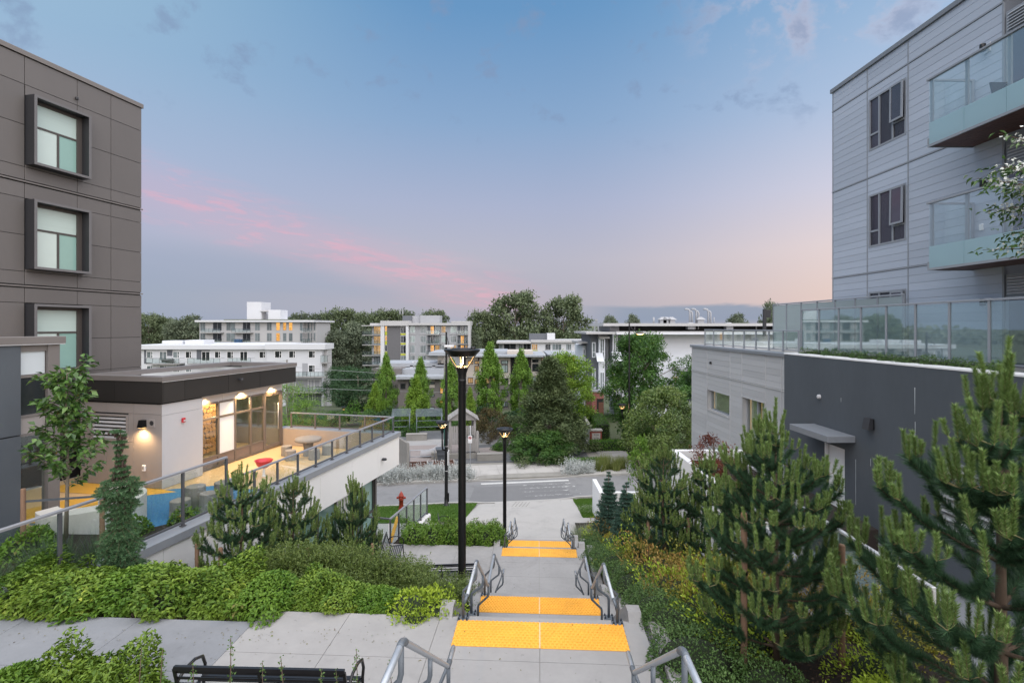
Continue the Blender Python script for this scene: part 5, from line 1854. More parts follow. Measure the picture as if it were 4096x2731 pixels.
M['bench_metal'] = surf('bench_metal', (0.012, 0.012, 0.014), 0.35, 0.2, 8.0, spec=0.5)
bn = bench((-2.62, 5.56, L1), R(178), 'black slatted bench with its back to the camera at the bottom left')
MB().bbox(-.02, .30, .2205, .2245, .815, .852, .001).build('sticker', M['panel_white'], bn)
bench((-3.65, 15.4, L3), R(96), 'black slatted bench facing the stairs beside the ramp wall')
bench((-1.95, 14.28, L3), R(184), 'black slatted bench behind the near lamp post, half hidden by bushes')
bench((-3.15, 23.7, plaza_z(23.7)), R(100), 'black slatted bench facing sideways at the edge of the plaza')
bench((-1.85, 22.65, PZ + .02), R(184), 'black slatted bench with its back to us at the plaza, above the low hedge')

# hydrant
hy = thing('fire_hydrant', 'faded red fire hydrant standing on the left lawn', 'hydrant', (-6.19, 28.6, plaza_z(28.6)))
MB().lathe([(.17, 0), (.17, .05), (.13, .06), (.12, .1), (.115, .52), (.14, .53), (.14, .58), (.125, .60), (.125, .72), (.15, .73), (.15, .77), (.12, .80), (.10, .90), (.05, .95), (.03, .96), (.03, 1.02), (0, 1.02)], 18).build('barrel', M['hydrant_red'], hy)
for s in (-1, 1):
    MB().tube([(s * .10, 0, .66), (s * .19, 0, .66)], .055, 12).build('outlet', M['hydrant_red'], hy)
    MB().tube([(s * .19, 0, .66), (s * .23, 0, .66), (s * .26, 0, .66)], [.068, .068, .03], 10).build('cap', M['hydrant_red'], hy)
MB().tube([(0, -.10, .64), (0, -.19, .64)], .075, 12).build('pumper_outlet', M['hydrant_red'], hy)
# ------------------------------------------------------------------ across the street: playground
def scale_at(y):
    return y / 2048.0


M['steel_blue'] = surf('steel_blue', (0.20, 0.24, 0.27), 0.45, 0.1, 4.0, metal=0.3)
M['wood_red'] = surf('wood_red', (0.13, 0.055, 0.035), 0.7, 0.25, 3.0, stretch=(0.6, 5, 5))
M['wood_play'] = surf('wood_play', (0.30, 0.285, 0.275), 0.85, 0.22, 3.0, stretch=(5, 5, 0.6), objvar=0.1)
M['bin_grey'] = surf('bin_grey', (0.085, 0.095, 0.11), 0.55, 0.1, 4.0)
M['sign_red'] = surf('sign_red', (0.55, 0.02, 0.03), 0.5, 0.05, 4.0)

pt = thing('play_tower', 'weathered wooden play tower with pitched roof and slide', 'play equipment', (-4.05, 42.0, .15), R(8))
for (x, y, h) in [(-1.05, -.6, 3.3), (.15, -.95, 2.35), (.95, -.6, 3.3), (1.15, -.9, 2.2), (-1.0, 1.0, 3.3), (.9, 1.0, 3.3)]:
    MB().lathe([(.11, 0), (.11, h - .12), (.06, h)], 8, (x, y, 0)).build('post', M['wood_play'], pt)
for k in range(7):
    MB().box(-1.0 + k * .28, -.75 + k * .28, -.55, .95, 1.05, 1.12).build('deck_board', M['wood_play'], pt)
for k in range(10):
    MB().box(-.95 + k * .185, -.95 + k * .185 + .16, -.64, -.59, 1.05 + (.75 if k > 6 else 0), 2.55).build('wall_board', M['wood_play'], pt)
for k in range(8):
    MB().box(.96, 1.01, -.5 + k * .18, -.5 + k * .18 + .15, 1.2, 2.7).build('wall_board', M['wood_play'], pt)
for k in range(7):
    MB().box(.2 + k * .14, .2 + k * .14 + .12, -1.0, -.95, .55, 1.6).build('fence_board', M['wood_play'], pt)
for s in (-1, 1):
    for k in range(6):
        a, b = k / 6, (k + 1) / 6 - .01
        x0, z0 = s * 1.3 * (1 - a), 3.0 + .85 * a
        x1, z1 = s * 1.3 * (1 - b), 3.0 + .85 * b
        q = [(x0, -.95, z0), (x0, 1.3, z0), (x1, 1.3, z1), (x1, -.95, z1)]
        MB().hexa([(p[0], p[1], p[2]) for p in q] + [(p[0], p[1], p[2] + .045) for p in q]).build('roof_board', M['wood_play'], pt)
m = MB().add([(-1.2, -.8, 3.02), (1.2, -.8, 3.02), (0, -.8, 3.82), (-1.2, -.75, 3.02), (1.2, -.75, 3.02), (0, -.75, 3.82)], [(0, 1, 2), (3, 5, 4), (0, 3, 4, 1), (1, 4, 5, 2), (2, 5, 3, 0)])
m.build('gable', M['wood_play'], pt)
s_ = MB()
pr = [(-1.05, 1.15), (-1.6, .95), (-2.4, .42), (-3.0, .25), (-3.4, .25)]
for i in range(4):
    (x0, z0), (x1, z1) = pr[i], pr[i + 1]
    s_.hexa([(x0, -.4, z0), (x1, -.4, z1), (x1, .25, z1), (x0, .25, z0), (x0, -.4, z0 + .03), (x1, -.4, z1 + .03), (x1, .25, z1 + .03), (x0, .25, z0 + .03)])
    for yy_ in (-.42, .25):
        s_.hexa([(x0, yy_, z0), (x1, yy_, z1), (x1, yy_ + .03, z1), (x0, yy_ + .03, z0), (x0, yy_, z0 + .2), (x1, yy_, z1 + .2), (x1, yy_ + .03, z1 + .2), (x0, yy_ + .03, z0 + .2)])
s_.build('slide', M['panel_light'], pt)
M['green_pole'] = surf('green_pole', (0.02, 0.14, 0.10), 0.4, 0.1, 3.0)
MB().tube([(-1.5, -.7, 0), (-1.5, -.7, 2.9), (-1.1, -.7, 3.05)], .04, 8).build('fire_pole', M['green_pole'], pt)

bn_ = thing('waste_bin', 'grey wheeled waste bin in front of the play tower', 'bin', (-5.55, 40.0, .15), R(12))
MB().hexa([(-.24, -.26, .08), (.24, -.26, .08), (.24, .26, .08), (-.24, .26, .08), (-.36, -.36, 1.0), (.36, -.36, 1.0), (.36, .36, 1.0), (-.36, .36, 1.0)]).build('body', M['bin_grey'], bn_)
MB().bbox(-.40, .40, -.40, .40, 1.0, 1.10, .03).build('lid', M['bin_grey'], bn_)
for s in (-1, 1):
    MB().tube([(s * .27, .3, .1), (s * .33, .3, .1)], .1, 10).build('wheel', M['black_metal'], bn_)
MB().bbox(-.3, .3, -.40, -.37, .62, .74, .01).build('front_lip', M['bin_grey'], bn_)

for k, (x, y, w, d, h, lab) in enumerate([(-6.2, 41.0, .5, .5, .55, 'small concrete block left of the grey waste bin'), (-4.4, 41.1, 3.0, .35, .42, 'long low concrete wall in front of the play tower'),
                                         (-1.75, 40.6, 2.0, .5, .5, 'concrete seat wall with timber top right of the play tower'), (-8.9, 47.8, 1.9, .6, .55, 'concrete seat wall at the back of the playground on the left'),
                                         (-1.2, 48.5, 1.9, .6, .55, 'concrete seat wall behind the play tower on the right')]):
    c = thing('seat_wall', lab, 'low wall', (x, y, .14), R(6 if k != 1 else 9), 'low concrete walls of the playground')
    MB().bbox(-w / 2, w / 2, -d / 2, d / 2, 0, h, .02).build('block', M['old_concrete'], c)
    if k >= 2:
        MB().bbox(-w / 2 - .02, w / 2 + .02, -d / 2 - .02, d / 2 + .02, h + .001, h + .06, .01).build('top_board', M['wood_grey'], c)
tw_ = thing('timber_screen', 'tall grey timber screen wall at the end of the terrace fascia', 'wall', (-8.05, 37.6, .1), R(-35))
for k in range(6):
    MB().bbox(-.5 + k * .17, -.5 + k * .17 + .16, -.1, .1, 0, 2.45 - .05 * k, .012).build('plank', M['wood_grey'], tw_)
MB().box(.522, .60, -.12, .12, 0, 2.15).build('post', M['wood_grey'], tw_)
rl = thing('pipe_rail', 'low galvanised pipe rail beside the gravel pit', 'railing', (-7.9, 39.6, .15), R(8))
MB().tube([(0, 0, 0), (0, 0, .95), (.04, 0, 1.0), (1.85, 0, 1.0), (1.9, 0, .95), (1.9, 0, 0)], .028, 8).build('frame', M['galv'], rl)
MB().tube([(0, 0, .5), (1.9, 0, .5)], .022, 8).build('bar', M['galv'], rl)
for k, (u, v, y, w, lab) in enumerate([(1717, 1782, 50.0, 2.4, 'steel shade frame behind the play tower'), (1605, 1786, 50.0, 1.6, 'steel shade frame at the left of the playground')]):
    p = at(u, v, y)
    c = thing('shade_frame', lab, 'pergola', (p.x, p.y, .15), R(10), 'steel shade frames')
    for s in (-1, 1):
        for e in (-.5, .7):
            MB().tube([(s * w / 2, e, 0), (s * w / 2, e, 2.05)], .04, 8).build('post', M['steel_blue'], c)
    for i in range(10):
        MB().bar((-w / 2 - .1, -.9 + i * .2, 2.0 + i * .045), (w / 2 + .1, -.9 + i * .2, 2.0 + i * .045), .1, .03).build('slat', M['steel_blue'], c)
    for z in (.9, 1.5):
        MB().bar((-w / 2, -.5, z), (w / 2, -.5, z), .05, .05).build('cross_bar', M['steel_blue'], c)
for k, (x, y, w, lab) in enumerate([(-7.35, 38.1, 2.0, 'dark brown timber planter box on the left behind the silver plants'), (-5.15, 38.5, 1.5, 'dark brown timber planter box right behind the silver plants')]):
    c = thing('timber_planter', lab, 'planter', (x, y, .13), R(9), 'timber planters at the kerb')
    for i in range(3):
        MB().bbox(-w / 2, w / 2, -.3, -.25, .03 + i * .15, .17 + i * .15, .01).build('board', M['wood_red'], c)
        MB().bbox(-w / 2, w / 2, .25, .3, .03 + i * .15, .17 + i * .15, .01).build('board', M['wood_red'], c)
    MB().box(-w / 2 + .02, w / 2 - .02, -.25, .25, 0, .38).build('soil', M['soil'], c)
    for s in (-1, 1):
        MB().box(s * (w / 2 + .03) - .03, s * (w / 2 + .03) + .03, -.32, .32, 0, .5).build('end_post', M['concrete_pale'], c)

# no stopping sign
ns = thing('parking_sign', 'white regulatory sign with red ring on a thin post by the crossing', 'sign', (-3.12, 38.2, .13), R(4))
MB().tube([(0, 0, 0), (0, 0, 3.15)], .03, 8).build('post', M['galv'], ns)
f = MB().bbox(-.16, .14, -.05, -.035, 1.92, 2.48, .002).build('plate', M['panel_white'], ns)
def ring_mesh(r0, r1, c, y, n=24):
    m = MB()
    vs = [(c[0] + r0 * math.cos(2 * math.pi * k / n), y, c[1] + r0 * math.sin(2 * math.pi * k / n)) for k in range(n)] + [(c[0] + r1 * math.cos(2 * math.pi * k / n), y, c[1] + r1 * math.sin(2 * math.pi * k / n)) for k in range(n)]
    return m.add(vs, [(k, (k + 1) % n, n + (k + 1) % n, n + k) for k in range(n)])
ring_mesh(.085, .115, (-.01, 2.31), -.0525).build('red_ring', M['sign_red'], f)
ring_mesh(.0, .06, (-.01, 2.31), -.0525).build('symbol', M['frame_dark'], f)
MB().bar((-.09, -.0535, 2.39), (.07, -.0535, 2.23), .025, .002, (0, 1, 0)).build('slash', M['sign_red'], f)
for x in (-.09, .06):
    ring_mesh(.0, .025, (x, 2.03), -.0525, 10).build('symbol', M['frame_dark'], f)
g_ = MB().bbox(-.015, .015, -.28, .28, 2.65, 3.15, .002).build('plate', M['panel_white'], ns)

# address sign: brick pillar with numbers
ad = thing('address_pillar', 'red brick pillar with the house numbers 3166 and 3178', 'sign', (7.35, 45.0, .42), R(2))
random.seed(3)
M['red_brick'] = surf('red_brick', (0.24, 0.055, 0.04), 0.85, 0.2, 6.0, objvar=0.25)
nrow, ncol = 9, 4
for r_ in range(nrow):
    off = (.12 if r_ % 2 else 0)
    xs = [-.5] + [-.5 + off + .25 * k for k in range(0 if off else 1, 5) if -.5 < -.5 + off + .25 * k < .5] + [.5]
    for a, b in zip(xs[:-1], xs[1:]):
        if b - a > .05:
            MB().box(a + .006, b - .006, -.22 + random.uniform(0, .008), .22, r_ * .13 + .006, r_ * .13 + .124).build('brick', M['red_brick'], ad)
MB().box(-.48, .48, -.2, .2, 0, nrow * .13).build('mortar', M['concrete_wall'], ad)
MB().bbox(-.56, .56, -.3, .3, nrow * .13 + .001, nrow * .13 + .14, .02).build('cap_stone', M['concrete_wall'], ad)
pl = MB().bbox(-.36, .36, -.26, -.225, .38, 1.0, .003).build('number_plate', M['concrete_pale'], ad)


def text(s, size, loc, rot, mat, parent, name='lettering', depth=.004):
    cu = bpy.data.curves.new(name, 'FONT')
    cu.body = s
    cu.size = size
    cu.align_x = 'CENTER'
    cu.align_y = 'CENTER'
    cu.extrude = depth
    cu.materials.append(mat)
    o = bpy.data.objects.new(name, cu)
    COL.objects.link(o)
    o.parent = parent
    o.location = loc
    o.rotation_euler = rot
    return o


text('3166', .23, (0, -.266, .86), (R(90), 0, 0), M['frame_dark'], pl)
text('TO', .07, (0, -.266, .695), (R(90), 0, 0), M['frame_dark'], pl)
text('3178', .23, (0, -.266, .52), (R(90), 0, 0), M['frame_dark'], pl)
br = thing('ramp_parapet', 'grey concrete parapet wall beside the uphill path', 'wall', (7.15, 48.5, 0), R(88))
MB().bbox(-2.2, 3.0, -.12, .12, 0, 1.75, .02).build('wall', M['concrete_wall'], br)
MB().tube([(-2.0, .2, 1.2), (2.6, .2, 1.75)], .03, 6).build('grab_rail', M['black_metal'], br)
sbk = thing('service_box', 'small dark utility marker on a thin stake by the hedge', 'marker', (6.2, 43.2, .12))
MB().tube([(0, 0, 0), (0, 0, .5)], .03, 6).build('stake', M['galv'], sbk)
MB().bbox(-.11, .11, -.04, .04, .5, .9, .03).build('head', M['bin_grey'], sbk)
# street light columns further off
for k, (u, vt, vb, y, hd, lab) in enumerate([(2517, 1290, 1850, 40.5, True, 'tall black street light with lit lantern in front of the white townhouse')]):
    b = at(u, vb, y)
    t = thing('street_lamp', lab, 'street lamp', (b.x, b.y, .12))
    Hh = at(u, vt, y).z - .12
    MB().lathe([(.12, 0), (.1, .6), (.075, Hh * .6), (.05, Hh)], 12).build('pole', M['black_metal'], t)
    MB().tube([(0, 0, Hh - .2), (.25, -.1, Hh - .55), (.6, -.2, Hh - .8), (.75, -.25, Hh - .82)], .025, 8).build('arm', M['black_metal'], t)
    MB().lathe([(0, .1), (.2, .08), (.32, -.02), (.34, -.06), (.3, -.06)], 14, (.8, -.25, Hh - .82)).build('lantern', M['frame_dark'], t)
    MB().lathe([(.3, -.05), (.2, -.12), (0, -.15)], 14, (.8, -.25, Hh - .82)).build('lens', M['lamp_disc'], t)
s2 = thing('saucer_lamp', 'lit saucer lamp in front of the dark green ash tree', 'street lamp', (at(2500, 1600, 40.3).x - .25, 40.2, at(2500, 1622, 40.3).z - .5))
MB().tube([(.5, .2, -.6), (.1, 0, -.5), (0, 0, -.2), (0, 0, .1)], .045, 8).build('bracket', M['black_metal'], s2)
lamp_head(s2, .1, light=40)
for k, (u, v, y, lab) in enumerate([(1376, 1622, 62, 'unlit saucer lamp beyond the far end of the terrace'), (1602, 1685, 56, 'unlit saucer lamp behind the bright columnar trees'), (1273, 1668, 60, 'lit saucer lamp below the tan apartment block')]):
    p = at(u, v, y)
    t = thing('path_lamp', lab, 'street lamp', (p.x, p.y, interp(GZ, y)))
    hh = p.z - interp(GZ, y)
    MB().lathe([(.10, 0), (.08, .1), (.07, hh - .7)], 10).build('pole', M['black_metal'], t)
    lamp_head(t, hh - .68, light=25 if k == 2 else 2)

# ------------------------------------------------------------------ buildings beyond
class Block:
    """a far building: front face towards the camera at depth y; uses photo columns to place bays"""
    def __init__(self, name, label, u, v_ground, y, rz=0.0):
        self.y = y
        self.k = y / 2048.0
        self.u = u
        p = at(u, v_ground, y)
        self.z0 = p.z
        self.t = thing(name, label, 'building', (p.x, p.y, 0), rz)

    def X(self, u):
        return (u - self.u) * self.k

    def Z(self, v):
        return CZ + (1307 - v) * self.k

    def box(self, name, mat, u0, u1, v0, v1, d0, d1, parent=None):
        return box_part(name, M[mat], parent or self.t, self.X(u0), self.X(u1), d0, d1, self.Z(v1), self.Z(v0))

    def win(self, u0, u1, v0, v1, pane='pane_grey', frame='panel_white', split=(), d=0.0, hsplit=(), pr=.06, fw=.09):
        x0, x1, z0, z1 = self.X(u0), self.X(u1), self.Z(v1), self.Z(v0)
        m = MB()
        m.box(x0, x1, d - pr, d + .05, z0, z0 + fw).box(x0, x1, d - pr, d + .05, z1 - fw, z1)
        m.box(x0, x0 + fw, d - pr, d + .05, z0 + fw, z1 - fw).box(x1 - fw, x1, d - pr, d + .05, z0 + fw, z1 - fw)
        xs = [x0 + fw] + [x0 + (x1 - x0) * s for s in split] + [x1 - fw]
        for x in xs[1:-1]:
            m.box(x - fw * .4, x + fw * .4, d - pr, d + .05, z0 + fw, z1 - fw)
        for h in hsplit:
            z = z0 + (z1 - z0) * h
            m.box(xs[-2] + fw * .4, x1 - fw, d - pr, d + .05, z - fw * .4, z + fw * .4)
        f = m.build('window', M[frame], self.t)
        for a, b in zip(xs[:-1], xs[1:]):
            MB().box(a + .01, b - .01, d - .02, d - .004, z0 + fw, z1 - fw).build('pane', M[pane], f)
        return f

    def balcony(self, u0, u1, v_slab, depth=1.6, rail=1.05, glass='glass_rail', slab='concrete', d=0.0, posts=6):
        x0, x1, z = self.X(u0), self.X(u1), self.Z(v_slab)
        b = box_part('balcony', M[slab], self.t, x0, x1, d - depth, d - .01, z - .22, z)
        MB().box(x0 + .05, x1 - .05, d - depth + .02, d - depth + .04, z + .08, z + rail - .04).build('glass', M[glass], b)
        m = MB().box(x0, x1, d - depth, d - depth + .06, z + rail - .04, z + rail)
        for i in range(posts):
            x = x0 + .03 + (x1 - x0 - .06) * i / (posts - 1)
            m.box(x - .025, x + .025, d - depth, d - depth + .05, z, z + rail - .04)
        for x in (x0, x1 - .05):
            m.box(x, x + .05, d - depth + .06, d - .02, z + rail - .04, z + rail)
        m.build('rail', M['frame_dark'], b)
        return b


M['bld_white'] = surf('bld_white', (0.57, 0.585, 0.62), 0.7, 0.04, 0.25, fine=0.03, objvar=0.02)
M['bld_pale'] = surf('bld_pale', (0.43, 0.43, 0.44), 0.7, 0.05, 0.25, fine=0.03)
M['bld_grey'] = surf('bld_grey', (0.32, 0.33, 0.355), 0.7, 0.06, 0.25, fine=0.03)
M['bld_dark'] = surf('bld_dark', (0.11, 0.12, 0.14), 0.7, 0.08, 0.25, fine=0.04)
M['bld_brick'] = surf('bld_brick', (0.13, 0.13, 0.14), 0.85, 0.2, 3.0, stretch=(1, 1, 6), fine=0.2)
M['bld_beige'] = surf('bld_beige', (0.50, 0.45, 0.40), 0.7, 0.05, 0.3, fine=0.03)
M['bld_taupe'] = surf('bld_taupe', (0.16, 0.145, 0.14), 0.7, 0.08, 0.3, fine=0.04)
M['roof_grey'] = surf('roof_grey', (0.33, 0.35, 0.38), 0.6, 0.12, 0.3, fine=0.06)
M['lime'] = surf('lime', (0.50, 0.52, 0.03), 0.6, 0.05, 1.0)
M['rug_blue'] = surf('rug_blue', (0.03, 0.11, 0.30), 0.7, 0.1, 2.0)

# far left: long white apartment block
b = Block('white_apartments', 'long white apartment block with grey panels and small balconies, left', 930, 1640, 108)
def V8(y):
    return 1150 + y / 2.851
def U8(x):
    return 550 + x / 2.851
b.box('wall', 'bld_white', 540, U8(1490), V8(705), 1660, .3, 12)
b.box('wall', 'bld_white', U8(1490), U8(2115), V8(705), 1660, -.6, 3.5)
b.box('wall', 'bld_pale', U8(2116), U8(2150), V8(705), 1660, .6, 3.4)
b.box('roof_fascia', 'bld_white', 530, U8(1485), V8(655), V8(704), -.5, 17)
b.box('roof_fascia', 'bld_white', U8(1486), U8(2165), V8(640), V8(704), -1.3, 4)
b.box('roof_unit', 'bld_white', U8(60), U8(305), V8(615), V8(654), 6, 10)
b.box('roof_unit', 'bld_white', U8(335), U8(563), V8(608), V8(654), 6, 10)
for (x0, x1, dr_) in [(92, 165, 0), (238, 325, 1), (392, 470, 0), (537, 607, 0), (722, 818, 1), (870, 940, 0), (1010, 1085, 0), (1160, 1248, 1), (1380, 1452, 0)]:
    b.win(U8(x0), U8(x1), V8(728), V8(836 if dr_ else 805), 'pane_grey' if x0 < 480 else 'pane_dark', split=((.5,) if dr_ else (.68,)), hsplit=(() if dr_ else (.5,)), d=.3)
for (x0, x1) in [(92, 165), (238, 325), (392, 470), (537, 607)]:
    b.win(U8(x0), U8(x1), V8(890), V8(965), 'pane_grey', split=(.66,), d=.3)
for (x0, x1) in [(1580, 1660), (1740, 1815), (1962, 2038)]:
    b.win(U8(x0), U8(x1), V8(720), V8(800), 'pane_dark', split=(.7,), hsplit=(.5,), d=-.6)
for (x0, x1) in [(1740, 1815), (1962, 2038)]:
    b.win(U8(x0), U8(x1), V8(880), V8(960), 'pane_dark', split=(.7,), hsplit=(.5,), d=-.6)
b.win(U8(1957), U8(2098), V8(1043), V8(1150), 'pane_pale', split=(.25, .5), d=-.6)
b.win(U8(1785), U8(1822), V8(1043), V8(1150), 'pane_pale', d=-.6)
b.win(U8(1960), U8(2040), V8(1203), V8(1285), 'pane_pale', split=(.65,), d=-.6)
b.win(U8(1975), U8(2045), V8(1362), V8(1450), 'pane_pale', split=(.65,), d=-.6)
for (x0, x1, y0, y1) in [(65, 88, 710, 855), (328, 389, 710, 780), (666, 720, 710, 820), (720, 818, 710, 724), (440, 530, 860, 900), (616, 665, 860, 905), (1000, 1070, 855, 900), (65, 150, 855, 868), (660, 1180, 868, 905)]:
    b.box('grey_panel', 'bld_dark', U8(x0), U8(x1), V8(y0), V8(y1), .24, .299)
b.box('grey_panel', 'bld_grey', U8(1893), U8(1955), V8(860), V8(995), -.66, -.601)
b.box('grey_panel', 'bld_grey', U8(1730), U8(2110), V8(1025), V8(1195), -.63, -.601)
b.box('grey_panel', 'bld_dark', U8(1730), U8(2110), V8(1195), V8(1500), -.63, -.601)
for (x0, x1, ys_) in [(150, 522, 862), (617, 983, 862), (1070, 1330, 860)]:
    b.balcony(U8(x0), U8(x1), V8(ys_), 1.7, 1.15, d=.3)
b.balcony(U8(1730), U8(2205), V8(1003), 2.2, 1.05, d=-.6, posts=12)
b.balcony(U8(1790), U8(2210), V8(1172), 2.2, 1.05, d=-.6, posts=12)
b.balcony(U8(2117), U8(2195), V8(850), 2.0, 1.5, d=.6, posts=3)
for (x, w, y0) in [(310, 120, 800)]:
    b.box('sofa', 'frame_dark', U8(310), U8(430), V8(812), V8(850), -1.0, -.3)

# penthouse storeys of the block behind
b = Block('penthouse_block', 'two storey white penthouse with thin flat roof and stair tower, behind the white apartments', 1030, 1420, 152)
b.box('wall', 'bld_pale', U8(707), U8(1890), V8(395), 1440, .0, 14)
b.box('wall', 'bld_pale', U8(1891), U8(2008), V8(395), 1440, 2.2, 14)
b.box('roof_slab', 'bld_white', U8(690), U8(2035), V8(372), V8(394), -1.6, 16)
b.box('stair_tower', 'bld_white', U8(1188), U8(1357), V8(158), V8(371), 3, 9)
b.box('roof_hut', 'bld_white', U8(1435), U8(1577), V8(250), V8(371), 3, 8)
b.box('canopy', 'bld_pale', U8(1346), U8(1436), V8(258), V8(272), 2.6, 6)
b.box('lit_door', 'lit_soft', U8(1400), U8(1430), V8(290), V8(371), 4.9, 5)
b.box('green_roof', 'earth', U8(960), U8(1890), V8(362), V8(371), 1, 2.6)
for (x0, x1, lit) in [(715, 775, 0), (860, 962, 0), (1013, 1115, 0), (1200, 1290, 0), (1340, 1397, 0), (1475, 1532, 0), (1580, 1627, 3), (1658, 1700, 1), (1725, 1770, 1), (1852, 1885, 0)]:
    for r_, (y0, y1) in enumerate([(398, 490), (517, 612)]):
        L = lit == 3 or (lit == 1 and r_ == 0)
        b.win(U8(x0), U8(x1), V8(y0), V8(y1), 'lit_warm' if L else ('pane_grey' if x0 not in (860, 1200) else 'pane_dark'), 'bld_grey', split=(.5,) if x1 - x0 > 50 else (), d=0)
for (x0, x1) in [(1905, 1930), (1945, 1962), (1975, 1998)]:
    for (y0, y1) in [(398, 490), (517, 612)]:
        b.win(U8(x0), U8(x1), V8(y0), V8(y1), 'pane_grey', 'bld_grey', d=2.2)
for (x0, x1, ys_) in [(765, 985, 512), (1110, 1322, 512), (780, 985, 630), (1110, 1322, 630), (1895, 2010, 508), (1895, 2015, 628)]:
    b.balcony(U8(x0), U8(x1), V8(ys_), 1.8, 1.2, d=0)
b.box('blue_cover', 'rug_blue', U8(1130), U8(1205), V8(588), V8(628), -1.3, -.4)

# mid grey seven storey block
def V5(y):
    return 1150 + y / 2.613
def U5(x):
    return 1100 + x / 2.613
b = Block('grey_apartments', 'seven storey grey apartment block with lime spandrels and lit balconies', 1680, 1560, 150)
b.box('wall', 'bld_grey', U5(1000), U5(1108), V5(395), 1580, 1.2, 14)
b.box('wall', 'bld_grey', U5(1146), U5(1372), V5(400), 1580, .4, 14)
b.box('wall', 'bld_grey', U5(1401), U5(2018), V5(395), 1580, .5, 14)
b.box('brick_panel', 'bld_brick', U5(1170), U5(1308), V5(402), V5(815), .15, .39)
for (x0, x1) in [(1108, 1145), (1372, 1400)]:
    b.box('white_pier', 'bld_white', U5(x0), U5(x1), V5(400), V5(830), -.6, 3)
b.box('white_pier', 'bld_pale', U5(2019), U5(2042), V5(395), V5(700), -.9, 3)
b.box('roof_frame', 'bld_pale', U5(1108), U5(1400), V5(347), V5(399), -.8, 8)
b.box('roof_edge', 'bld_pale', U5(1401), U5(2042), V5(370), V5(394), -.9, 8)
b.box('roof_edge', 'bld_pale', U5(1845), U5(2042), V5(350), V5(369), -.9, 8)
b.box('roof_edge', 'bld_pale', U5(918), U5(1107), V5(394), V5(402), -1.5, 8)
b.box('roof_edge', 'bld_pale', U5(990), U5(1107), V5(372), V5(393), .2, 8)
b.box('roof_hut', 'bld_dark', U5(1302), U5(1400), V5(290), V5(346), 4, 9)
b.box('roof_hut', 'bld_grey', U5(1402), U5(1494), V5(292), V5(369), 4.5, 9)
b.box('roof_hut', 'bld_grey', U5(1496), U5(1704), V5(288), V5(369), 3.5, 9)
rows_ = [(402, 478, 498), (503, 578, 600), (602, 690, 710), (710, 790, 812)]
for r_, (y0, y1, y2) in enumerate(rows_):
    b.win(U5(1146), U5(1169), V5(y0), V5(y1 - 22), 'lit_warm' if r_ < 2 else 'pane_dark', 'bld_white', d=.4)
    b.box('spandrel', 'lime', U5(1148), U5(1169), V5(y1 - 20), V5(y1 + 20), .3, .39)
    b.win(U5(1310), U5(1368), V5(y0), V5(y1), 'pane_dark' if r_ != 3 else 'pane_grey', 'bld_white', split=(.25, .5), d=.4)
    b.box('spandrel', 'lime', U5(1310), U5(1368), V5(y1 + 1), V5(y1 + 18), .3, .39)
    for (x0, x1) in [(1408, 1460), (1514, 1576), (1735, 1782), (1832, 1894)]:
        if r_ == 3 and x0 > 1600:
            continue
        b.win(U5(x0), U5(x1), V5(y0), V5(y1 - 4), 'pane_pale' if (x0, r_) in ((1408, 0), (1408, 1), (1735, 1), (1832, 0)) else ('lit_soft' if (x0, r_) in ((1735, 0), (1832, 2)) else 'pane_grey'), 'bld_white', split=(.3, .6), d=.5)
        b.box('floor_line', 'bld_pale', U5(x0 - 8), U5(x1 + 8), V5(y1 + 8), V5(y1 + 14), .35, .49)
    if r_ < 3:
        for (x0, x1, lit) in [(1592, 1725, (0, 2)), (1908, 2018, (1, 2))]:
            b.box('recess', 'bld_dark', U5(x0), U5(x1), V5(y0 - 4), V5(y1 + 12), .42, .49)
            b.win(U5(x0 + 30), U5(x0 + 68), V5(y0), V5(y1 + 8), 'lit_warm' if r_ in lit else 'pane_dark', 'bld_white', split=(.5,), d=.4, pr=.04)
            b.win(U5(x0 + 78), U5(x1 - 4), V5(y0), V5(y1 + 8), 'pane_grey' if r_ != 2 else 'lit_soft', 'bld_white', d=.4, pr=.04)
            b.balcony(U5(x0 - 4), U5(x1 + 2), V5(y1 + 10), 1.7, 1.1, d=.45, posts=7)
    b.win(U5(1020), U5(1100), V5(y0 + 4), V5(y1 + 10), 'lit_soft' if r_ < 3 else 'pane_grey', 'bld_white', split=(.3, .6), d=1.2)
    b.balcony(U5(918), U5(1106), V5(y2 - 4), 1.9, 1.1, d=1.2, posts=7)
ms = thing('antenna_rack', 'small antenna rack above the trees behind the grey apartments', 'antenna', at(1594, 1262, 240))
for i in range(4):
    MB().bbox(-2.2 + i * 1.3, -1.6 + i * 1.3, -.3, .3, .6, 2.8, .05).build('antenna', M['bld_grey'], ms)
MB().tube([(0, 0, -16), (0, 0, 1)], .2, 6).build('mast', M['bld_dark'], ms)

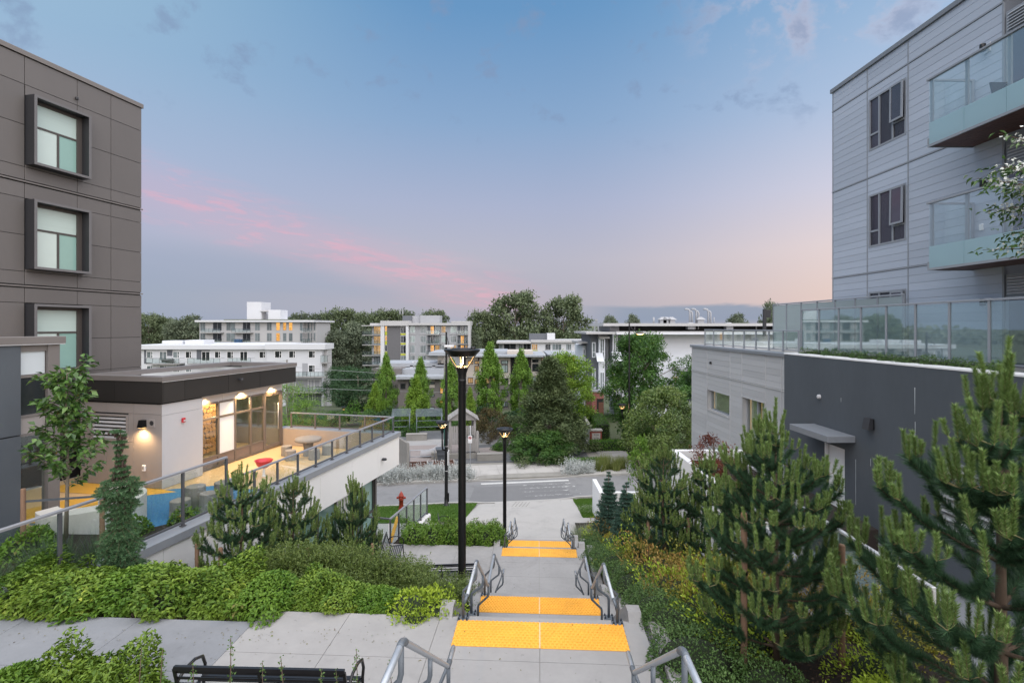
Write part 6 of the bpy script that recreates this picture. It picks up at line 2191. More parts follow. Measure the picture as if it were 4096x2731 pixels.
# low pale block to the right, far
def V6(y):
    return 1150 + y / 2.613
def U6(x):
    return 1900 + x / 2.613
b = Block('pale_lowrise', 'low pale grey flat roofed block with rooftop plant, in front of the big cottonwoods', 2180, 1520, 130)
b.box('wall', 'bld_grey', U6(248), U6(585), V6(585), 1530, 1.0, 12)
b.box('wall', 'bld_white', U6(586), U6(1205), V6(575), 1530, 0, 12)
b.box('roof_edge', 'bld_pale', U6(225), U6(585), V6(563), V6(584), -.8, 12)
b.box('roof_edge', 'bld_pale', U6(586), U6(1210), V6(548), V6(574), -.8, 12)
b.box('plant_screen', 'bld_dark', U6(573), U6(760), V6(482), V6(547), 3, 6)
b.box('plant_room', 'bld_white', U6(761), U6(845), V6(478), V6(547), 2.6, 6)
for (x0, x1, p_) in [(250, 290, 'pane_grey'), (300, 430, 'pane_dark'), (455, 500, 'pane_grey'), (505, 580, 'pane_dark')]:
    b.win(U6(x0), U6(x1), V6(588), V6(655), p_, 'bld_grey', split=(.5,), d=1.0)
for (x0, x1, p_) in [(592, 655, 'lit_soft'), (733, 792, 'pane_dark'), (806, 905, 'pane_grey'), (950, 1008, 'pane_grey'), (1085, 1145, 'pane_dark')]:
    b.win(U6(x0), U6(x1), V6(588), V6(652), p_, 'bld_white', split=(.35, .65), d=0)
    b.win(U6(x0), U6(x1), V6(676), V6(735), 'pane_dark', 'bld_white', split=(.35, .65), d=0)
    b.box('spandrel', 'lime' if p_ == 'lit_soft' else 'bld_grey', U6(x0), U6(x1), V6(653), V6(660), -.05, -.002)

# beige three storey homes with red posts
b = Block('beige_homes', 'beige three storey homes with dark flat eaves and red posts, mid distance', 2100, 1640, 84)
b.box('wall', 'bld_taupe', U6(-140), U6(690), V6(728), 1660, 1.4, 12)
b.box('wall', 'bld_taupe', U6(691), U6(1180), V6(745), 1660, 1.6, 12)
for (x0, x1) in [(-90, 30), (45, 75), (250, 370), (590, 690)]:
    b.box('beige_bay', 'bld_beige', U6(x0), U6(x1), V6(728), V6(1010), 0, 1.39)
    b.box('taupe_base', 'bld_taupe', U6(x0), U6(x1), V6(1011), 1660, .1, 1.39)
for (x0, x1) in [(0, 45), (76, 230), (700, 760), (905, 1000)]:
    b.box('cream_panel', 'bld_beige', U6(x0), U6(x1), V6(760), V6(860), 1.2, 1.39)
b.box('roof', 'roof_grey', U6(-180), U6(735), V6(703), V6(720), -1.6, 12)
b.box('roof_top', 'roof_grey', U6(-120), U6(335), V6(672), V6(702), 2, 12)
b.box('roof_top', 'bld_beige', U6(335), U6(610), V6(668), V6(702), 1.5, 8)
b.box('roof', 'roof_grey', U6(760), U6(1172), V6(695), V6(712), -1.8, 12)
b.box('red_beam', 'red_metal', U6(880), U6(1165), V6(713), V6(724), -1.6, -1.3)
for x in (432, 1125, 700):
    b.box('red_post', 'red_metal', U6(x - 8), U6(x + 8), V6(724), V6(900), -1.4, -1.1)
for (x0, x1, y0, y1, p_) in [(-5, 45, 765, 800, 'lit_soft'), (-5, 45, 815, 880, 'lit_soft'), (272, 345, 760, 800, 'pane_pale'), (272, 345, 805, 888, 'pane_pale'), (597, 665, 750, 785, 'pane_dark'), (597, 665, 795, 875, 'pane_dark'),
                             (275, 350, 945, 1010, 'pane_dark'), (597, 670, 930, 995, 'pane_pale'), (275, 350, 1060, 1135, 'pane_dark'), (-5, 45, 955, 1010, 'lit_soft'), (275, 345, 1190, 1245, 'pane_grey'),
                             (-75, -20, 765, 800, 'lit_warm'), (-75, -20, 940, 1000, 'lit_soft')]:
    b.win(U6(x0), U6(x1), V6(y0), V6(y1), p_, 'frame_dark', split=(.6,), d=0)
for (x0, x1, y0, y1, p_) in [(100, 150, 780, 860, 'lit_soft'), (160, 215, 780, 860, 'lit_soft'), (385, 420, 740, 880, 'pane_dark'), (470, 570, 745, 880, 'pane_dark'), (700, 765, 790, 860, 'lit_soft'), (1005, 1060, 730, 790, 'lit_warm'), (920, 980, 735, 770, 'pane_grey'), (100, 215, 945, 1010, 'lit_soft'), (60, 120, 1200, 1270, 'lit_soft')]:
    b.win(U6(x0), U6(x1), V6(y0), V6(y1), p_, 'frame_dark', split=(.5,), d=1.15)
for (x0, x1, y) in [(76, 248, 935), (372, 588, 925), (372, 588, 1045), (76, 248, 1045)]:
    b.balcony(U6(x0), U6(x1), V6(y), 1.4, 1.0, d=1.3, slab='bld_taupe', posts=5)

b = Block('dark_homes', 'charcoal homes with overlapping grey roofs behind the bright columnar trees', 1660, 1660, 78)
b.box('wall', 'bld_taupe', U5(1285), U5(1772), V5(948), 1680, 0, 10)
b.box('wall', 'bld_beige', U5(1610), U5(1668), V5(950), V5(1045), -.06, -.002)
b.box('wall', 'bld_taupe', U5(985), U5(1284), V5(860), 1680, 2.0, 12)
b.box('wall', 'bld_beige', U5(1640), U5(1772), V5(728), V5(835), 6, 12)
b.box('roof', 'roof_grey', U5(1255), U5(1775), V5(922), V5(947), -1.4, 4)
b.box('roof', 'roof_grey', U5(1235), U5(1765), V5(868), V5(921), 3, 8)
b.box('roof', 'roof_grey', U5(985), U5(1772), V5(820), V5(860), 6, 14)
b.box('roof', 'roof_grey', U5(1560), U5(1775), V5(692), V5(727), 4, 14)
for (x0, x1, y0, y1, p_) in [(1722, 1760, 1040, 1108, 'lit_warm'), (1720, 1756, 1170, 1240, 'lit_warm'), (1610, 1668, 982, 1012, 'pane_grey'), (1610, 1668, 1112, 1142, 'pane_grey'), (1612, 1668, 1245, 1275, 'pane_pale'), (1395, 1450, 985, 1070, 'pane_dark'), (1310, 1365, 1000, 1060, 'pane_dark')]:
    b.win(U5(x0), U5(x1), V5(y0), V5(y1), p_, 'frame_dark', d=-.06 if x0 == 1610 and y0 < 1000 else 0)
b.win(U5(1650), U5(1682), V5(787), V5(815), 'pane_dark', 'frame_dark', split=(.5,), d=6)
b.win(U5(1720), U5(1745), V5(790), V5(820), 'pane_dark', 'frame_dark', split=(.5,), d=6)
random.seed(8)
for i in range(8):
    x = random.uniform(1290, 1740)
    v_ = random.uniform(835, 850) if i % 2 else random.uniform(872, 882)
    box_part('roof_vent', M['silver_trim'], b.t, b.X(U5(x)), b.X(U5(x)) + .5, 6 if not i % 2 else 8, 6.5 if not i % 2 else 8.5, b.Z(V5(v_)), b.Z(V5(v_)) + .45)
wl = thing('porch_light', 'glowing porch light on the charcoal homes between the columnar trees', 'wall light', at(1751, 1648, 77.8))
MB().bbox(-.15, .15, -.15, .0, -.2, .2, .03).build('lamp', M['lamp_disc'], wl)

# white sided townhouse on the right
def V7(y):
    return 1200 + y / 2.24
def U7(x):
    return 2200 + x / 2.24
M['house_white'] = surf('house_white', (0.68, 0.71, 0.77), 0.7, 0.04, 0.25, fine=0.03, objvar=0.02)
b = Block('white_townhouse', 'white sided townhouse with grey bays and brick entrance on the right', 2620, 1690, 60)
b.box('wall', 'bld_dark', U7(365), U7(432), V7(300), V7(800), 0, 8)
b.box('wall', 'house_white', U7(432), U7(662), V7(300), V7(870), 1.5, 8)
b.box('wall', 'house_white', U7(664), 3250, V7(300), V7(1120), 1.0, 9)
for k in range(44):
    v0 = 302 + k * 16.6
    x0, x1 = b.X(U7(664)), b.X(3250)
    zt, zb = b.Z(V7(v0)), b.Z(V7(v0 + 16.0))
    MB().add([(x0, .93, zb), (x1, .93, zb), (x1, .985, zt), (x0, .985, zt), (x0, .999, zb), (x1, .999, zb), (x1, .999, zt), (x0, .999, zt)], [(0, 1, 2, 3), (0, 4, 5, 1), (3, 2, 6, 7), (0, 3, 7, 4), (1, 5, 6, 2)]).build('plank', M['house_white'], b.t)
b.box('grey_bay', 'bld_dark', U7(610), U7(662), V7(305), V7(620), .4, 1.49)
b.box('grey_bay', 'bld_dark', U7(488), U7(513), V7(340), V7(800), .5, 1.49)
b.box('grey_bay', 'bld_dark', U7(545), U7(563), V7(300), V7(560), .7, 1.49)
b.box('white_bay', 'house_white', U7(432), U7(487), V7(330), V7(800), -.4, 1.49)
b.box('white_bay', 'house_white', U7(564), U7(609), V7(305), V7(760), .2, 1.49)
b.box('side_wall', 'house_white', U7(335), U7(364), V7(420), V7(1000), 4, 12)
b.box('brick_entry', 'brick', U7(365), U7(470), V7(815), V7(1062), -.8, 4)
b.box('entry_opening', 'panel_core', U7(410), U7(468), V7(875), V7(1062), -.83, -.802)
b.box('entry_door', 'wood_red', U7(425), U7(466), V7(905), V7(1062), -.85, -.832)
b.box('brick_cap', 'bld_grey', U7(362), U7(474), V7(800), V7(814), -.9, 4)
b.box('eave', 'bld_pale', U7(300), U7(552), V7(284), V7(303), -2.2, 9)
b.box('eave', 'bld_pale', U7(575), 3250, V7(280), V7(304), -1.2, 9)
b.box('gutter', 'house_white', U7(575), 3250, V7(297), V7(306), -1.4, -1.21)
b.box('clerestory', 'panel_core', U7(640), 3250, V7(234), V7(279), 1.5, 9)
b.box('clerestory', 'bld_grey', U7(555), U7(639), V7(234), V7(279), 1.2, 9)
b.box('upper_eave', 'bld_pale', U7(470), 3250, V7(208), V7(233), -.6, 11)
b.box('bay_eave', 'bld_pale', U7(428), U7(520), V7(328), V7(342), -1.0, .49)
b.box('side_eave', 'bld_pale', U7(260), U7(364), V7(735), V7(750), 1, 5)
b.box('side_eave', 'bld_pale', U7(275), U7(366), V7(378), V7(395), 2.5, 9)
b.box('porch_eave', 'bld_grey', U7(1135), U7(1290), V7(605), V7(625), -1.6, .9)
b.box('porch_wall', 'bld_dark', U7(1215), U7(1290), V7(626), V7(900), -.6, .9)
for (x0, x1, y0, y1, d_) in [(376, 408, 378, 515, 0), (376, 408, 612, 795, 0), (440, 484, 345, 520, -.4), (440, 484, 640, 790, -.4), (570, 606, 310, 505, .2), (770, 830, 378, 460, .93), (338, 362, 450, 530, 4), (338, 362, 640, 790, 4)]:
    b.win(U7(x0), U7(x1), V7(y0), V7(y1), 'pane_grey', 'house_white', split=(.5,) if x1 - x0 > 34 else (), d=d_, hsplit=(.35,))
b.win(U7(1118), U7(1172), V7(688), V7(748), 'lit_soft', 'house_white', d=.93)
for (x, y) in [(405, 490), (545, 480), (570, 485)]:
    z, X = b.Z(V7(y)), b.X(U7(x))
    MB().hexa([(X, -1.4, z - .7), (X + .8, -1.4, z - .7), (X + .8, -1.32, z - .7), (X, -1.32, z - .7), (X, -.45, z + .25), (X + .8, -.45, z + .25), (X + .8, -.37, z + .25), (X, -.37, z + .25)]).build('open_sash', M['house_white'], b.t)
for x in (775, 1325, 1352, 1880):
    b.box('downpipe', 'bld_pale', U7(x - 3), U7(x + 3), V7(232), V7(262), .8, 1.0)
b.box('downpipe', 'house_white', U7(965), U7(972), V7(310), V7(450), .7, .92)
for k, (x, kind) in enumerate([(1010, 1), (1018, 1), (1098, 2), (1128, 2), (1178, 3), (1358, 4), (1420, 4), (1455, 2), (1535, 4), (1590, 1), (1265, 5), (1608, 5)]):
    X = b.X(U7(x))
    zt = b.Z(V7(207)) if kind != 5 else b.Z(V7(262))
    yk = 4.0 if kind != 5 else .3
    m = MB()
    if kind == 1:
        m.tube([(X, yk, zt), (X, yk, zt + .75)], .07, 8)
    elif kind in (2, 3, 5):
        m.box(X - .4, X + .4, yk - .4, yk + .4, zt, zt + .45)
        m.add([(X - .6, yk - .6, zt + .451), (X + .6, yk - .6, zt + .451), (X + .6, yk + .6, zt + .451), (X - .6, yk + .6, zt + .451), (X - .2, yk - .2, zt + .8), (X + .2, yk - .2, zt + .8), (X + .2, yk + .2, zt + .8), (X - .2, yk + .2, zt + .8)],
              [(0, 3, 2, 1), (4, 5, 6, 7), (0, 1, 5, 4), (1, 2, 6, 5), (2, 3, 7, 6), (3, 0, 4, 7)])
    else:
        m.tube([(X, yk, zt), (X, yk, zt + 1.5), (X - .12, yk, zt + 1.72), (X - .4, yk, zt + 1.8), (X - .62, yk, zt + 1.72)], .12, 8)
        m.tube([(X + .3, yk, zt), (X + .3, yk, zt + 1.3), (X + .18, yk, zt + 1.5), (X - .1, yk, zt + 1.55)], .12, 8)
    m.build('roof_vent', M['bld_grey'], b.t)

# lattice mast on the skyline
mt = thing('lattice_mast', 'thin lattice mast on the skyline left of the townhouse roof', 'mast', at(2385, 1330, 420))
m = MB()
for s in (-1, 1):
    for e in (-1, 1):
        m.bar((s * 3.2, e * 3.2, -6), (s * .5, e * .5, 9.5), .35)
for i in range(6):
    z0, z1 = -6 + i * 2.5, -3.5 + i * 2.5
    w0, w1 = 3.2 - 2.7 * (i / 6.2), 3.2 - 2.7 * ((i + 1) / 6.2)
    m.bar((-w0, -w0, z0), (w1, -w1, z1), .2)
    m.bar((w0, -w0, z0), (-w1, -w1, z1), .2)
m.build('lattice', M['bld_grey'], mt)
MB().box(-.9, .9, -.9, .9, 9.5, 11).build('head', M['bld_grey'], mt)

# utility poles and wires
M['wire'] = surf('wire', (0.30, 0.31, 0.33), 0.6, 0.05, 1.0)
for k, (u, vt, vb, y, lab) in enumerate([(1148, 1438, 1640, 70, 'weathered utility pole just right of the pavilion roof'), (1172, 1475, 1640, 78, 'second utility pole behind the pavilion roof end'), (1779, 1430, 1640, 66, 'utility pole standing behind the near path lamp')]):
    p = at(u, vb, y)
    zt = at(u, vt, y).z
    g = interp(GZ, y) - .5
    t = thing('utility_pole', lab, 'utility pole', (p.x, p.y, g), 0, 'timber utility poles')
    MB().lathe([(.16, 0), (.11, zt - g)], 10).build('pole', M['wood_grey'], t)
    MB().bar((-.9, 0, zt - g - .5), (.9, 0, zt - g - .5), .1, .1).build('cross_arm', M['wood_grey'], t)
for k, (u0, v0, u1, v1, y, lab) in enumerate([(1148, 1465, 2330, 1508, 68, 'upper overhead wire crossing behind the path lamp'), (1150, 1545, 2330, 1556, 66, 'lower overhead wire crossing the columnar trees'), (1148, 1442, 560, 1428, 70, 'overhead wire running left past the pavilion'), (1148, 1515, 2330, 1480, 67, 'thin overhead wire above the charcoal homes')]):
    a, c = at(u0, v0, y), at(u1, v1, y + 2)
    t = thing('overhead_wire', lab, 'wire', a, 0, 'overhead wires')
    d = c - a
    MB().tube([(d.x * i / 10, d.y * i / 10, d.z * i / 10 - .55 * (1 - (2 * i / 10 - 1) ** 2)) for i in range(11)], .022, 5).build('cable', M['wire'], t)
# ------------------------------------------------------------------ plants
M['dogwood'] = leafmat('dogwood', (0.055, 0.125, 0.016), (0.175, 0.265, 0.034), (0.38, 0.40, 0.06), 0.45, 0.2)
M['dogwood_b'] = leafmat('dogwood_b', (0.050, 0.130, 0.016), (0.15, 0.26, 0.032), (0.20, 0.16, 0.06), 0.45, 0.32)
M['honeysuckle'] = leafmat('honeysuckle', (0.045, 0.085, 0.020), (0.135, 0.185, 0.045), (0.42, 0.47, 0.20), 0.35, 0.25)
M['boxleaf'] = leafmat('boxleaf', (0.040, 0.090, 0.022), (0.105, 0.185, 0.052), (0.19, 0.28, 0.09), 0.4, 0.25)
M['azalea'] = leafmat('azalea', (0.11, 0.15, 0.022), (0.33, 0.30, 0.045), (0.52, 0.17, 0.07), 0.5, 0.3)
M['azalea_y'] = leafmat('azalea_y', (0.15, 0.25, 0.02), (0.38, 0.50, 0.05), (0.52, 0.56, 0.10), 0.5, 0.35)
M['azalea_r'] = leafmat('azalea_r', (0.11, 0.12, 0.028), (0.28, 0.19, 0.050), (0.46, 0.14, 0.07), 0.5, 0.3)
M['needle_dark'] = leafmat('needle_dark', (0.024, 0.058, 0.032), (0.060, 0.128, 0.062), (0.11, 0.20, 0.095), 0.45, 0.12)
M['needle_new'] = leafmat('needle_new', (0.10, 0.175, 0.048), (0.20, 0.30, 0.085), (0.42, 0.50, 0.23), 0.5, 0.22)
M['spruce'] = leafmat('spruce', (0.034, 0.088, 0.040), (0.092, 0.185, 0.082), (0.18, 0.29, 0.15), 0.5, 0.12)
M['spruce_b'] = leafmat('spruce_b', (0.030, 0.075, 0.050), (0.075, 0.150, 0.115), (0.13, 0.23, 0.18), 0.5, 0.12)
M['cone'] = surf('cone', (0.045, 0.025, 0.02), 0.7, 0.3, 20)
M['columnar'] = leafmat('columnar', (0.075, 0.175, 0.022), (0.185, 0.320, 0.050), (0.32, 0.44, 0.09), 0.5, 0.35)
M['maple'] = leafmat('maple', (0.095, 0.195, 0.020), (0.23, 0.36, 0.045), (0.38, 0.46, 0.09), 0.5, 0.35)
M['ash'] = leafmat('ash', (0.022, 0.075, 0.020), (0.085, 0.180, 0.036), (0.22, 0.34, 0.06), 0.5, 0.3)
M['laurel'] = leafmat('laurel', (0.035, 0.085, 0.022), (0.16, 0.23, 0.05), (0.50, 0.55, 0.16), 0.35, 0.25, 0.5)
M['broad_dark'] = leafmat('broad_dark', (0.018, 0.050, 0.022), (0.050, 0.105, 0.040), (0.08, 0.15, 0.05), 0.5, 0.25)
M['cottonwood'] = leafmat('cottonwood', (0.075, 0.108, 0.058), (0.150, 0.190, 0.098), (0.21, 0.24, 0.125), 0.5, 0.28)  # greens lightened to stand for distance haze
M['cotton_far'] = leafmat('cotton_far', (0.100, 0.132, 0.092), (0.165, 0.200, 0.130), (0.21, 0.24, 0.155), 0.5, 0.28)  # paler, bluer greens: the haze of distance is put into the leaf colour
M['pine_far'] = leafmat('pine_far', (0.045, 0.075, 0.032), (0.105, 0.140, 0.055), (0.15, 0.18, 0.075), 0.5, 0.15)
M['hedge'] = leafmat('hedge', (0.035, 0.105, 0.012), (0.095, 0.215, 0.025), (0.17, 0.30, 0.04), 0.5, 0.3)
M['silver'] = leafmat('silver', (0.36, 0.40, 0.38), (0.62, 0.64, 0.63), (0.72, 0.72, 0.72), 0.7, 0.2)
M['grass_tall'] = leafmat('grass_tall', (0.10, 0.15, 0.035), (0.26, 0.30, 0.09), (0.42, 0.40, 0.18), 0.6, 0.3)
M['grass_blue'] = leafmat('grass_blue', (0.15, 0.20, 0.11), (0.30, 0.35, 0.22), (0.45, 0.46, 0.32), 0.6, 0.3)
M['lavender'] = leafmat('lavender', (0.060, 0.105, 0.060), (0.13, 0.19, 0.10), (0.14, 0.10, 0.20), 0.6, 0.25)
M['magnolia'] = leafmat('magnolia', (0.030, 0.075, 0.018), (0.10, 0.20, 0.045), (0.17, 0.28, 0.07), 0.3, 0.3, 0.5)
M['red_maple'] = leafmat('red_maple', (0.085, 0.022, 0.016), (0.18, 0.055, 0.030), (0.26, 0.12, 0.05), 0.5, 0.3)
M['plum'] = leafmat('plum', (0.045, 0.040, 0.020), (0.11, 0.085, 0.030), (0.17, 0.15, 0.04), 0.5, 0.3)
M['white_flower'] = leafmat('white_flower', (0.55, 0.58, 0.52), (0.75, 0.76, 0.72), (0.8, 0.8, 0.78), 0.6, 0.3)
M['inner_shade'] = surf('inner_shade', (0.016, 0.026, 0.010), 0.95, 0.4, 6.0)  # near-black green stands for the shade inside bushes and hedges


def rnd(n, a=0.0, b=1.0):
    return RNG.uniform(a, b, n)


def lumpy(dirs, seed, amp=.18, k=7):
    g = np.random.default_rng(seed)
    f = np.zeros(len(dirs))
    for _ in range(k):
        c = unit(g.normal(size=3))
        f += g.uniform(.5, 1) * np.exp(-((dirs - c) ** 2).sum(1) * g.uniform(5, 12))
    return 1 + amp * (f - f.mean()) / (f.std() + 1e-6)


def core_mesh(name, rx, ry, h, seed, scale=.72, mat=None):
    """solid filler blocking the view through a bush; dark colour stands for inner shade"""
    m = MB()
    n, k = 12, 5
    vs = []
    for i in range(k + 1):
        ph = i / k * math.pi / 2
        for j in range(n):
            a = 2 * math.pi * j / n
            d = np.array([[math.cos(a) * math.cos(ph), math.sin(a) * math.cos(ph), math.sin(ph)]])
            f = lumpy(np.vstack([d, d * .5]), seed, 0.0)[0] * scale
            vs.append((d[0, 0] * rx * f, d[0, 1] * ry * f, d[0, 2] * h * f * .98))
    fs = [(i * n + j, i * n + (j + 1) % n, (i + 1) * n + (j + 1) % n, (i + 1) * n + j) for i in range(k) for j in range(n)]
    return m.add(vs, fs, True).mesh(name, mat or M['inner_shade'])


def mound(seed, rx, ry, h, n, ll, lwid, mat, amp=.16, droop=.25, up=.2, thick=.35, fill=True, trange=(0, 1)):
    """leaf mesh (and core) of a rounded bush"""
    g = np.random.default_rng(seed)
    d = g.normal(size=(n, 3))
    d[:, 2] = np.abs(d[:, 2]) - .12
    d = unit(d)
    f = lumpy(d, seed, amp)
    r = f * (1 - thick * g.random(n) ** 2)
    p = d * r[:, None] * np.array([rx, ry, h])
    p[:, 2] = np.maximum(p[:, 2], .02)
    out = d.copy()
    dirv = out * .8 + g.normal(size=(n, 3)) * .55
    dirv[:, 2] += up - droop * 1.2
    nrm = out + np.array([0, 0, .8]) + g.normal(size=(n, 3)) * .3
    # clumps share a tint
    cid = g.integers(0, 26, n)
    cc = unit(g.normal(size=(26, 3)))
    cid = np.argmax(d @ cc.T, axis=1)
    ct = g.random(26)
    tint = np.clip(.55 * g.random(n) + .45 * ct[cid], 0, 1)
    tint = trange[0] + tint * (trange[1] - trange[0])
    return leaves('leaves', p, dirv, nrm, ll * g.uniform(.7, 1.25, n), lwid * g.uniform(.7, 1.2, n), mat, tint, .22, droop)


def bush_proto(name, cat, seed, rx, ry, h, n, ll, lwid, mat, **kw):
    t = thing(name, 'x', cat)
    link('leaves', mound(seed, rx, ry, h, n, ll, lwid, mat, **kw), t)
    c = link('shade_core', core_mesh('shade_core', rx, ry, h, seed), t)
    return t


def scatter(proto_list, items, group):
    """items: (x, y, z, scale, label); the prototypes themselves take the first places"""
    used = set()
    for k, it in enumerate(items):
        x, y, z, s, lab = it[:5]
        i = it[5] if len(it) > 5 else k % len(proto_list)
        pr = proto_list[i]
        sc_ = s if hasattr(s, '__len__') else (s, s, s)
        rz = random.uniform(0, 6.28)
        if i in used:
            o = copy_tree(pr, None, (x, y, z), rz, lab, sc_)
        else:
            used.add(i)
            o = pr
            o.location = (x, y, z)
            o.rotation_euler = (0, 0, rz)
            o.scale = sc_
            o['label'] = lab
        o['group'] = group


random.seed(21)
# --- leafy shrubs of the left bed
dg = [bush_proto('dogwood_shrub', 'shrub', 101, .62, .58, .80, 5400, .082, .045, M['dogwood'], droop=.35),
      bush_proto('dogwood_shrub', 'shrub', 102, .66, .55, .72, 5400, .082, .045, M['dogwood'], droop=.35),
      bush_proto('dogwood_shrub', 'shrub', 103, .58, .60, .76, 5200, .082, .044, M['dogwood_b'], droop=.35)]
zz0 = L1 - .08
ORD = ['first', 'second', 'third', 'fourth', 'fifth', 'sixth', 'seventh', 'eighth', 'ninth', 'tenth', 'eleventh', 'twelfth', 'thirteenth', 'fourteenth']
front = [(-7.75, 8.05, 1.0), (-6.95, 8.0, .98), (-6.15, 8.05, 1.02), (-5.35, 8.0, .96), (-4.6, 8.05, .95), (-3.9, 8.0, .88), (-3.2, 8.05, .74), (-2.6, 7.95, .66), (-2.1, 7.85, .62)]
items = [(x, y + .3, zz0, (s * 1.15, s * .95, s * .74), f'{ORD[i]} leafy green shrub from the left in the front row behind the path') for i, (x, y, s) in enumerate(front)]
back = [(-7.3, 8.85, 1.0), (-6.5, 8.9, 1.0), (-5.65, 8.85, 1.0), (-4.95, 8.75, .95), (-8.3, 8.7, 1.0)]
items += [(x, y, zz0 - .42, (s, s, s * .8), f'leafy green shrub in the second row, {lab}') for (x, y, s), lab in zip(back, ['just right of the wall end', 'in front of the cone shaped spruce', 'below the pale wall', 'beside the staked pine', 'farthest left'])]
near = [(-5.6, 5.75, .8, 'at the left edge'), (-5.0, 5.8, .8, 'second from the left at the back'), (-4.42, 5.72, .8, 'at its right end by the bench'), (-5.25, 5.2, .8, 'lowest at the left'), (-4.6, 5.15, .8, 'lowest in the middle'), (-4.05, 5.2, .72, 'just behind the bench end'), (-5.8, 5.15, .8, 'in the corner of the picture'), (-4.7, 4.7, .8, 'nearest the lower edge')]
items += [(x, y, L1 + .0, s, f'leafy green shrub of the bottom left clump, {lab}') for x, y, s, lab in near]
scatter(dg, items, 'leafy dogwood shrubs')
# low yellow-green azalea at the stair head
az = [bush_proto('low_azalea', 'shrub', 111, .5, .42, .34, 900, .06, .034, M['azalea_y'], droop=.1, up=.5)]
scatter(az, [(-1.62, 8.05, zz0 - .02, 1.0, 'low yellow green azalea nearest the stair pedestal'), (-1.15, 8.0, zz0, .8, 'small yellow green azalea tight against the stair pedestal'), (-1.45, 7.72, zz0 + .02, .55, 'tiny yellow green azalea at the path edge')], 'low yellow azaleas')


# --- arching box honeysuckle
def sprays(seed, R_, H_, nst, nl, ll, mat, arch=.5):
    g = np.random.default_rng(seed)
    a = g.uniform(0, 2 * math.pi, nst)
    e = g.uniform(.15, 1.0, nst)
    L = g.uniform(.7, 1.1, nst)
    base = np.column_stack([g.normal(0, .16 * R_, nst), g.normal(0, .16 * R_, nst), np.zeros(nst)])
    out = np.column_stack([np.cos(a) * e, np.sin(a) * e, np.zeros(nst)]) * R_
    t = g.uniform(.30, 1.0, (nst, nl))
    P = base[:, None, :] + out[:, None, :] * (t ** 1.25 * L[:, None])[:, :, None]
    hz = H_ * L[:, None] * (1.55 * t - .62 * arch * 2 * t ** 2 * (.6 + .6 * e[:, None]))
    P[:, :, 2] += np.maximum(hz, .02)
    P = P.reshape(-1, 3) + g.normal(0, .014, (nst * nl, 3))
    dirv = np.repeat(out, nl, 0) * .6 + g.normal(size=P.shape) * .5 + np.array([0, 0, .25])
    nrm = g.normal(size=P.shape) * .5 + np.array([0, 0, 1])
    N = len(P)
    st = np.repeat(g.random(nst), nl)
    tint = np.clip(.35 * g.random(N) + .35 * st + .42 * (t.ravel() - .4), 0, 1)
    return leaves('leaves', P, dirv, nrm, ll * g.uniform(.7, 1.3, N), ll * .6 * g.uniform(.7, 1.2, N), mat, tint, .15)


def spray_bush(name, seed, R_, H_, nst, nl, ll, mat):
    t = thing(name, 'x', 'shrub')
    link('leaves', sprays(seed, R_, H_, nst, nl, ll, mat), t)
    link('shade_core', core_mesh('shade_core', R_, R_, H_, seed, .62), t)
    return t


hs = [spray_bush('honeysuckle_bush', 121, .78, .95, 420, 44, .036, M['honeysuckle']), spray_bush('honeysuckle_bush', 122, .78, .92, 420, 44, .036, M['honeysuckle'])]
scatter(hs, [(-4.15, 9.65, 5.45, (1.1, 1, 1.08), 'fine leaved dark honeysuckle bush at the left end of the mass, by the stakes'), (-3.35, 9.7, 5.45, (1.05, 1, 1.08), 'fine leaved dark honeysuckle bush, second from the left in the mass'), (-2.65, 9.65, 5.38, (1.05, 1, 1.0), 'fine leaved dark honeysuckle bush in the middle of the mass'),
             (-1.95, 9.45, 5.32, (1.0, 1, .95), 'fine leaved dark honeysuckle bush left of the near lamp post'), (-1.42, 9.05, 5.45, (.8, .9, .78), 'fine leaved dark honeysuckle bush spilling over the first handrail'), (-3.0, 8.95, 5.55, (1.0, .9, .8), 'fine leaved dark honeysuckle bush behind the low shrubs'), (-2.2, 10.5, 4.8, (1.1, 1, 1.0), 'fine leaved dark honeysuckle bush behind the mass, next to the lamp'),
             (-1.05, 9.75, 5.1, (.62, .7, .8), 'small honeysuckle reaching over the second dotted strip'),
             (-2.6, 20.2, 2.0, (1.0, .9, .95), 'olive honeysuckle bush below the ramp wall'), (-1.7, 20.3, 1.95, (1.0, .9, .9), 'olive honeysuckle bush behind the low hedge, middle'), (-.9, 20.0, 2.05, (.85, .9, .95), 'olive honeysuckle bush beside the far lamp post'), (-.62, 18.9, 2.5, (.6, .7, .8), 'small olive honeysuckle leaning over the ribbed strip')], 'box honeysuckle bushes')
# sprigs standing up behind the near bench
tg = [thing('honeysuckle_sprig', 'x', 'plant')]
g_ = np.random.default_rng(5)
n = 70
tt = np.sort(g_.random(n))
P = np.column_stack([.05 * np.sin(tt * 2.2), .03 * tt, tt * .62]) + g_.normal(0, .012, (n, 3))
link('leaves', leaves('leaves', P, g_.normal(size=(n, 3)) + np.array([0, 0, .5]), g_.normal(size=(n, 3)), np.full(n, .03) * (1.2 - .5 * tt), np.full(n, .018), M['boxleaf'], .3 + .6 * tt, .1), tg[0])
MB().tube([(0, 0, 0), (.03, .01, .3), (.045, .03, .6)], [.006, .005, .003], 5).build('stem', M['bark'], tg[0])
scatter(tg, [(-2.95 + .26 * i + random.uniform(-.08, .08), 4.85 + random.uniform(-.1, .1), L1 + random.uniform(.5, .78), random.uniform(.75, 1.1), f'{ORD[i]} upright honeysuckle sprig from the left in front of the near bench') for i in range(8)] + [(-3.6 + .2 * i, 4.9, L1 + .7, random.uniform(.8, 1.1), f'upright honeysuckle sprig by the left end of the near bench, {w}') for i, w in enumerate(['left', 'right'])], 'honeysuckle sprigs')

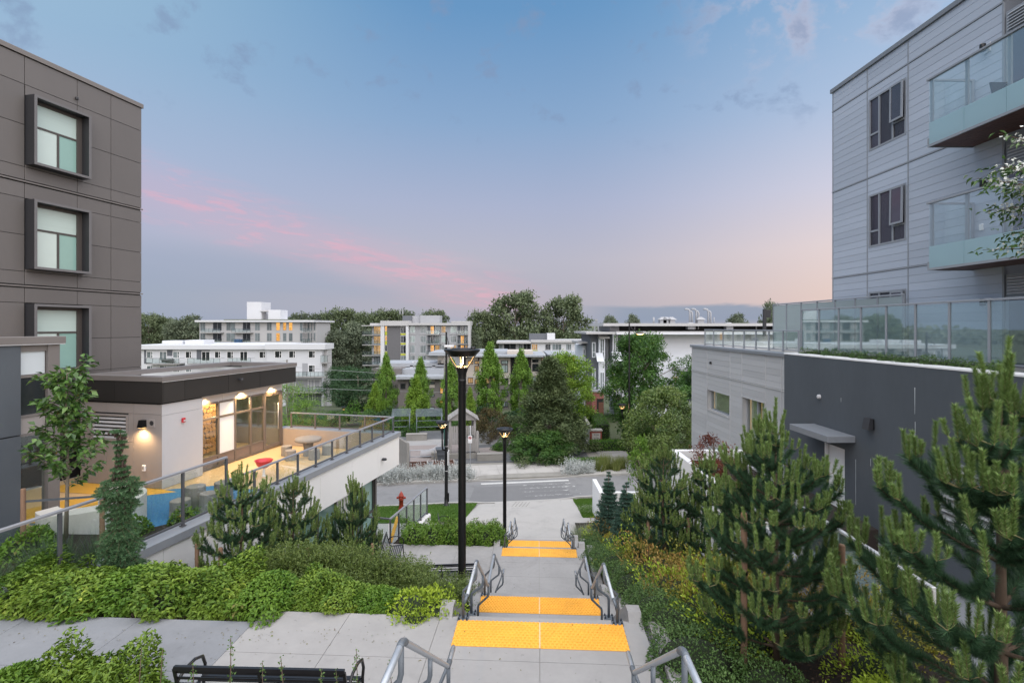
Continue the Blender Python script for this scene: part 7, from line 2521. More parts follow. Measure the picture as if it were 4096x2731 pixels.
# --- low hedge on the lower path
hg = [bush_proto('low_hedge_shrub', 'shrub', 131, .62, .55, .62, 1900, .085, .045, M['dogwood_b'], droop=.3)]
scatter(hg, [(-3.35 + i * .66, 17.85 - i * .03, L3 - .08, (1, 1, .95), f'{ORD[i]} shrub from the left in the low green hedge under the far benches') for i in range(5)] + [(-4.75, 16.2, L3 - .05, 1.0, 'green shrub behind the bench facing the stairs'), (-5.0, 14.9, L3 + .1, 1.1, 'green shrub left of the bench facing the stairs')], 'low green hedge shrubs')

# --- right bed: clipped box mounds by the stairs, azaleas behind
bx = [bush_proto('box_mound', 'shrub', 141, .72, .60, .55, 3200, .045, .024, M['boxleaf'], droop=.15, amp=.10, thick=.22), bush_proto('box_mound', 'shrub', 142, .66, .62, .52, 3000, .045, .024, M['boxleaf'], droop=.15, amp=.10, thick=.22)]
def rz_(y):
    return interp(ZR, y)
bxp = [(2.3, 4.6, .95), (2.4, 5.6, .95), (2.5, 6.6, 1.0), (2.5, 7.55, .9), (2.6, 8.5, .9), (2.65, 9.5, .85), (2.7, 10.6, .9), (2.75, 11.7, .9), (2.8, 12.9, .95), (2.85, 14.0, .9), (2.95, 15.2, 1.0), (3.0, 16.4, 1.0), (3.1, 17.6, 1.0), (3.1, 18.8, .95), (3.2, 6.0, .8), (3.1, 4.75, .8)]
scatter(bx, [(x - .14, y, rz_(y) - .03, s * .9, f'{ORD[i] if i < 14 else ["fifteenth", "sixteenth"][i - 14]} dark green box mound counted up the right side of the stairs') for i, (x, y, s) in enumerate(bxp)], 'box mounds right of the stairs')
aza = [bush_proto('azalea_bush', 'shrub', 151, .55, .5, .52, 2600, .048, .024, M['azalea'], droop=.05, up=.45, amp=.26, thick=.4), bush_proto('azalea_bush', 'shrub', 152, .55, .5, .5, 2200, .055, .027, M['azalea_y'], droop=.05, up=.45, amp=.26, thick=.4), bush_proto('azalea_bush', 'shrub', 153, .55, .5, .55, 2600, .048, .024, M['azalea_r'], droop=.05, up=.45, amp=.26, thick=.4)]
azp = [(3.35, 7.3, 1.0, 1, 'lime azalea behind the first box mounds'), (3.9, 7.6, 1.0, 2, 'rust red azalea just left of the big staked pine'), (3.4, 12.6, 1.1, 0, 'orange azalea left of the left thin stake'), (3.45, 13.9, 1.1, 1, 'lime azalea below the lower blue spruce'), (4.1, 13.6, 1.1, 2, 'rust azalea beside the right thin stake'), (3.3, 8.2, 1.05, 0, 'orange tipped azalea behind the second box mound'), (4.15, 8.5, 1.1, 0, 'orange tipped azalea left of the big staked pine'), (3.35, 9.2, 1.15, 2, 'rust red azalea in the middle of the right bed'), (4.3, 9.4, 1.1, 0, 'orange tipped azalea below the paired stakes'), (3.3, 10.1, 1.0, 1, 'bright lime azalea beside the middle handrail'), (4.1, 10.4, 1.1, 0, 'orange tipped azalea under the paired stakes'), (3.35, 11.3, 1.1, 2, 'rust azalea at the foot of the small spruce'), (4.6, 11.2, 1.0, 0, 'orange tipped azalea behind the stakes'),
       (3.65, 17.6, 1.2, 0, 'orange azalea left of the blue spruces, lower'), (3.9, 18.9, 1.15, 2, 'rust red azalea left of the blue spruces'), (3.75, 20.2, 1.1, 1, 'yellow azalea below the ornamental grass'), (4.6, 20.6, 1.1, 2, 'rust azalea against the white lawn wall'), (3.8, 16.4, 1.0, 0, 'orange azalea in front of the lower blue spruce'),
       (3.05, 5.6, .55, 1, 'thin lime azalea beside the nearest box mound'), (2.95, 4.15, .75, 1, 'bright yellow green azalea at the bottom edge'), (3.6, 4.2, .8, 1, 'bright yellow green azalea at the bottom, right of the stake'), (5.0, 7.9, 1.0, 2, 'dark red azalea behind the short bed edge'), (5.3, 7.2, .95, 0, 'bronze azalea right of the short bed edge'), (4.6, 6.3, .7, 1, 'green azalea in front of the short bed edge'), (4.2, 5.6, .8, 1, 'green azalea beside the concrete planter corner')]
scatter(aza, [(x - .05, y, rz_(y) - .05, s * 1.25, lab, k) for x, y, s, k, lab in azp], 'azaleas of the right bed')


# --- pines with upright candles
def pine_meshes(seed, H, Rm, whorls, nb, nl=.095, nw=.0045, dens=1.0, candle=.30, base=.22, shape=.75):
    g = np.random.default_rng(seed)
    wood = MB()
    wood.tube([(0, 0, -.1), (.01, .0, H * .3), (-.02, .01, H * .65), (0, 0, H)], [.055 * H / 3, .045 * H / 3, .03 * H / 3, .012], 8)
    op, od, ol = [], [], []
    cp, cd, cl_ = [], [], []
    stem = MB()

    def shoot(pts, n, r0=.3):
        pts = np.array(pts)
        seg = np.diff(pts, axis=0)
        sl = np.linalg.norm(seg, axis=1)
        cum = np.concatenate([[0], np.cumsum(sl)]) / sl.sum()
        t = g.uniform(r0, 1, n)
        idx = np.clip(np.searchsorted(cum, t) - 1, 0, len(seg) - 1)
        f = (t - cum[idx]) / (cum[idx + 1] - cum[idx] + 1e-9)
        p = pts[idx] + seg[idx] * f[:, None]
        tan = unit(seg[idx])
        rad = g.normal(size=(n, 3))
        rad = unit(rad - tan * (rad * tan).sum(1, keepdims=True))
        op.append(p)
        od.append(tan * .75 + rad * .9 + np.array([0, 0, .12]))
        ol.append(nl * g.uniform(.75, 1.15, n))

    def cluster(p, d, L, k):
        d = unit(np.array(d))
        for i in range(k + 1):
            a = g.uniform(0, 6.28)
            if i == 0:
                ax = unit(np.array([0, 0, 1.0]) + d * .18 + g.normal(0, .06, 3))
                ln = L * g.uniform(.85, 1.2)
                b = np.array(p)
                c1 = b
            else:
                ln = L * g.uniform(.42, .8)
                sd = np.array([math.cos(a), math.sin(a), 0])
                c1 = np.array(p) + sd * g.uniform(.05, .10) + np.array([0, 0, .03])
                ax = unit(np.array([0, 0, 1.0]) + sd * .22 + d * .1)
            e = c1 + ax * ln
            stem.tube([p, c1 + ax * .01, e], [.0045, .0045, .003], 4, False)
            n = int(300 * dens * ln / .25)
            t = g.random(n) ** .85
            q = c1 + ax * (ln * t)[:, None]
            rad = g.normal(size=(n, 3))
            rad = unit(rad - ax * (rad @ ax)[:, None])
            cp.append(q)
            cd.append(ax * .9 + rad * (1.0 - .25 * t)[:, None])
            cl_.append(.046 * nl / .095 * g.uniform(.75, 1.2, n))

    for w in range(whorls):
        f = w / (whorls - 1)
        z = H * (base + (.93 - base) * f)
        L = Rm * ((1 - f) ** shape * .86 + .14) * (1 if w else .8)
        a0 = g.uniform(0, 6.28)
        for i in range(nb if f < .8 else 4):
            a = a0 + 2 * math.pi * i / nb + g.normal(0, .22)
            l = L * g.uniform(.72, 1.12)
            dx, dy = math.cos(a), math.sin(a)
            rise = g.uniform(.0, .22) + .35 * f
            pts = [(dx * l * t, dy * l * t, z + l * (rise * t + .30 * t * t)) for t in (0, .25, .5, .75, 1.0)]
            wood.tube(pts, [.022 * H / 3, .018 * H / 3, .013, .010, .007], 5, False)
            shoot(pts, int(1500 * l * dens), .14)
            tip = np.array(pts[-1])
            td = np.array(pts[-1]) - np.array(pts[-2])
            cluster(tip, td, candle * g.uniform(.7, 1.15) * (1.0 if f < .85 else 1.15), int(g.integers(2, 5)))
            for t0, sgn in ((.45, 1), (.62, -1), (.80, 1)):
                if l < .35 and t0 < .7:
                    continue
                p0 = np.array([dx * l * t0, dy * l * t0, z + l * (rise * t0 + .30 * t0 * t0)])
                aa = a + sgn * g.uniform(.5, .95)
                l2 = l * (1 - t0) * .8 + .10
                q = [p0 + np.array([math.cos(aa) * l2 * t, math.sin(aa) * l2 * t, l2 * (.25 * t + .45 * t * t)]) for t in (0, .35, .7, 1.0)]
                wood.tube(q, [.010, .008, .007, .006], 4, False)
                shoot(q, int(1500 * l2 * dens) + 90, .05)
                cluster(q[-1], q[-1] - q[-2], candle * g.uniform(.5, .95), int(g.integers(0, 3)))
    top = [(0, 0, H * .8), (0, 0, H * .9), (0, 0, H)]
    shoot(top, int(800 * dens), 0)
    cluster((0, 0, H), (0, 0, 1), candle * 1.5, 5)
    P, D, Ln = np.concatenate(op), np.concatenate(od), np.concatenate(ol)
    C, E, Cl = np.concatenate(cp), np.concatenate(cd), np.concatenate(cl_)
    m1 = needles('foliage', P, D, Ln, np.full(len(P), nw), M['needle_dark'], g.random(len(P)))
    m2 = needles('candles', C, E, Cl, np.full(len(C), nw * 1.05), M['needle_new'], g.random(len(C)))
    return wood.mesh('trunk', M['bark']), m1, m2, stem.mesh('candle_stems', M['candle_stem'])


def pine(meshes, loc, rz, label, scale=1.0):
    t = thing('pine_tree', label, 'pine', loc, rz, 'staked pines beside the stairs')
    t.scale = (scale,) * 3 if not hasattr(scale, '__len__') else scale
    for nm, me in zip(('trunk', 'foliage', 'candles', 'candle_stems'), meshes):
        link(nm, me, t)['kind'] = 'thing' if nm == 'trunk' else 'stuff'
    return t


pA = pine_meshes(201, 3.5, 1.45, 8, 6, .115, .0055, 1.25, .40, .06, .75)
pB = pine_meshes(202, 3.15, 1.30, 9, 6, .10, .0065, 1.0, .30, .07, .62)
pC = pine_meshes(203, 2.45, 1.0, 7, 6, .09, .010, .55, .30, .08, .65)
pine(pA, (4.78, 5.0, 6.45), 1.1, 'largest pine with pale upright candles at the right edge')
pine(pB, (3.48, 6.75, 6.28), 1.2, 'big staked pine left of the largest one, before the dark wall', (.86, .86, .95))
pine(pC, (3.70, 12.5, 4.75), .3, 'smaller staked pine between the two thin stakes in the right bed', (1.0, 1.0, 1.12))
pine(pC, (4.75, 12.3, 4.75), 2.0, 'pine just behind and right of the smaller staked pine', (1.0, 1.0, 1.05))
pine(pC, (-5.5, 10.4, 5.1), 4.0, 'leftmost of the three pines in front of the white fascia', (.95, .95, 1.0))
pine(pC, (-4.95, 11.6, 4.5), 1.0, 'middle one of the three pines in front of the white fascia', (.95, .95, 1.02))
pine(pC, (-3.95, 12.7, 3.95), 5.2, 'rightmost of the three pines in front of the white fascia', (.8, .8, 1.1))
pine(pC, (6.6, 8.6, 5.0), 3.3, 'pine half hidden behind the big staked pine', (.75, .75, .75))
for k, (x, y, z, h, lab) in enumerate([(3.0, 6.62, 6.2, 2.1, 'wooden stake left of the big pine trunk'), (4.25, 6.6, 6.2, 1.7, 'wooden stake right of the big pine trunk'), (3.25, 12.2, 4.65, 1.45, 'left thin wooden stake of the smaller pine'), (4.2, 12.2, 4.65, 1.5, 'right thin wooden stake of the smaller pine'),
                                    (-6.12, 9.95, 5.2, 1.3, 'grey wooden stake left of the leftmost fascia pine'), (-5.55, 9.75, 5.2, 1.3, 'wooden stake in front of the leftmost fascia pine'), (-4.35, 10.9, 4.7, 1.3, 'wooden stake between the two left fascia pines'), (-3.35, 12.3, 4.1, 1.4, 'wooden stake by the rightmost fascia pine'), (4.5, 4.75, 6.4, .85, 'thick wooden stake under the largest pine')]):
    t = thing('tree_stake', lab, 'stake', (x, y, z), 0, 'wooden tree stakes')
    MB().lathe([(.042, 0), (.040, h - .02), (.034, h), (0, h)], 9).build('shaft', M['wood'], t)
    if k in (0, 3, 5):
        MB().lathe([(.046, h * .62), (.047, h * .62 + .05)], 9).build('strap', M['black_metal'], t)

# --- young tree tied between stakes on the terrace bed
t = thing('young_magnolia', 'slim young tree with glossy leaves tied between stakes, left', 'tree', lw(-2.4, -11.0, CZ - 4.56), 0.3)
g = np.random.default_rng(301)
wd = MB().tube([(0, 0, 0), (.02, 0, .8), (.03, .02, 1.6), (.0, 0, 2.6), (.02, .01, 3.6)], [.045, .038, .03, .02, .008], 8)
P, D = [], []
for i in range(30):
    z = 1.15 + 2.45 * (i / 30) + g.normal(0, .04)
    a = i * 2.4
    L = (.75 - .42 * (i / 30)) * g.uniform(.7, 1.15)
    d = np.array([math.cos(a), math.sin(a), .75])
    pts = [np.array([0.01, 0, z]) + d * L * s * np.array([1, 1, .9 + .3 * s]) for s in (0, .4, .75, 1)]
    wd.tube(pts, [.012, .009, .006, .003], 5, False)
    n = 36
    s = g.uniform(.15, 1.05, n)
    P.append(np.array([0.01, 0, z]) + d[None, :] * (L * s)[:, None] * np.array([1, 1, 1.1]) + g.normal(0, .05, (n, 3)))
    D.append(np.tile(d * np.array([1, 1, 0]), (n, 1)) + g.normal(size=(n, 3)) * .7 + np.array([0, 0, -.15]))
P, D = np.concatenate(P), np.concatenate(D)
n = len(P)
wd.build('trunk', M['bark_grey'], t)
link('leaves', leaves('leaves', P, D, g.normal(size=(n, 3)) * .35 + np.array([0, 0, 1]), g.uniform(.12, .19, n), g.uniform(.08, .12, n), M['magnolia'], g.random(n), .18, .2), t)
for k, (x, y, lab) in enumerate([(-3.05, -11.35, 'left stake of the slim young tree'), (-1.75, -10.75, 'right stake of the slim young tree')]):
    q = thing('tree_stake', lab, 'stake', lw(x, y, CZ - 4.6), 0, 'wooden tree stakes')
    MB().lathe([(.05, 0), (.045, 1.22), (.04, 1.25), (0, 1.25)], 9).build('shaft', M['wood'], q)
q = thing('tree_tie', 'dark green strap tying the slim young tree to its stakes', 'strap', (0, 0, 0))
MB().bar(lw(-3.05, -11.35, CZ - 3.62), lw(-1.75, -10.75, CZ - 3.60), .012, .045).build('strap', M['stucco_dark'], q)


# --- spruces
def spruce_meshes(seed, H, Rm, levels, nb, nl, nw, mat, dens=1.0, droop=.35, pw=.8, cones=False):
    g = np.random.default_rng(seed)
    wood = MB().tube([(0, 0, -.05), (0, 0, H * .5), (0, 0, H)], [.05, .03, .006], 7)
    cone = MB()
    P, D = [], []
    for i in range(levels):
        f = i / (levels - 1)
        z = H * (.03 + .95 * f)
        L = Rm * ((1 - f) ** pw) * g.uniform(.85, 1.12) + .07
        if cones:
            L = Rm * float(np.interp(f, [0, .25, .52, .6, .66, .73, .8, 1.0], [1.25, .98, .74, .95, 1.05, .5, .24, .34])) * g.uniform(.68, 1.25)
        a0 = g.uniform(0, 6.28)
        for k in range(nb if f < .85 else max(3, nb // 2)):
            a = a0 + 2 * math.pi * k / nb + g.normal(0, .15)
            l = L * g.uniform(.75, 1.12)
            dx = np.array([math.cos(a), math.sin(a), 0])
            dr = droop * (1 - .8 * f)
            end = np.array([0, 0, z]) + dx * l + np.array([0, 0, -dr * l + .12 * l])
            mid = np.array([0, 0, z]) + dx * l * .55 + np.array([0, 0, -dr * l * .35])
            wood.tube([(0, 0, z), mid, end], [.008, .006, .003], 4, False)
            lines = [((0, 0, z), mid), (mid, end)]
            side = np.cross(dx, [0, 0, 1])
            for s in (-1, 1):
                for t0 in (.45, .7):
                    b = np.array([0, 0, z]) * (1 - t0) + end * t0
                    lines.append((b, b + (dx * .6 + side * s * .8 + np.array([0, 0, -dr * .8])) * l * .34))
            for (A, B) in lines:
                A, B = np.array(A), np.array(B)
                ln = np.linalg.norm(B - A)
                n = int(150 * dens * ln / .2 * .5) + 5
                tt = g.random(n)
                ax = (B - A) / (ln + 1e-9)
                rad = g.normal(size=(n, 3))
                rad = unit(rad - ax * (rad @ ax)[:, None])
                P.append(A + (B - A) * tt[:, None])
                D.append(ax * .6 + rad)
            if cones and f > .42 and g.random() < .75:
                for _ in range(3 if f > .6 else 1):
                    c = np.array([0, 0, z]) * .4 + end * .6 + g.normal(0, .02, 3)
                    cone.lathe([(.002, 0), (.016, -.02), (.017, -.05), (.004, -.08)], 6, tuple(c))
    P, D = np.concatenate(P), np.concatenate(D)
    n = len(P)
    out = [('trunk', wood.mesh('trunk', M['bark'])), ('foliage', needles('foliage', P, D, nl * g.uniform(.7, 1.2, n), np.full(n, nw), mat, g.random(n)))]
    if cone.v:
        out.append(('cones', cone.mesh('cones', M['cone'])))
    return out


def spruce(ms_, loc, label, rz=0.0, scale=1.0):
    t = thing('spruce_tree', label, 'spruce', loc, rz)
    t.scale = (scale,) * 3 if not hasattr(scale, '__len__') else scale
    for nm, me in ms_:
        o = link(nm, me, t)
        if nm == 'cones':
            o['kind'] = 'stuff'
    return t


sA = spruce_meshes(401, 2.85, .36, 30, 11, .042, .008, M['spruce'], 1.5, .75, .62, True)
spruce(sA, (-6.92, 9.05, CZ - 4.62), 'narrow cone shaped spruce with dark cones on its bare top, left', .4)
sB = spruce_meshes(402, 2.5, .72, 20, 9, .055, .013, M['spruce_b'], 1.1, .15, .9)
spruce(sB, (3.62, 19.2, 2.5), 'dark green young spruce in front of the white lawn wall', .2, (.95, .95, 1.12))
spruce(sB, (3.55, 15.9, 3.35), 'blue young spruce with a bare leader, lower and nearer', 1.3, (1.0, 1.0, 1.02))
spruce(sB, (5.6, 19.0, 2.5), 'small spruce peeking out right of the smaller staked pine', 2.1, (.85, .85, 1.15))


# --- grasses, lavender, silver spikes
def tuft(seed, n, h, r, w, mat, lean=.35):
    g = np.random.default_rng(seed)
    b = g.normal(0, r * .4, (n, 2))
    d = np.column_stack([b / r * lean * 1.2 + g.normal(0, lean * .5, (n, 2)), np.ones(n)])
    return needles('blades', np.column_stack([b, np.zeros(n)]), d, h * g.uniform(.55, 1.1, n), np.full(n, w), mat, g.random(n))


def clump(name, cat, me, loc, label, group, scale=1.0, rz=0.0):
    o = link(name, me, None, loc, rz)
    o.scale = (scale,) * 3 if not hasattr(scale, '__len__') else scale
    return tag(o, label, cat, group)


gb1 = tuft(501, 800, .75, .5, .014, M['grass_blue'], .5)
for i, (x, y) in enumerate([(3.05, 21.6), (3.5, 22.0), (3.95, 21.7), (3.3, 22.6), (3.9, 22.6)]):
    clump('grass_clump', 'grass', gb1, (x, y, rz_(y) - .03), f'{ORD[i]} soft grey green grass clump left to right beside the white lawn wall', 'soft grass clumps at the foot of the stairs', random.uniform(.9, 1.15), random.uniform(0, 6))
# tall grass across the street
gt1 = tuft(502, 420, 1.15, .45, .03, M['grass_tall'], .28)
k = 0
for i in range(7):
    a_ = 7.4 + i * .62
    p = road_pt(a_, RW + 1.0 + (i % 2) * .4, .13)
    clump('grass_clump', 'grass', gt1, p, f'{ORD[i]} upright golden grass clump from the left across the street', 'golden grass clumps across the street', random.uniform(.85, 1.1), random.uniform(0, 6))


def spikes(seed, n, h, r, mat):
    g = np.random.default_rng(seed)
    P, D, L = [], [], []
    for i in range(n):
        b = g.normal(0, r * .45, 2)
        hh = h * g.uniform(.6, 1.1)
        m = 26
        t = g.random(m)
        lean = b / r * .18
        P.append(np.column_stack([b[0] + lean[0] * hh * t + g.normal(0, .012, m), b[1] + lean[1] * hh * t + g.normal(0, .012, m), hh * t]))
        D.append(g.normal(size=(m, 3)) + np.array([0, 0, .4]))
        L.append(.15 - .075 * t)
    P, D, L = np.concatenate(P), np.concatenate(D), np.concatenate(L)
    nb = n * 8
    q = np.column_stack([g.normal(0, r * .5, (nb, 2)), g.uniform(.02, .18, nb)])
    P, D, L = np.concatenate([P, q]), np.concatenate([D, g.normal(size=(nb, 3)) + np.array([0, 0, .6])]), np.concatenate([L, g.uniform(.08, .14, nb)])
    return leaves('leaves', P, D, g.normal(size=P.shape), L, L * .42, mat, g.random(len(P)), .1)


sv = [spikes(511, 90, 1.05, .55, M['silver']), spikes(512, 90, .98, .55, M['silver'])]
for i in range(12):
    p = road_pt(-9.9 + i * .68 + random.uniform(-.1, .1), RW + .62 + random.uniform(-.1, .25), .1)
    clump('silver_plant', 'plant', sv[i % 2], p, f'{ORD[i]} silver leaved spiky plant from the left along the far kerb', 'silver leaved plants on the left of the crossing', random.uniform(.9, 1.15), random.uniform(0, 6))
for i, (a_, b_) in enumerate([(5.2, .75), (5.9, .85), (6.6, .8), (9.9, .7), (10.7, .75), (11.5, .8)]):
    p = road_pt(a_, RW + b_, .1)
    clump('silver_plant', 'plant', sv[i % 2], p, f'{ORD[i]} silver leaved plant counted right from the crossing', 'silver leaved plants on the right of the crossing', random.uniform(.8, 1.05), random.uniform(0, 6))
lv_ = tuft(521, 520, .55, .45, .009, M['lavender'], .4)
for i in range(11):
    p = lw(-.85 - .75 * (i % 2), -16.6 + i * .52, CZ - 4.57)
    clump('lavender_clump', 'lavender', lv_, p, f'{ORD[i]} lavender clump from the near end behind the tall glass railing', 'lavender behind the terrace glass', random.uniform(.9, 1.15), random.uniform(0, 6))
lb = [bush_proto('terrace_shrub', 'shrub', 161, .45, .4, .42, 700, .08, .045, M['dogwood_b'], droop=.2)]
scatter(lb, [tuple(lw(-2.6, -11.6, CZ - 4.57)) + (1.1, 'leafy plant at the foot of the slim young tree'), tuple(lw(-1.5, -10.3, CZ - 4.6)) + (1.0, 'leafy plant right of the slim young tree'), tuple(lw(-.9, -9.5, CZ - 4.6)) + (.9, 'loose green plant behind the glass near the log stools'), tuple(lw(-3.2, -11.0, CZ - 4.6)) + (.8, 'leafy plant by the left tree stake')], 'small plants of the terrace bed')
tb_ = tuft(522, 420, .35, .45, .008, M['grass_blue'], .6)
for i in range(3):
    clump('dry_grass', 'grass', tb_, lw(-.72, -9.3 + i * .42, CZ - 4.62 - .3 * (i > 0)), f'dry grass tuft behind the glass, {["left", "middle", "right"][i]}', 'dry grass tufts behind the glass', 1.0, i * 2.0)


# --- trees
def crown(seed, H, Rm, prof, ncl, per, ll, mat, trunk=.3, cl_r=.5, trunk_mat='bark_grey', droopy=0.0, base=.12, wide=.55, rag=.22):
    g = np.random.default_rng(seed)
    wd = MB()
    ts = .016 * H + .04
    wd.tube([(0, 0, -.2), (g.normal(0, .02 * H) * .3, 0, H * .3), (0, g.normal(0, .02 * H) * .3, H * .6), (0, 0, H * .93)], [ts, ts * .75, ts * .45, ts * .12], 8)
    cs = []
    f = base + (1 - base) * g.random(ncl) ** .9
    for t in f:
        r = Rm * prof(t)
        a = g.uniform(0, 6.28)
        q = r * math.sqrt(g.uniform(.12, 1.0)) * g.uniform(.85, 1.0 + rag)
        cs.append((q * math.cos(a), q * math.sin(a), t * H))
    cs = np.array(cs)
    for i in range(0, ncl, max(1, ncl // 26)):
        c = cs[i]
        z0 = max(H * base * .8, c[2] - .55 * math.hypot(c[0], c[1]) - .05 * H)
        z0 = min(z0, c[2])
        wd.tube([(0, 0, z0), (c[0] * .5, c[1] * .5, (z0 + c[2]) / 2 + .02 * H), tuple(c)], [ts * .3, ts * .2, ts * .07], 5, False)
    n = ncl * per
    cr = cl_r * g.uniform(.6, 1.25, ncl)
    d = g.normal(size=(n, 3))
    d = unit(d) * (g.random(n) ** .45)[:, None]
    id_ = np.repeat(np.arange(ncl), per)
    P = cs[id_] + d * cr[id_][:, None] * np.array([1, 1, .8 + droopy])
    out = unit(cs * np.array([1, 1, .25]) + 1e-6)[id_]
    D = out * .6 + g.normal(size=(n, 3)) * .7 + np.array([0, 0, -.2 - droopy])
    N = g.normal(size=(n, 3)) * .6 + out * .5 + np.array([0, 0, .9])
    ct = g.random(ncl)
    tint = np.clip(.5 * g.random(n) + .5 * ct[id_], 0, 1)
    return [('trunk', wd.mesh('trunk', M[trunk_mat])), ('crown', leaves('crown', P, D, N, ll * g.uniform(.7, 1.3, n), ll * wide * g.uniform(.7, 1.2, n), mat, tint, .2, .1))]


def tree(name, cat, ms_, loc, label, group=None, rz=0.0, scale=1.0):
    t = thing(name, label, cat, loc, rz, group)
    t.scale = (scale,) * 3 if not hasattr(scale, '__len__') else scale
    for nm, me in ms_:
        link(nm, me, t)
    return t


col_p = lambda t: (math.sin(math.pi * min(1, max(0, (t - .05)) / .95) ** .62)) * .98 + .02
rnd_p = lambda t: math.sqrt(max(.02, 1 - ((t - .55) / .47) ** 2))
cone_p = lambda t: max(.04, (1 - t) ** .8 * (1 + .22 * math.sin(t * 23)))
open_p = lambda t: math.sqrt(max(.05, 1 - ((t - .62) / .45) ** 2)) * .95
bush_p = lambda t: math.sqrt(max(.03, 1 - ((t - .3) / .72) ** 2))


def on_ground(u, v_top, y, zg=None):
    """plan position under photo column u, and height of the thing whose top is at v_top"""
    p = at(u, v_top, y)
    z = interp(GZ, y) if zg is None else zg
    return (p.x, p.y, z), p.z - z


ca = crown(601, 7.5, 1.35, col_p, 190, 70, .20, M['columnar'], cl_r=.36, base=.06, droopy=.9, rag=.5)
cb = crown(602, 7.5, 1.35, col_p, 190, 70, .20, M['maple'], cl_r=.36, base=.06, droopy=.9, rag=.5)
for i, (u, v, y, wsc, which, lab) in enumerate([(1545, 1425, 64, 1.05, 0, 'tall bright columnar tree left of centre, right of the dark round tree'), (1500, 1540, 58, 1.25, 1, 'short yellow green columnar tree in front of the tall left one'), (1682, 1440, 62, 1.0, 0, 'tall columnar tree left of the near lamp, rear one of the pair'), (1665, 1515, 54, 1.45, 1, 'broad yellow green columnar tree left of the near lamp'),
                                               (1806, 1448, 56, 1.15, 0, 'columnar tree directly behind the near lamp post'), (1959, 1385, 60, 1.15, 0, 'tallest slim columnar tree right of the near lamp'), (2084, 1410, 62, 1.1, 0, 'slim columnar tree between the lamp and the big pine'), (1880, 1560, 50, .9, 1, 'small yellow green tree tucked right of the near lamp post')]):
    loc, h = on_ground(u, v, y)
    tree('columnar_tree', 'tree', (ca, cb)[which], loc, lab, 'columnar street trees', random.uniform(0, 6), (wsc * h / 7.5 * .82, wsc * h / 7.5 * .82, h / 7.5))
# bright maple behind the big pine
mp_ = crown(603, 8.0, 2.7, rnd_p, 170, 90, .22, M['maple'], cl_r=.75, base=.2)
loc, h = on_ground(2265, 1425, 52)
tree('maple_tree', 'tree', mp_, loc, 'bright green maple behind the big dark pine', None, .5, (1, 1, h / 8.0))
# big pine across the street
bp = crown(604, 8.0, 3.0, cone_p, 300, 120, .26, M['pine_far'], cl_r=.55, base=.04, wide=.26)
loc, h = on_ground(2200, 1445, 43, .12)
tree('big_pine', 'pine', bp, loc, 'large dark pine in the middle beyond the crossing', None, 1.0, (1.3, 1.2, h / 8.0))
ls = crown(605, 3.2, 2.6, bush_p, 190, 90, .18, M['ash'], cl_r=.5, base=.03)
tree('laurel_bush', 'shrub', ls, (2.5, 40.6, .1), 'dense glossy green bush at the foot of the large pine', None, 0, (.98, .6, .72))
# ash trees, laurel mass to the right
as_ = crown(606, 9.5, 3.2, rnd_p, 260, 120, .25, M['ash'], cl_r=.8, base=.06, wide=.42)
loc, h = on_ground(2575, 1352, 45, .1)
tree('ash_tree', 'tree', as_, loc, 'big feathery green ash tree in front of the white townhouse', None, .2, (.98, .98, h / 9.5))
loc, h = on_ground(2830, 1420, 50, .1)
tree('ash_tree', 'tree', as_, loc, 'ash tree peeking out above the grey wing parapet', None, 2.2, (.8, .8, h / 9.5))
lr = crown(607, 5.2, 3.0, bush_p, 260, 110, .16, M['laurel'], cl_r=.55, base=.04)
loc, h = on_ground(2650, 1562, 38.5, .1)
tree('laurel_tree', 'tree', lr, loc, 'large mottled yellow green bush left of the grey wing', None, .2, (.95, .8, h / 5.2))
sm = crown(608, 2.4, .55, bush_p, 40, 36, .11, M['columnar'], cl_r=.24, base=.02)
loc, h = on_ground(2562, 1760, 24.5, 1.0)
tree('small_hornbeam', 'tree', sm, loc, 'small bright green upright tree above the smaller staked pine', None, 0, (1, 1, h / 2.4))
# dark round tree and light tree beyond the terrace
dt = crown(609, 9.0, 4.6, rnd_p, 170, 60, .32, M['broad_dark'], cl_r=1.2, base=.05)
loc, h = on_ground(1432, 1480, 78)
tree('dark_tree', 'tree', dt, loc, 'dark green round tree left of the bright columnar trees', None, 0, (1, 1, h / 9.0))
loc, h = on_ground(1372, 1470, 96)
tree('dark_tree', 'tree', dt, loc, 'dark tree between the white apartments and the round dark tree', None, 2, (.8, .8, h / 9.0))
wt = crown(610, 6.0, 2.6, rnd_p, 120, 60, .20, M['columnar'], cl_r=.8, base=.05, wide=.3)
loc, h = on_ground(1150, 1540, 46)
tree('willow_tree', 'tree', wt, loc, 'feathery light green tree right of the pavilion', None, 0, (1.05, 1.05, h / 6.0))
loc, h = on_ground(1225, 1600, 48)
tree('willow_tree', 'tree', wt, loc, 'lower feathery green tree just right of the one by the pavilion', None, 2, (.7, .7, h / 6.0))
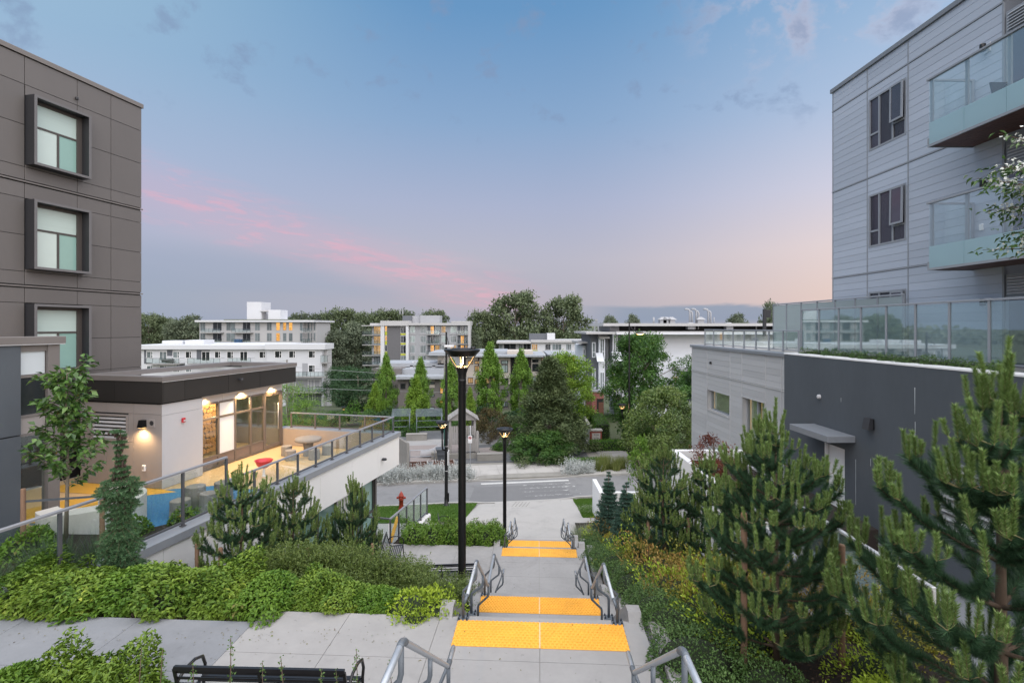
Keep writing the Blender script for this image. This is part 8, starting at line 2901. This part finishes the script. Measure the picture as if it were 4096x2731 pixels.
# plum bush and shrubs round the playground
pb = crown(611, 2.6, 1.9, bush_p, 110, 55, .13, M['plum'], cl_r=.4, base=.03)
loc, h = on_ground(1965, 1640, 47, .1)
tree('plum_bush', 'shrub', pb, loc, 'round bronze and olive bush right of the play tower', None, 0, (.95, .9, h / 2.6))
gs = [bush_proto('park_shrub', 'shrub', 171, 1.1, 1.0, 1.3, 1600, .15, .08, M['ash'], droop=.2), bush_proto('park_shrub', 'shrub', 172, 1.1, 1.0, 1.2, 1600, .15, .08, M['hedge'], droop=.2), bush_proto('park_shrub', 'shrub', 173, 1.1, 1.0, 1.2, 1600, .15, .08, M['broad_dark'], droop=.2)]
psh = []
for i, (u, v, y, s, k) in enumerate([(1640, 1745, 50, .9, 0), (1690, 1700, 53, 1.1, 1), (1745, 1655, 56, 1.2, 0), (1590, 1720, 54, 1.2, 1), (1540, 1690, 56, 1.3, 2), (1480, 1700, 57, 1.2, 0), (1400, 1690, 58, 1.3, 1), (1330, 1690, 55, 1.3, 0), (1260, 1700, 52, 1.2, 2), (1190, 1690, 50, 1.2, 1), (1120, 1690, 48, 1.3, 0), (1860, 1650, 56, 1.3, 2), (1920, 1610, 58, 1.4, 2), (2040, 1640, 54, 1.5, 2), (2070, 1690, 49, 1.3, 1), (2110, 1740, 46, 1.1, 0), (2000, 1770, 44, .7, 1), (2060, 1780, 43.5, .7, 0), (2340, 1660, 52, 1.2, 1), (2130, 1600, 56, 1.5, 0), (1830, 1700, 52, .9, 0), (2310, 1590, 60, 1.5, 2)]):
    p = at(u, v, y)
    psh.append((p.x, p.y, max(.05, interp(GZ, y) + .2) if y < 64 else interp(GZ, y), s, '', k))
WH = ['left of the shade frame', 'behind the shade frame', 'under the columnar trees', 'behind the terrace corner', 'seen through the far railing, right', 'seen through the far railing, middle', 'seen through the far railing, left of middle', 'beyond the far railing', 'seen past the pavilion corner', 'beside the pavilion door', 'under the feathery tree', 'behind the play tower roof', 'below the slim columnar tree', 'left of the big pine, rear', 'left of the big pine, middle', 'left of the big pine, front', 'low by the gravel path', 'low next to the bronze bush', 'right of the big pine', 'behind the big pine', 'just right of the play tower', 'near the townhouse entry']
psh = [(a, b_, c, s, f'green park shrub {w}', k) for (a, b_, c, s, _, k), w in zip(psh, WH)]
scatter(gs, psh, 'park shrubs across the street')


# clipped hedges
def hedge(x0, x1, y0, y1, h, loc, rz, label, mat='hedge', seed=1, n=5200, ll=.085):
    g = np.random.default_rng(seed)
    t = thing('clipped_hedge', label, 'hedge', loc, rz, 'clipped hedges by the townhouse')
    MB().box(x0 + .06, x1 - .06, y0 + .06, y1 - .06, 0, h - .07).build('shade_core', M['inner_shade'], t)  # solid dark filler, its colour stands for shade within the hedge
    a = np.array([(x1 - x0) * (y1 - y0), (x1 - x0) * h, (x1 - x0) * h, (y1 - y0) * h, (y1 - y0) * h])
    w = g.choice(5, n, p=a / a.sum())
    u, v = g.random(n), g.random(n)
    P = np.zeros((n, 3))
    N = np.zeros((n, 3))
    for f in range(5):
        m = w == f
        if f == 0:
            P[m] = np.column_stack([x0 + (x1 - x0) * u[m], y0 + (y1 - y0) * v[m], np.full(m.sum(), h)])
            N[m] = (0, 0, 1)
        elif f in (1, 2):
            P[m] = np.column_stack([x0 + (x1 - x0) * u[m], np.full(m.sum(), y0 if f == 1 else y1), h * v[m]])
            N[m] = (0, -1 if f == 1 else 1, 0)
        else:
            P[m] = np.column_stack([np.full(m.sum(), x0 if f == 3 else x1), y0 + (y1 - y0) * u[m], h * v[m]])
            N[m] = (-1 if f == 3 else 1, 0, 0)
    P += g.normal(0, .03, (n, 3))
    link('leaves', leaves('leaves', P, N * .5 + g.normal(size=(n, 3)), N + g.normal(size=(n, 3)) * .4, ll * g.uniform(.7, 1.3, n), ll * .6 * np.ones(n), M[mat], g.random(n), .2), t)


hedge(0, 5.2, -.5, .5, .8, (6.75, 43.9, .12), R(6), 'clipped box hedge in front of the brick address pillar', seed=11)
hedge(0, 1.2, 0, 6.5, 1.75, (7.65, 46.5, .1), R(-4), 'tall clipped hedge behind the brick address pillar', seed=12)
hedge(0, 2.4, -.5, .5, 1.5, (6.0, 53.5, .1), R(4), 'clipped hedge beyond the concrete parapet', seed=13, n=2600)
hedge(0, 2.6, -.35, .35, .62, tuple(road_pt(5.4, RW + 2.0, .13)), ROAD_A, 'low bright hedge behind the silver plants right of the crossing', seed=14, n=2600)

# red maple shrubs on the patio, flowering branch at the right edge, plants along the stucco wall
rm = crown(612, 1.5, .85, bush_p, 60, 40, .09, M['red_maple'], cl_r=.24, base=.05)
tree('red_maple', 'shrub', rm, (6.95, 17.6, CZ - 5.15), 'dark red maple shrub on the white patio planter', None, 0, (.8, .8, .95))
tree('red_maple', 'shrub', rm, (6.9, 16.2, CZ - 5.15), 'second red maple shrub nearer on the patio planter', None, 2, (.62, .62, .7))
fl = thing('flowering_tree', 'white flowering branch with dark leaves reaching in at the right edge', 'tree', (8.3, 7.3, 6.0))
g = np.random.default_rng(701)
wd = MB().tube([(0, 0, -.8), (0, 0, 2.5), (-.1, 0, 4.6), (-.2, .1, 7.2)], [.09, .07, .05, .02], 7)
P, D, FP = [], [], []
for i in range(80):
    z = 5.7 + 1.4 * g.random()
    a = g.uniform(0, 6.28)
    L = g.uniform(.5, 1.15)
    d = np.array([math.cos(a), math.sin(a), g.uniform(.05, .55)])
    b = np.array([-.1, 0.05, z])
    wd.tube([b, b + d * L * .5 + np.array([0, 0, .06]), b + d * L], [.014, .009, .003], 5, False)
    n = 26
    s = g.uniform(.35, 1.08, n)
    P.append(b + d[None, :] * (L * s)[:, None] + g.normal(0, .05, (n, 3)))
    D.append(np.tile(d * np.array([1, 1, 0]), (n, 1)) * .7 + g.normal(size=(n, 3)) * .6 + np.array([0, 0, -.2]))
    n = 46
    s = g.uniform(.2, .9, n)
    FP.append(b + d[None, :] * (L * s)[:, None] + g.normal(0, .05, (n, 3)) + np.array([0, 0, .03]))
P, D, FP = np.concatenate(P), np.concatenate(D), np.concatenate(FP)
n = len(P)
wd.build('trunk', M['bark'], fl)
link('leaves', leaves('leaves', P, D, g.normal(size=(n, 3)) * .4 + np.array([0, 0, 1]), g.uniform(.08, .13, n), g.uniform(.035, .05, n), M['magnolia'], g.random(n), .2, .3), fl)
n = len(FP)
link('blossom', leaves('blossom', FP, g.normal(size=(n, 3)), g.normal(size=(n, 3)) + np.array([0, 0, 1]), np.full(n, .05), np.full(n, .05), M['white_flower'], g.random(n), .1), fl)
iv = [bush_proto('wall_plant', 'plant', 181, .5, .22, .22, 700, .05, .028, M['boxleaf'], droop=.2)]
scatter(iv, [tuple(rw(.45, -16.2 + i * .72, WT - .02)) + ((1, .8, .9), f'{ORD[i]} trailing green plant from the near end along the top of the dark wall') for i in range(10)], 'trailing plants on the stucco wall')

# --- distant tree belts
cw1 = crown(620, 24, 8.5, open_p, 210, 46, .95, M['cottonwood'], cl_r=2.0, base=.14, trunk_mat='bark_grey')
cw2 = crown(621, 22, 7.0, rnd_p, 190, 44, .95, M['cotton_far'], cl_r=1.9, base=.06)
far = [(2062, 1180, 190, 1.0, 0, 'tallest rounded cottonwood on the skyline right of centre'), (2255, 1196, 200, .95, 0, 'big dark cottonwood on the skyline right of the tallest one'), (1930, 1255, 185, .8, 0, 'ragged cottonwood left of the tallest one'), (1365, 1245, 210, .95, 0, 'tall cottonwood between the penthouse and the grey apartments'), (1280, 1262, 220, .9, 1, 'leafy tree right behind the penthouse roof end'), (1200, 1262, 230, .95, 1, 'leafy tree behind the penthouse roof'),
       (1470, 1258, 235, .9, 0, 'tree rising left behind the grey apartments'), (1545, 1248, 240, 1.0, 0, 'tree rising behind the grey apartments roof edge'), (1620, 1250, 245, .9, 1, 'tree behind the rooftop hut of the grey apartments'), (1735, 1250, 240, .85, 0, 'tree showing right of the grey apartments roof hut'), (595, 1262, 260, .95, 0, 'skyline tree next to the dark clad building'), (655, 1275, 270, .85, 0, 'thin skyline tree second from the dark clad building'), (705, 1285, 250, .8, 1, 'skyline tree third from the dark clad building'), (765, 1270, 250, .95, 1, 'skyline tree left of the penthouse block'),
       (1420, 1300, 170, .9, 1, 'lower leafy tree left of the grey apartments'), (1340, 1330, 165, .8, 1, 'lower leafy tree right of the white apartments'), (2440, 1270, 300, .6, 1, 'small round tree top on the skyline behind the townhouse'), (2530, 1265, 320, .6, 1, 'pair tree top on the skyline above the townhouse eave'), (2950, 1262, 330, .8, 1, 'tree top behind the townhouse vents'), (3085, 1225, 120, .45, 1, 'tree top beside the flue post on the wing roof'), (1880, 1330, 160, .6, 1, 'lower dark tree right of the grey apartments'), (2330, 1330, 210, .6, 1, 'low tree right of the big dark cottonwood'), (2150, 1320, 215, .6, 1, 'low tree between the two big cottonwoods')]
for i, (u, v, y, wsc, k, lab) in enumerate(far):
    loc, h = on_ground(u, v, y)
    H0 = (24, 22)[k]
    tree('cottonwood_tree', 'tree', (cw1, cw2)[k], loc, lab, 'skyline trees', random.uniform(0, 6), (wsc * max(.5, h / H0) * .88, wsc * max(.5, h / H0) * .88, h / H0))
# a far wooded shore closes the horizon
g = np.random.default_rng(800)
n = 9000
xx = g.uniform(-900, 1100, n)
P = np.column_stack([xx, g.uniform(620, 700, n), -13 + g.random(n) ** .7 * (17 + 5 * np.sin(xx * .02) + 4 * np.sin(xx * .055 + 1))])
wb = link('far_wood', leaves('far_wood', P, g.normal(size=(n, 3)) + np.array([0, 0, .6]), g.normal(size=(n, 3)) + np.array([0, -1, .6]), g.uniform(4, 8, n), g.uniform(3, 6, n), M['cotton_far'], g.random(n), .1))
tag(wb, 'far wooded shore along the horizon', 'wood', None, 'stuff')

# --- bark mulch on the beds, a few fallen leaves on the paving
M['mulch'] = leafmat('mulch', (0.020, 0.013, 0.010), (0.060, 0.038, 0.028), (0.16, 0.12, 0.09), 0.9, 0.0)
M['dead_leaf'] = leafmat('dead_leaf', (0.10, 0.075, 0.03), (0.17, 0.15, 0.05), (0.12, 0.19, 0.05), 0.7, 0.1)


def litter(name, label, n, xr, yr, zf, size, mat, seed):
    g = np.random.default_rng(seed)
    y = g.uniform(yr[0], yr[1], n)
    x = np.array([xr(b)[0] + (xr(b)[1] - xr(b)[0]) * u for b, u in zip(y, g.random(n))])
    z = np.array([zf(a, b) for a, b in zip(x, y)]) + g.uniform(.004, .02, n)
    d = np.column_stack([g.normal(size=(n, 2)), g.normal(0, .15, n)])
    me = leaves(name, np.column_stack([x, y, z]), d, g.normal(size=(n, 3)) * .35 + np.array([0, 0, 1]), size * g.uniform(.5, 1.3, n), size * .5 * g.uniform(.5, 1.2, n), mat, g.random(n), .2)
    return tag(link(name, me), label, 'ground litter', None, 'stuff')


litter('bark_mulch', 'dark bark mulch in front of the left shrubs', 6000, lambda y: (-8.6, stw(-1.53, y).x), (7.42, 8.3), lambda x, y: interp(ZL, y) + .02, .05, M['mulch'], 901)
litter('bark_mulch', 'dark bark mulch under the pines of the right bed', 9000, lambda y: (stw(1.85, y).x, 5.8), (3.6, 9.5), lambda x, y: interp(ZR, y) + .02, .055, M['mulch'], 902)
litter('fallen_leaves', 'scattered small leaves on the upper landing', 90, lambda y: (-4.0, 1.4), (5.5, 7.6), lambda x, y: L1, .028, M['dead_leaf'], 903)
litter('fallen_leaves', 'scattered small leaves along the bed edge', 110, lambda y: (-7.5, -1.5), (7.05, 7.42), lambda x, y: L1, .03, M['dead_leaf'], 904)
litter('fallen_leaves', 'scattered small leaves on the lower landing', 50, lambda y: (-2.0, 2.2), (13.9, 17.0), lambda x, y: L3, .035, M['dead_leaf'], 905)
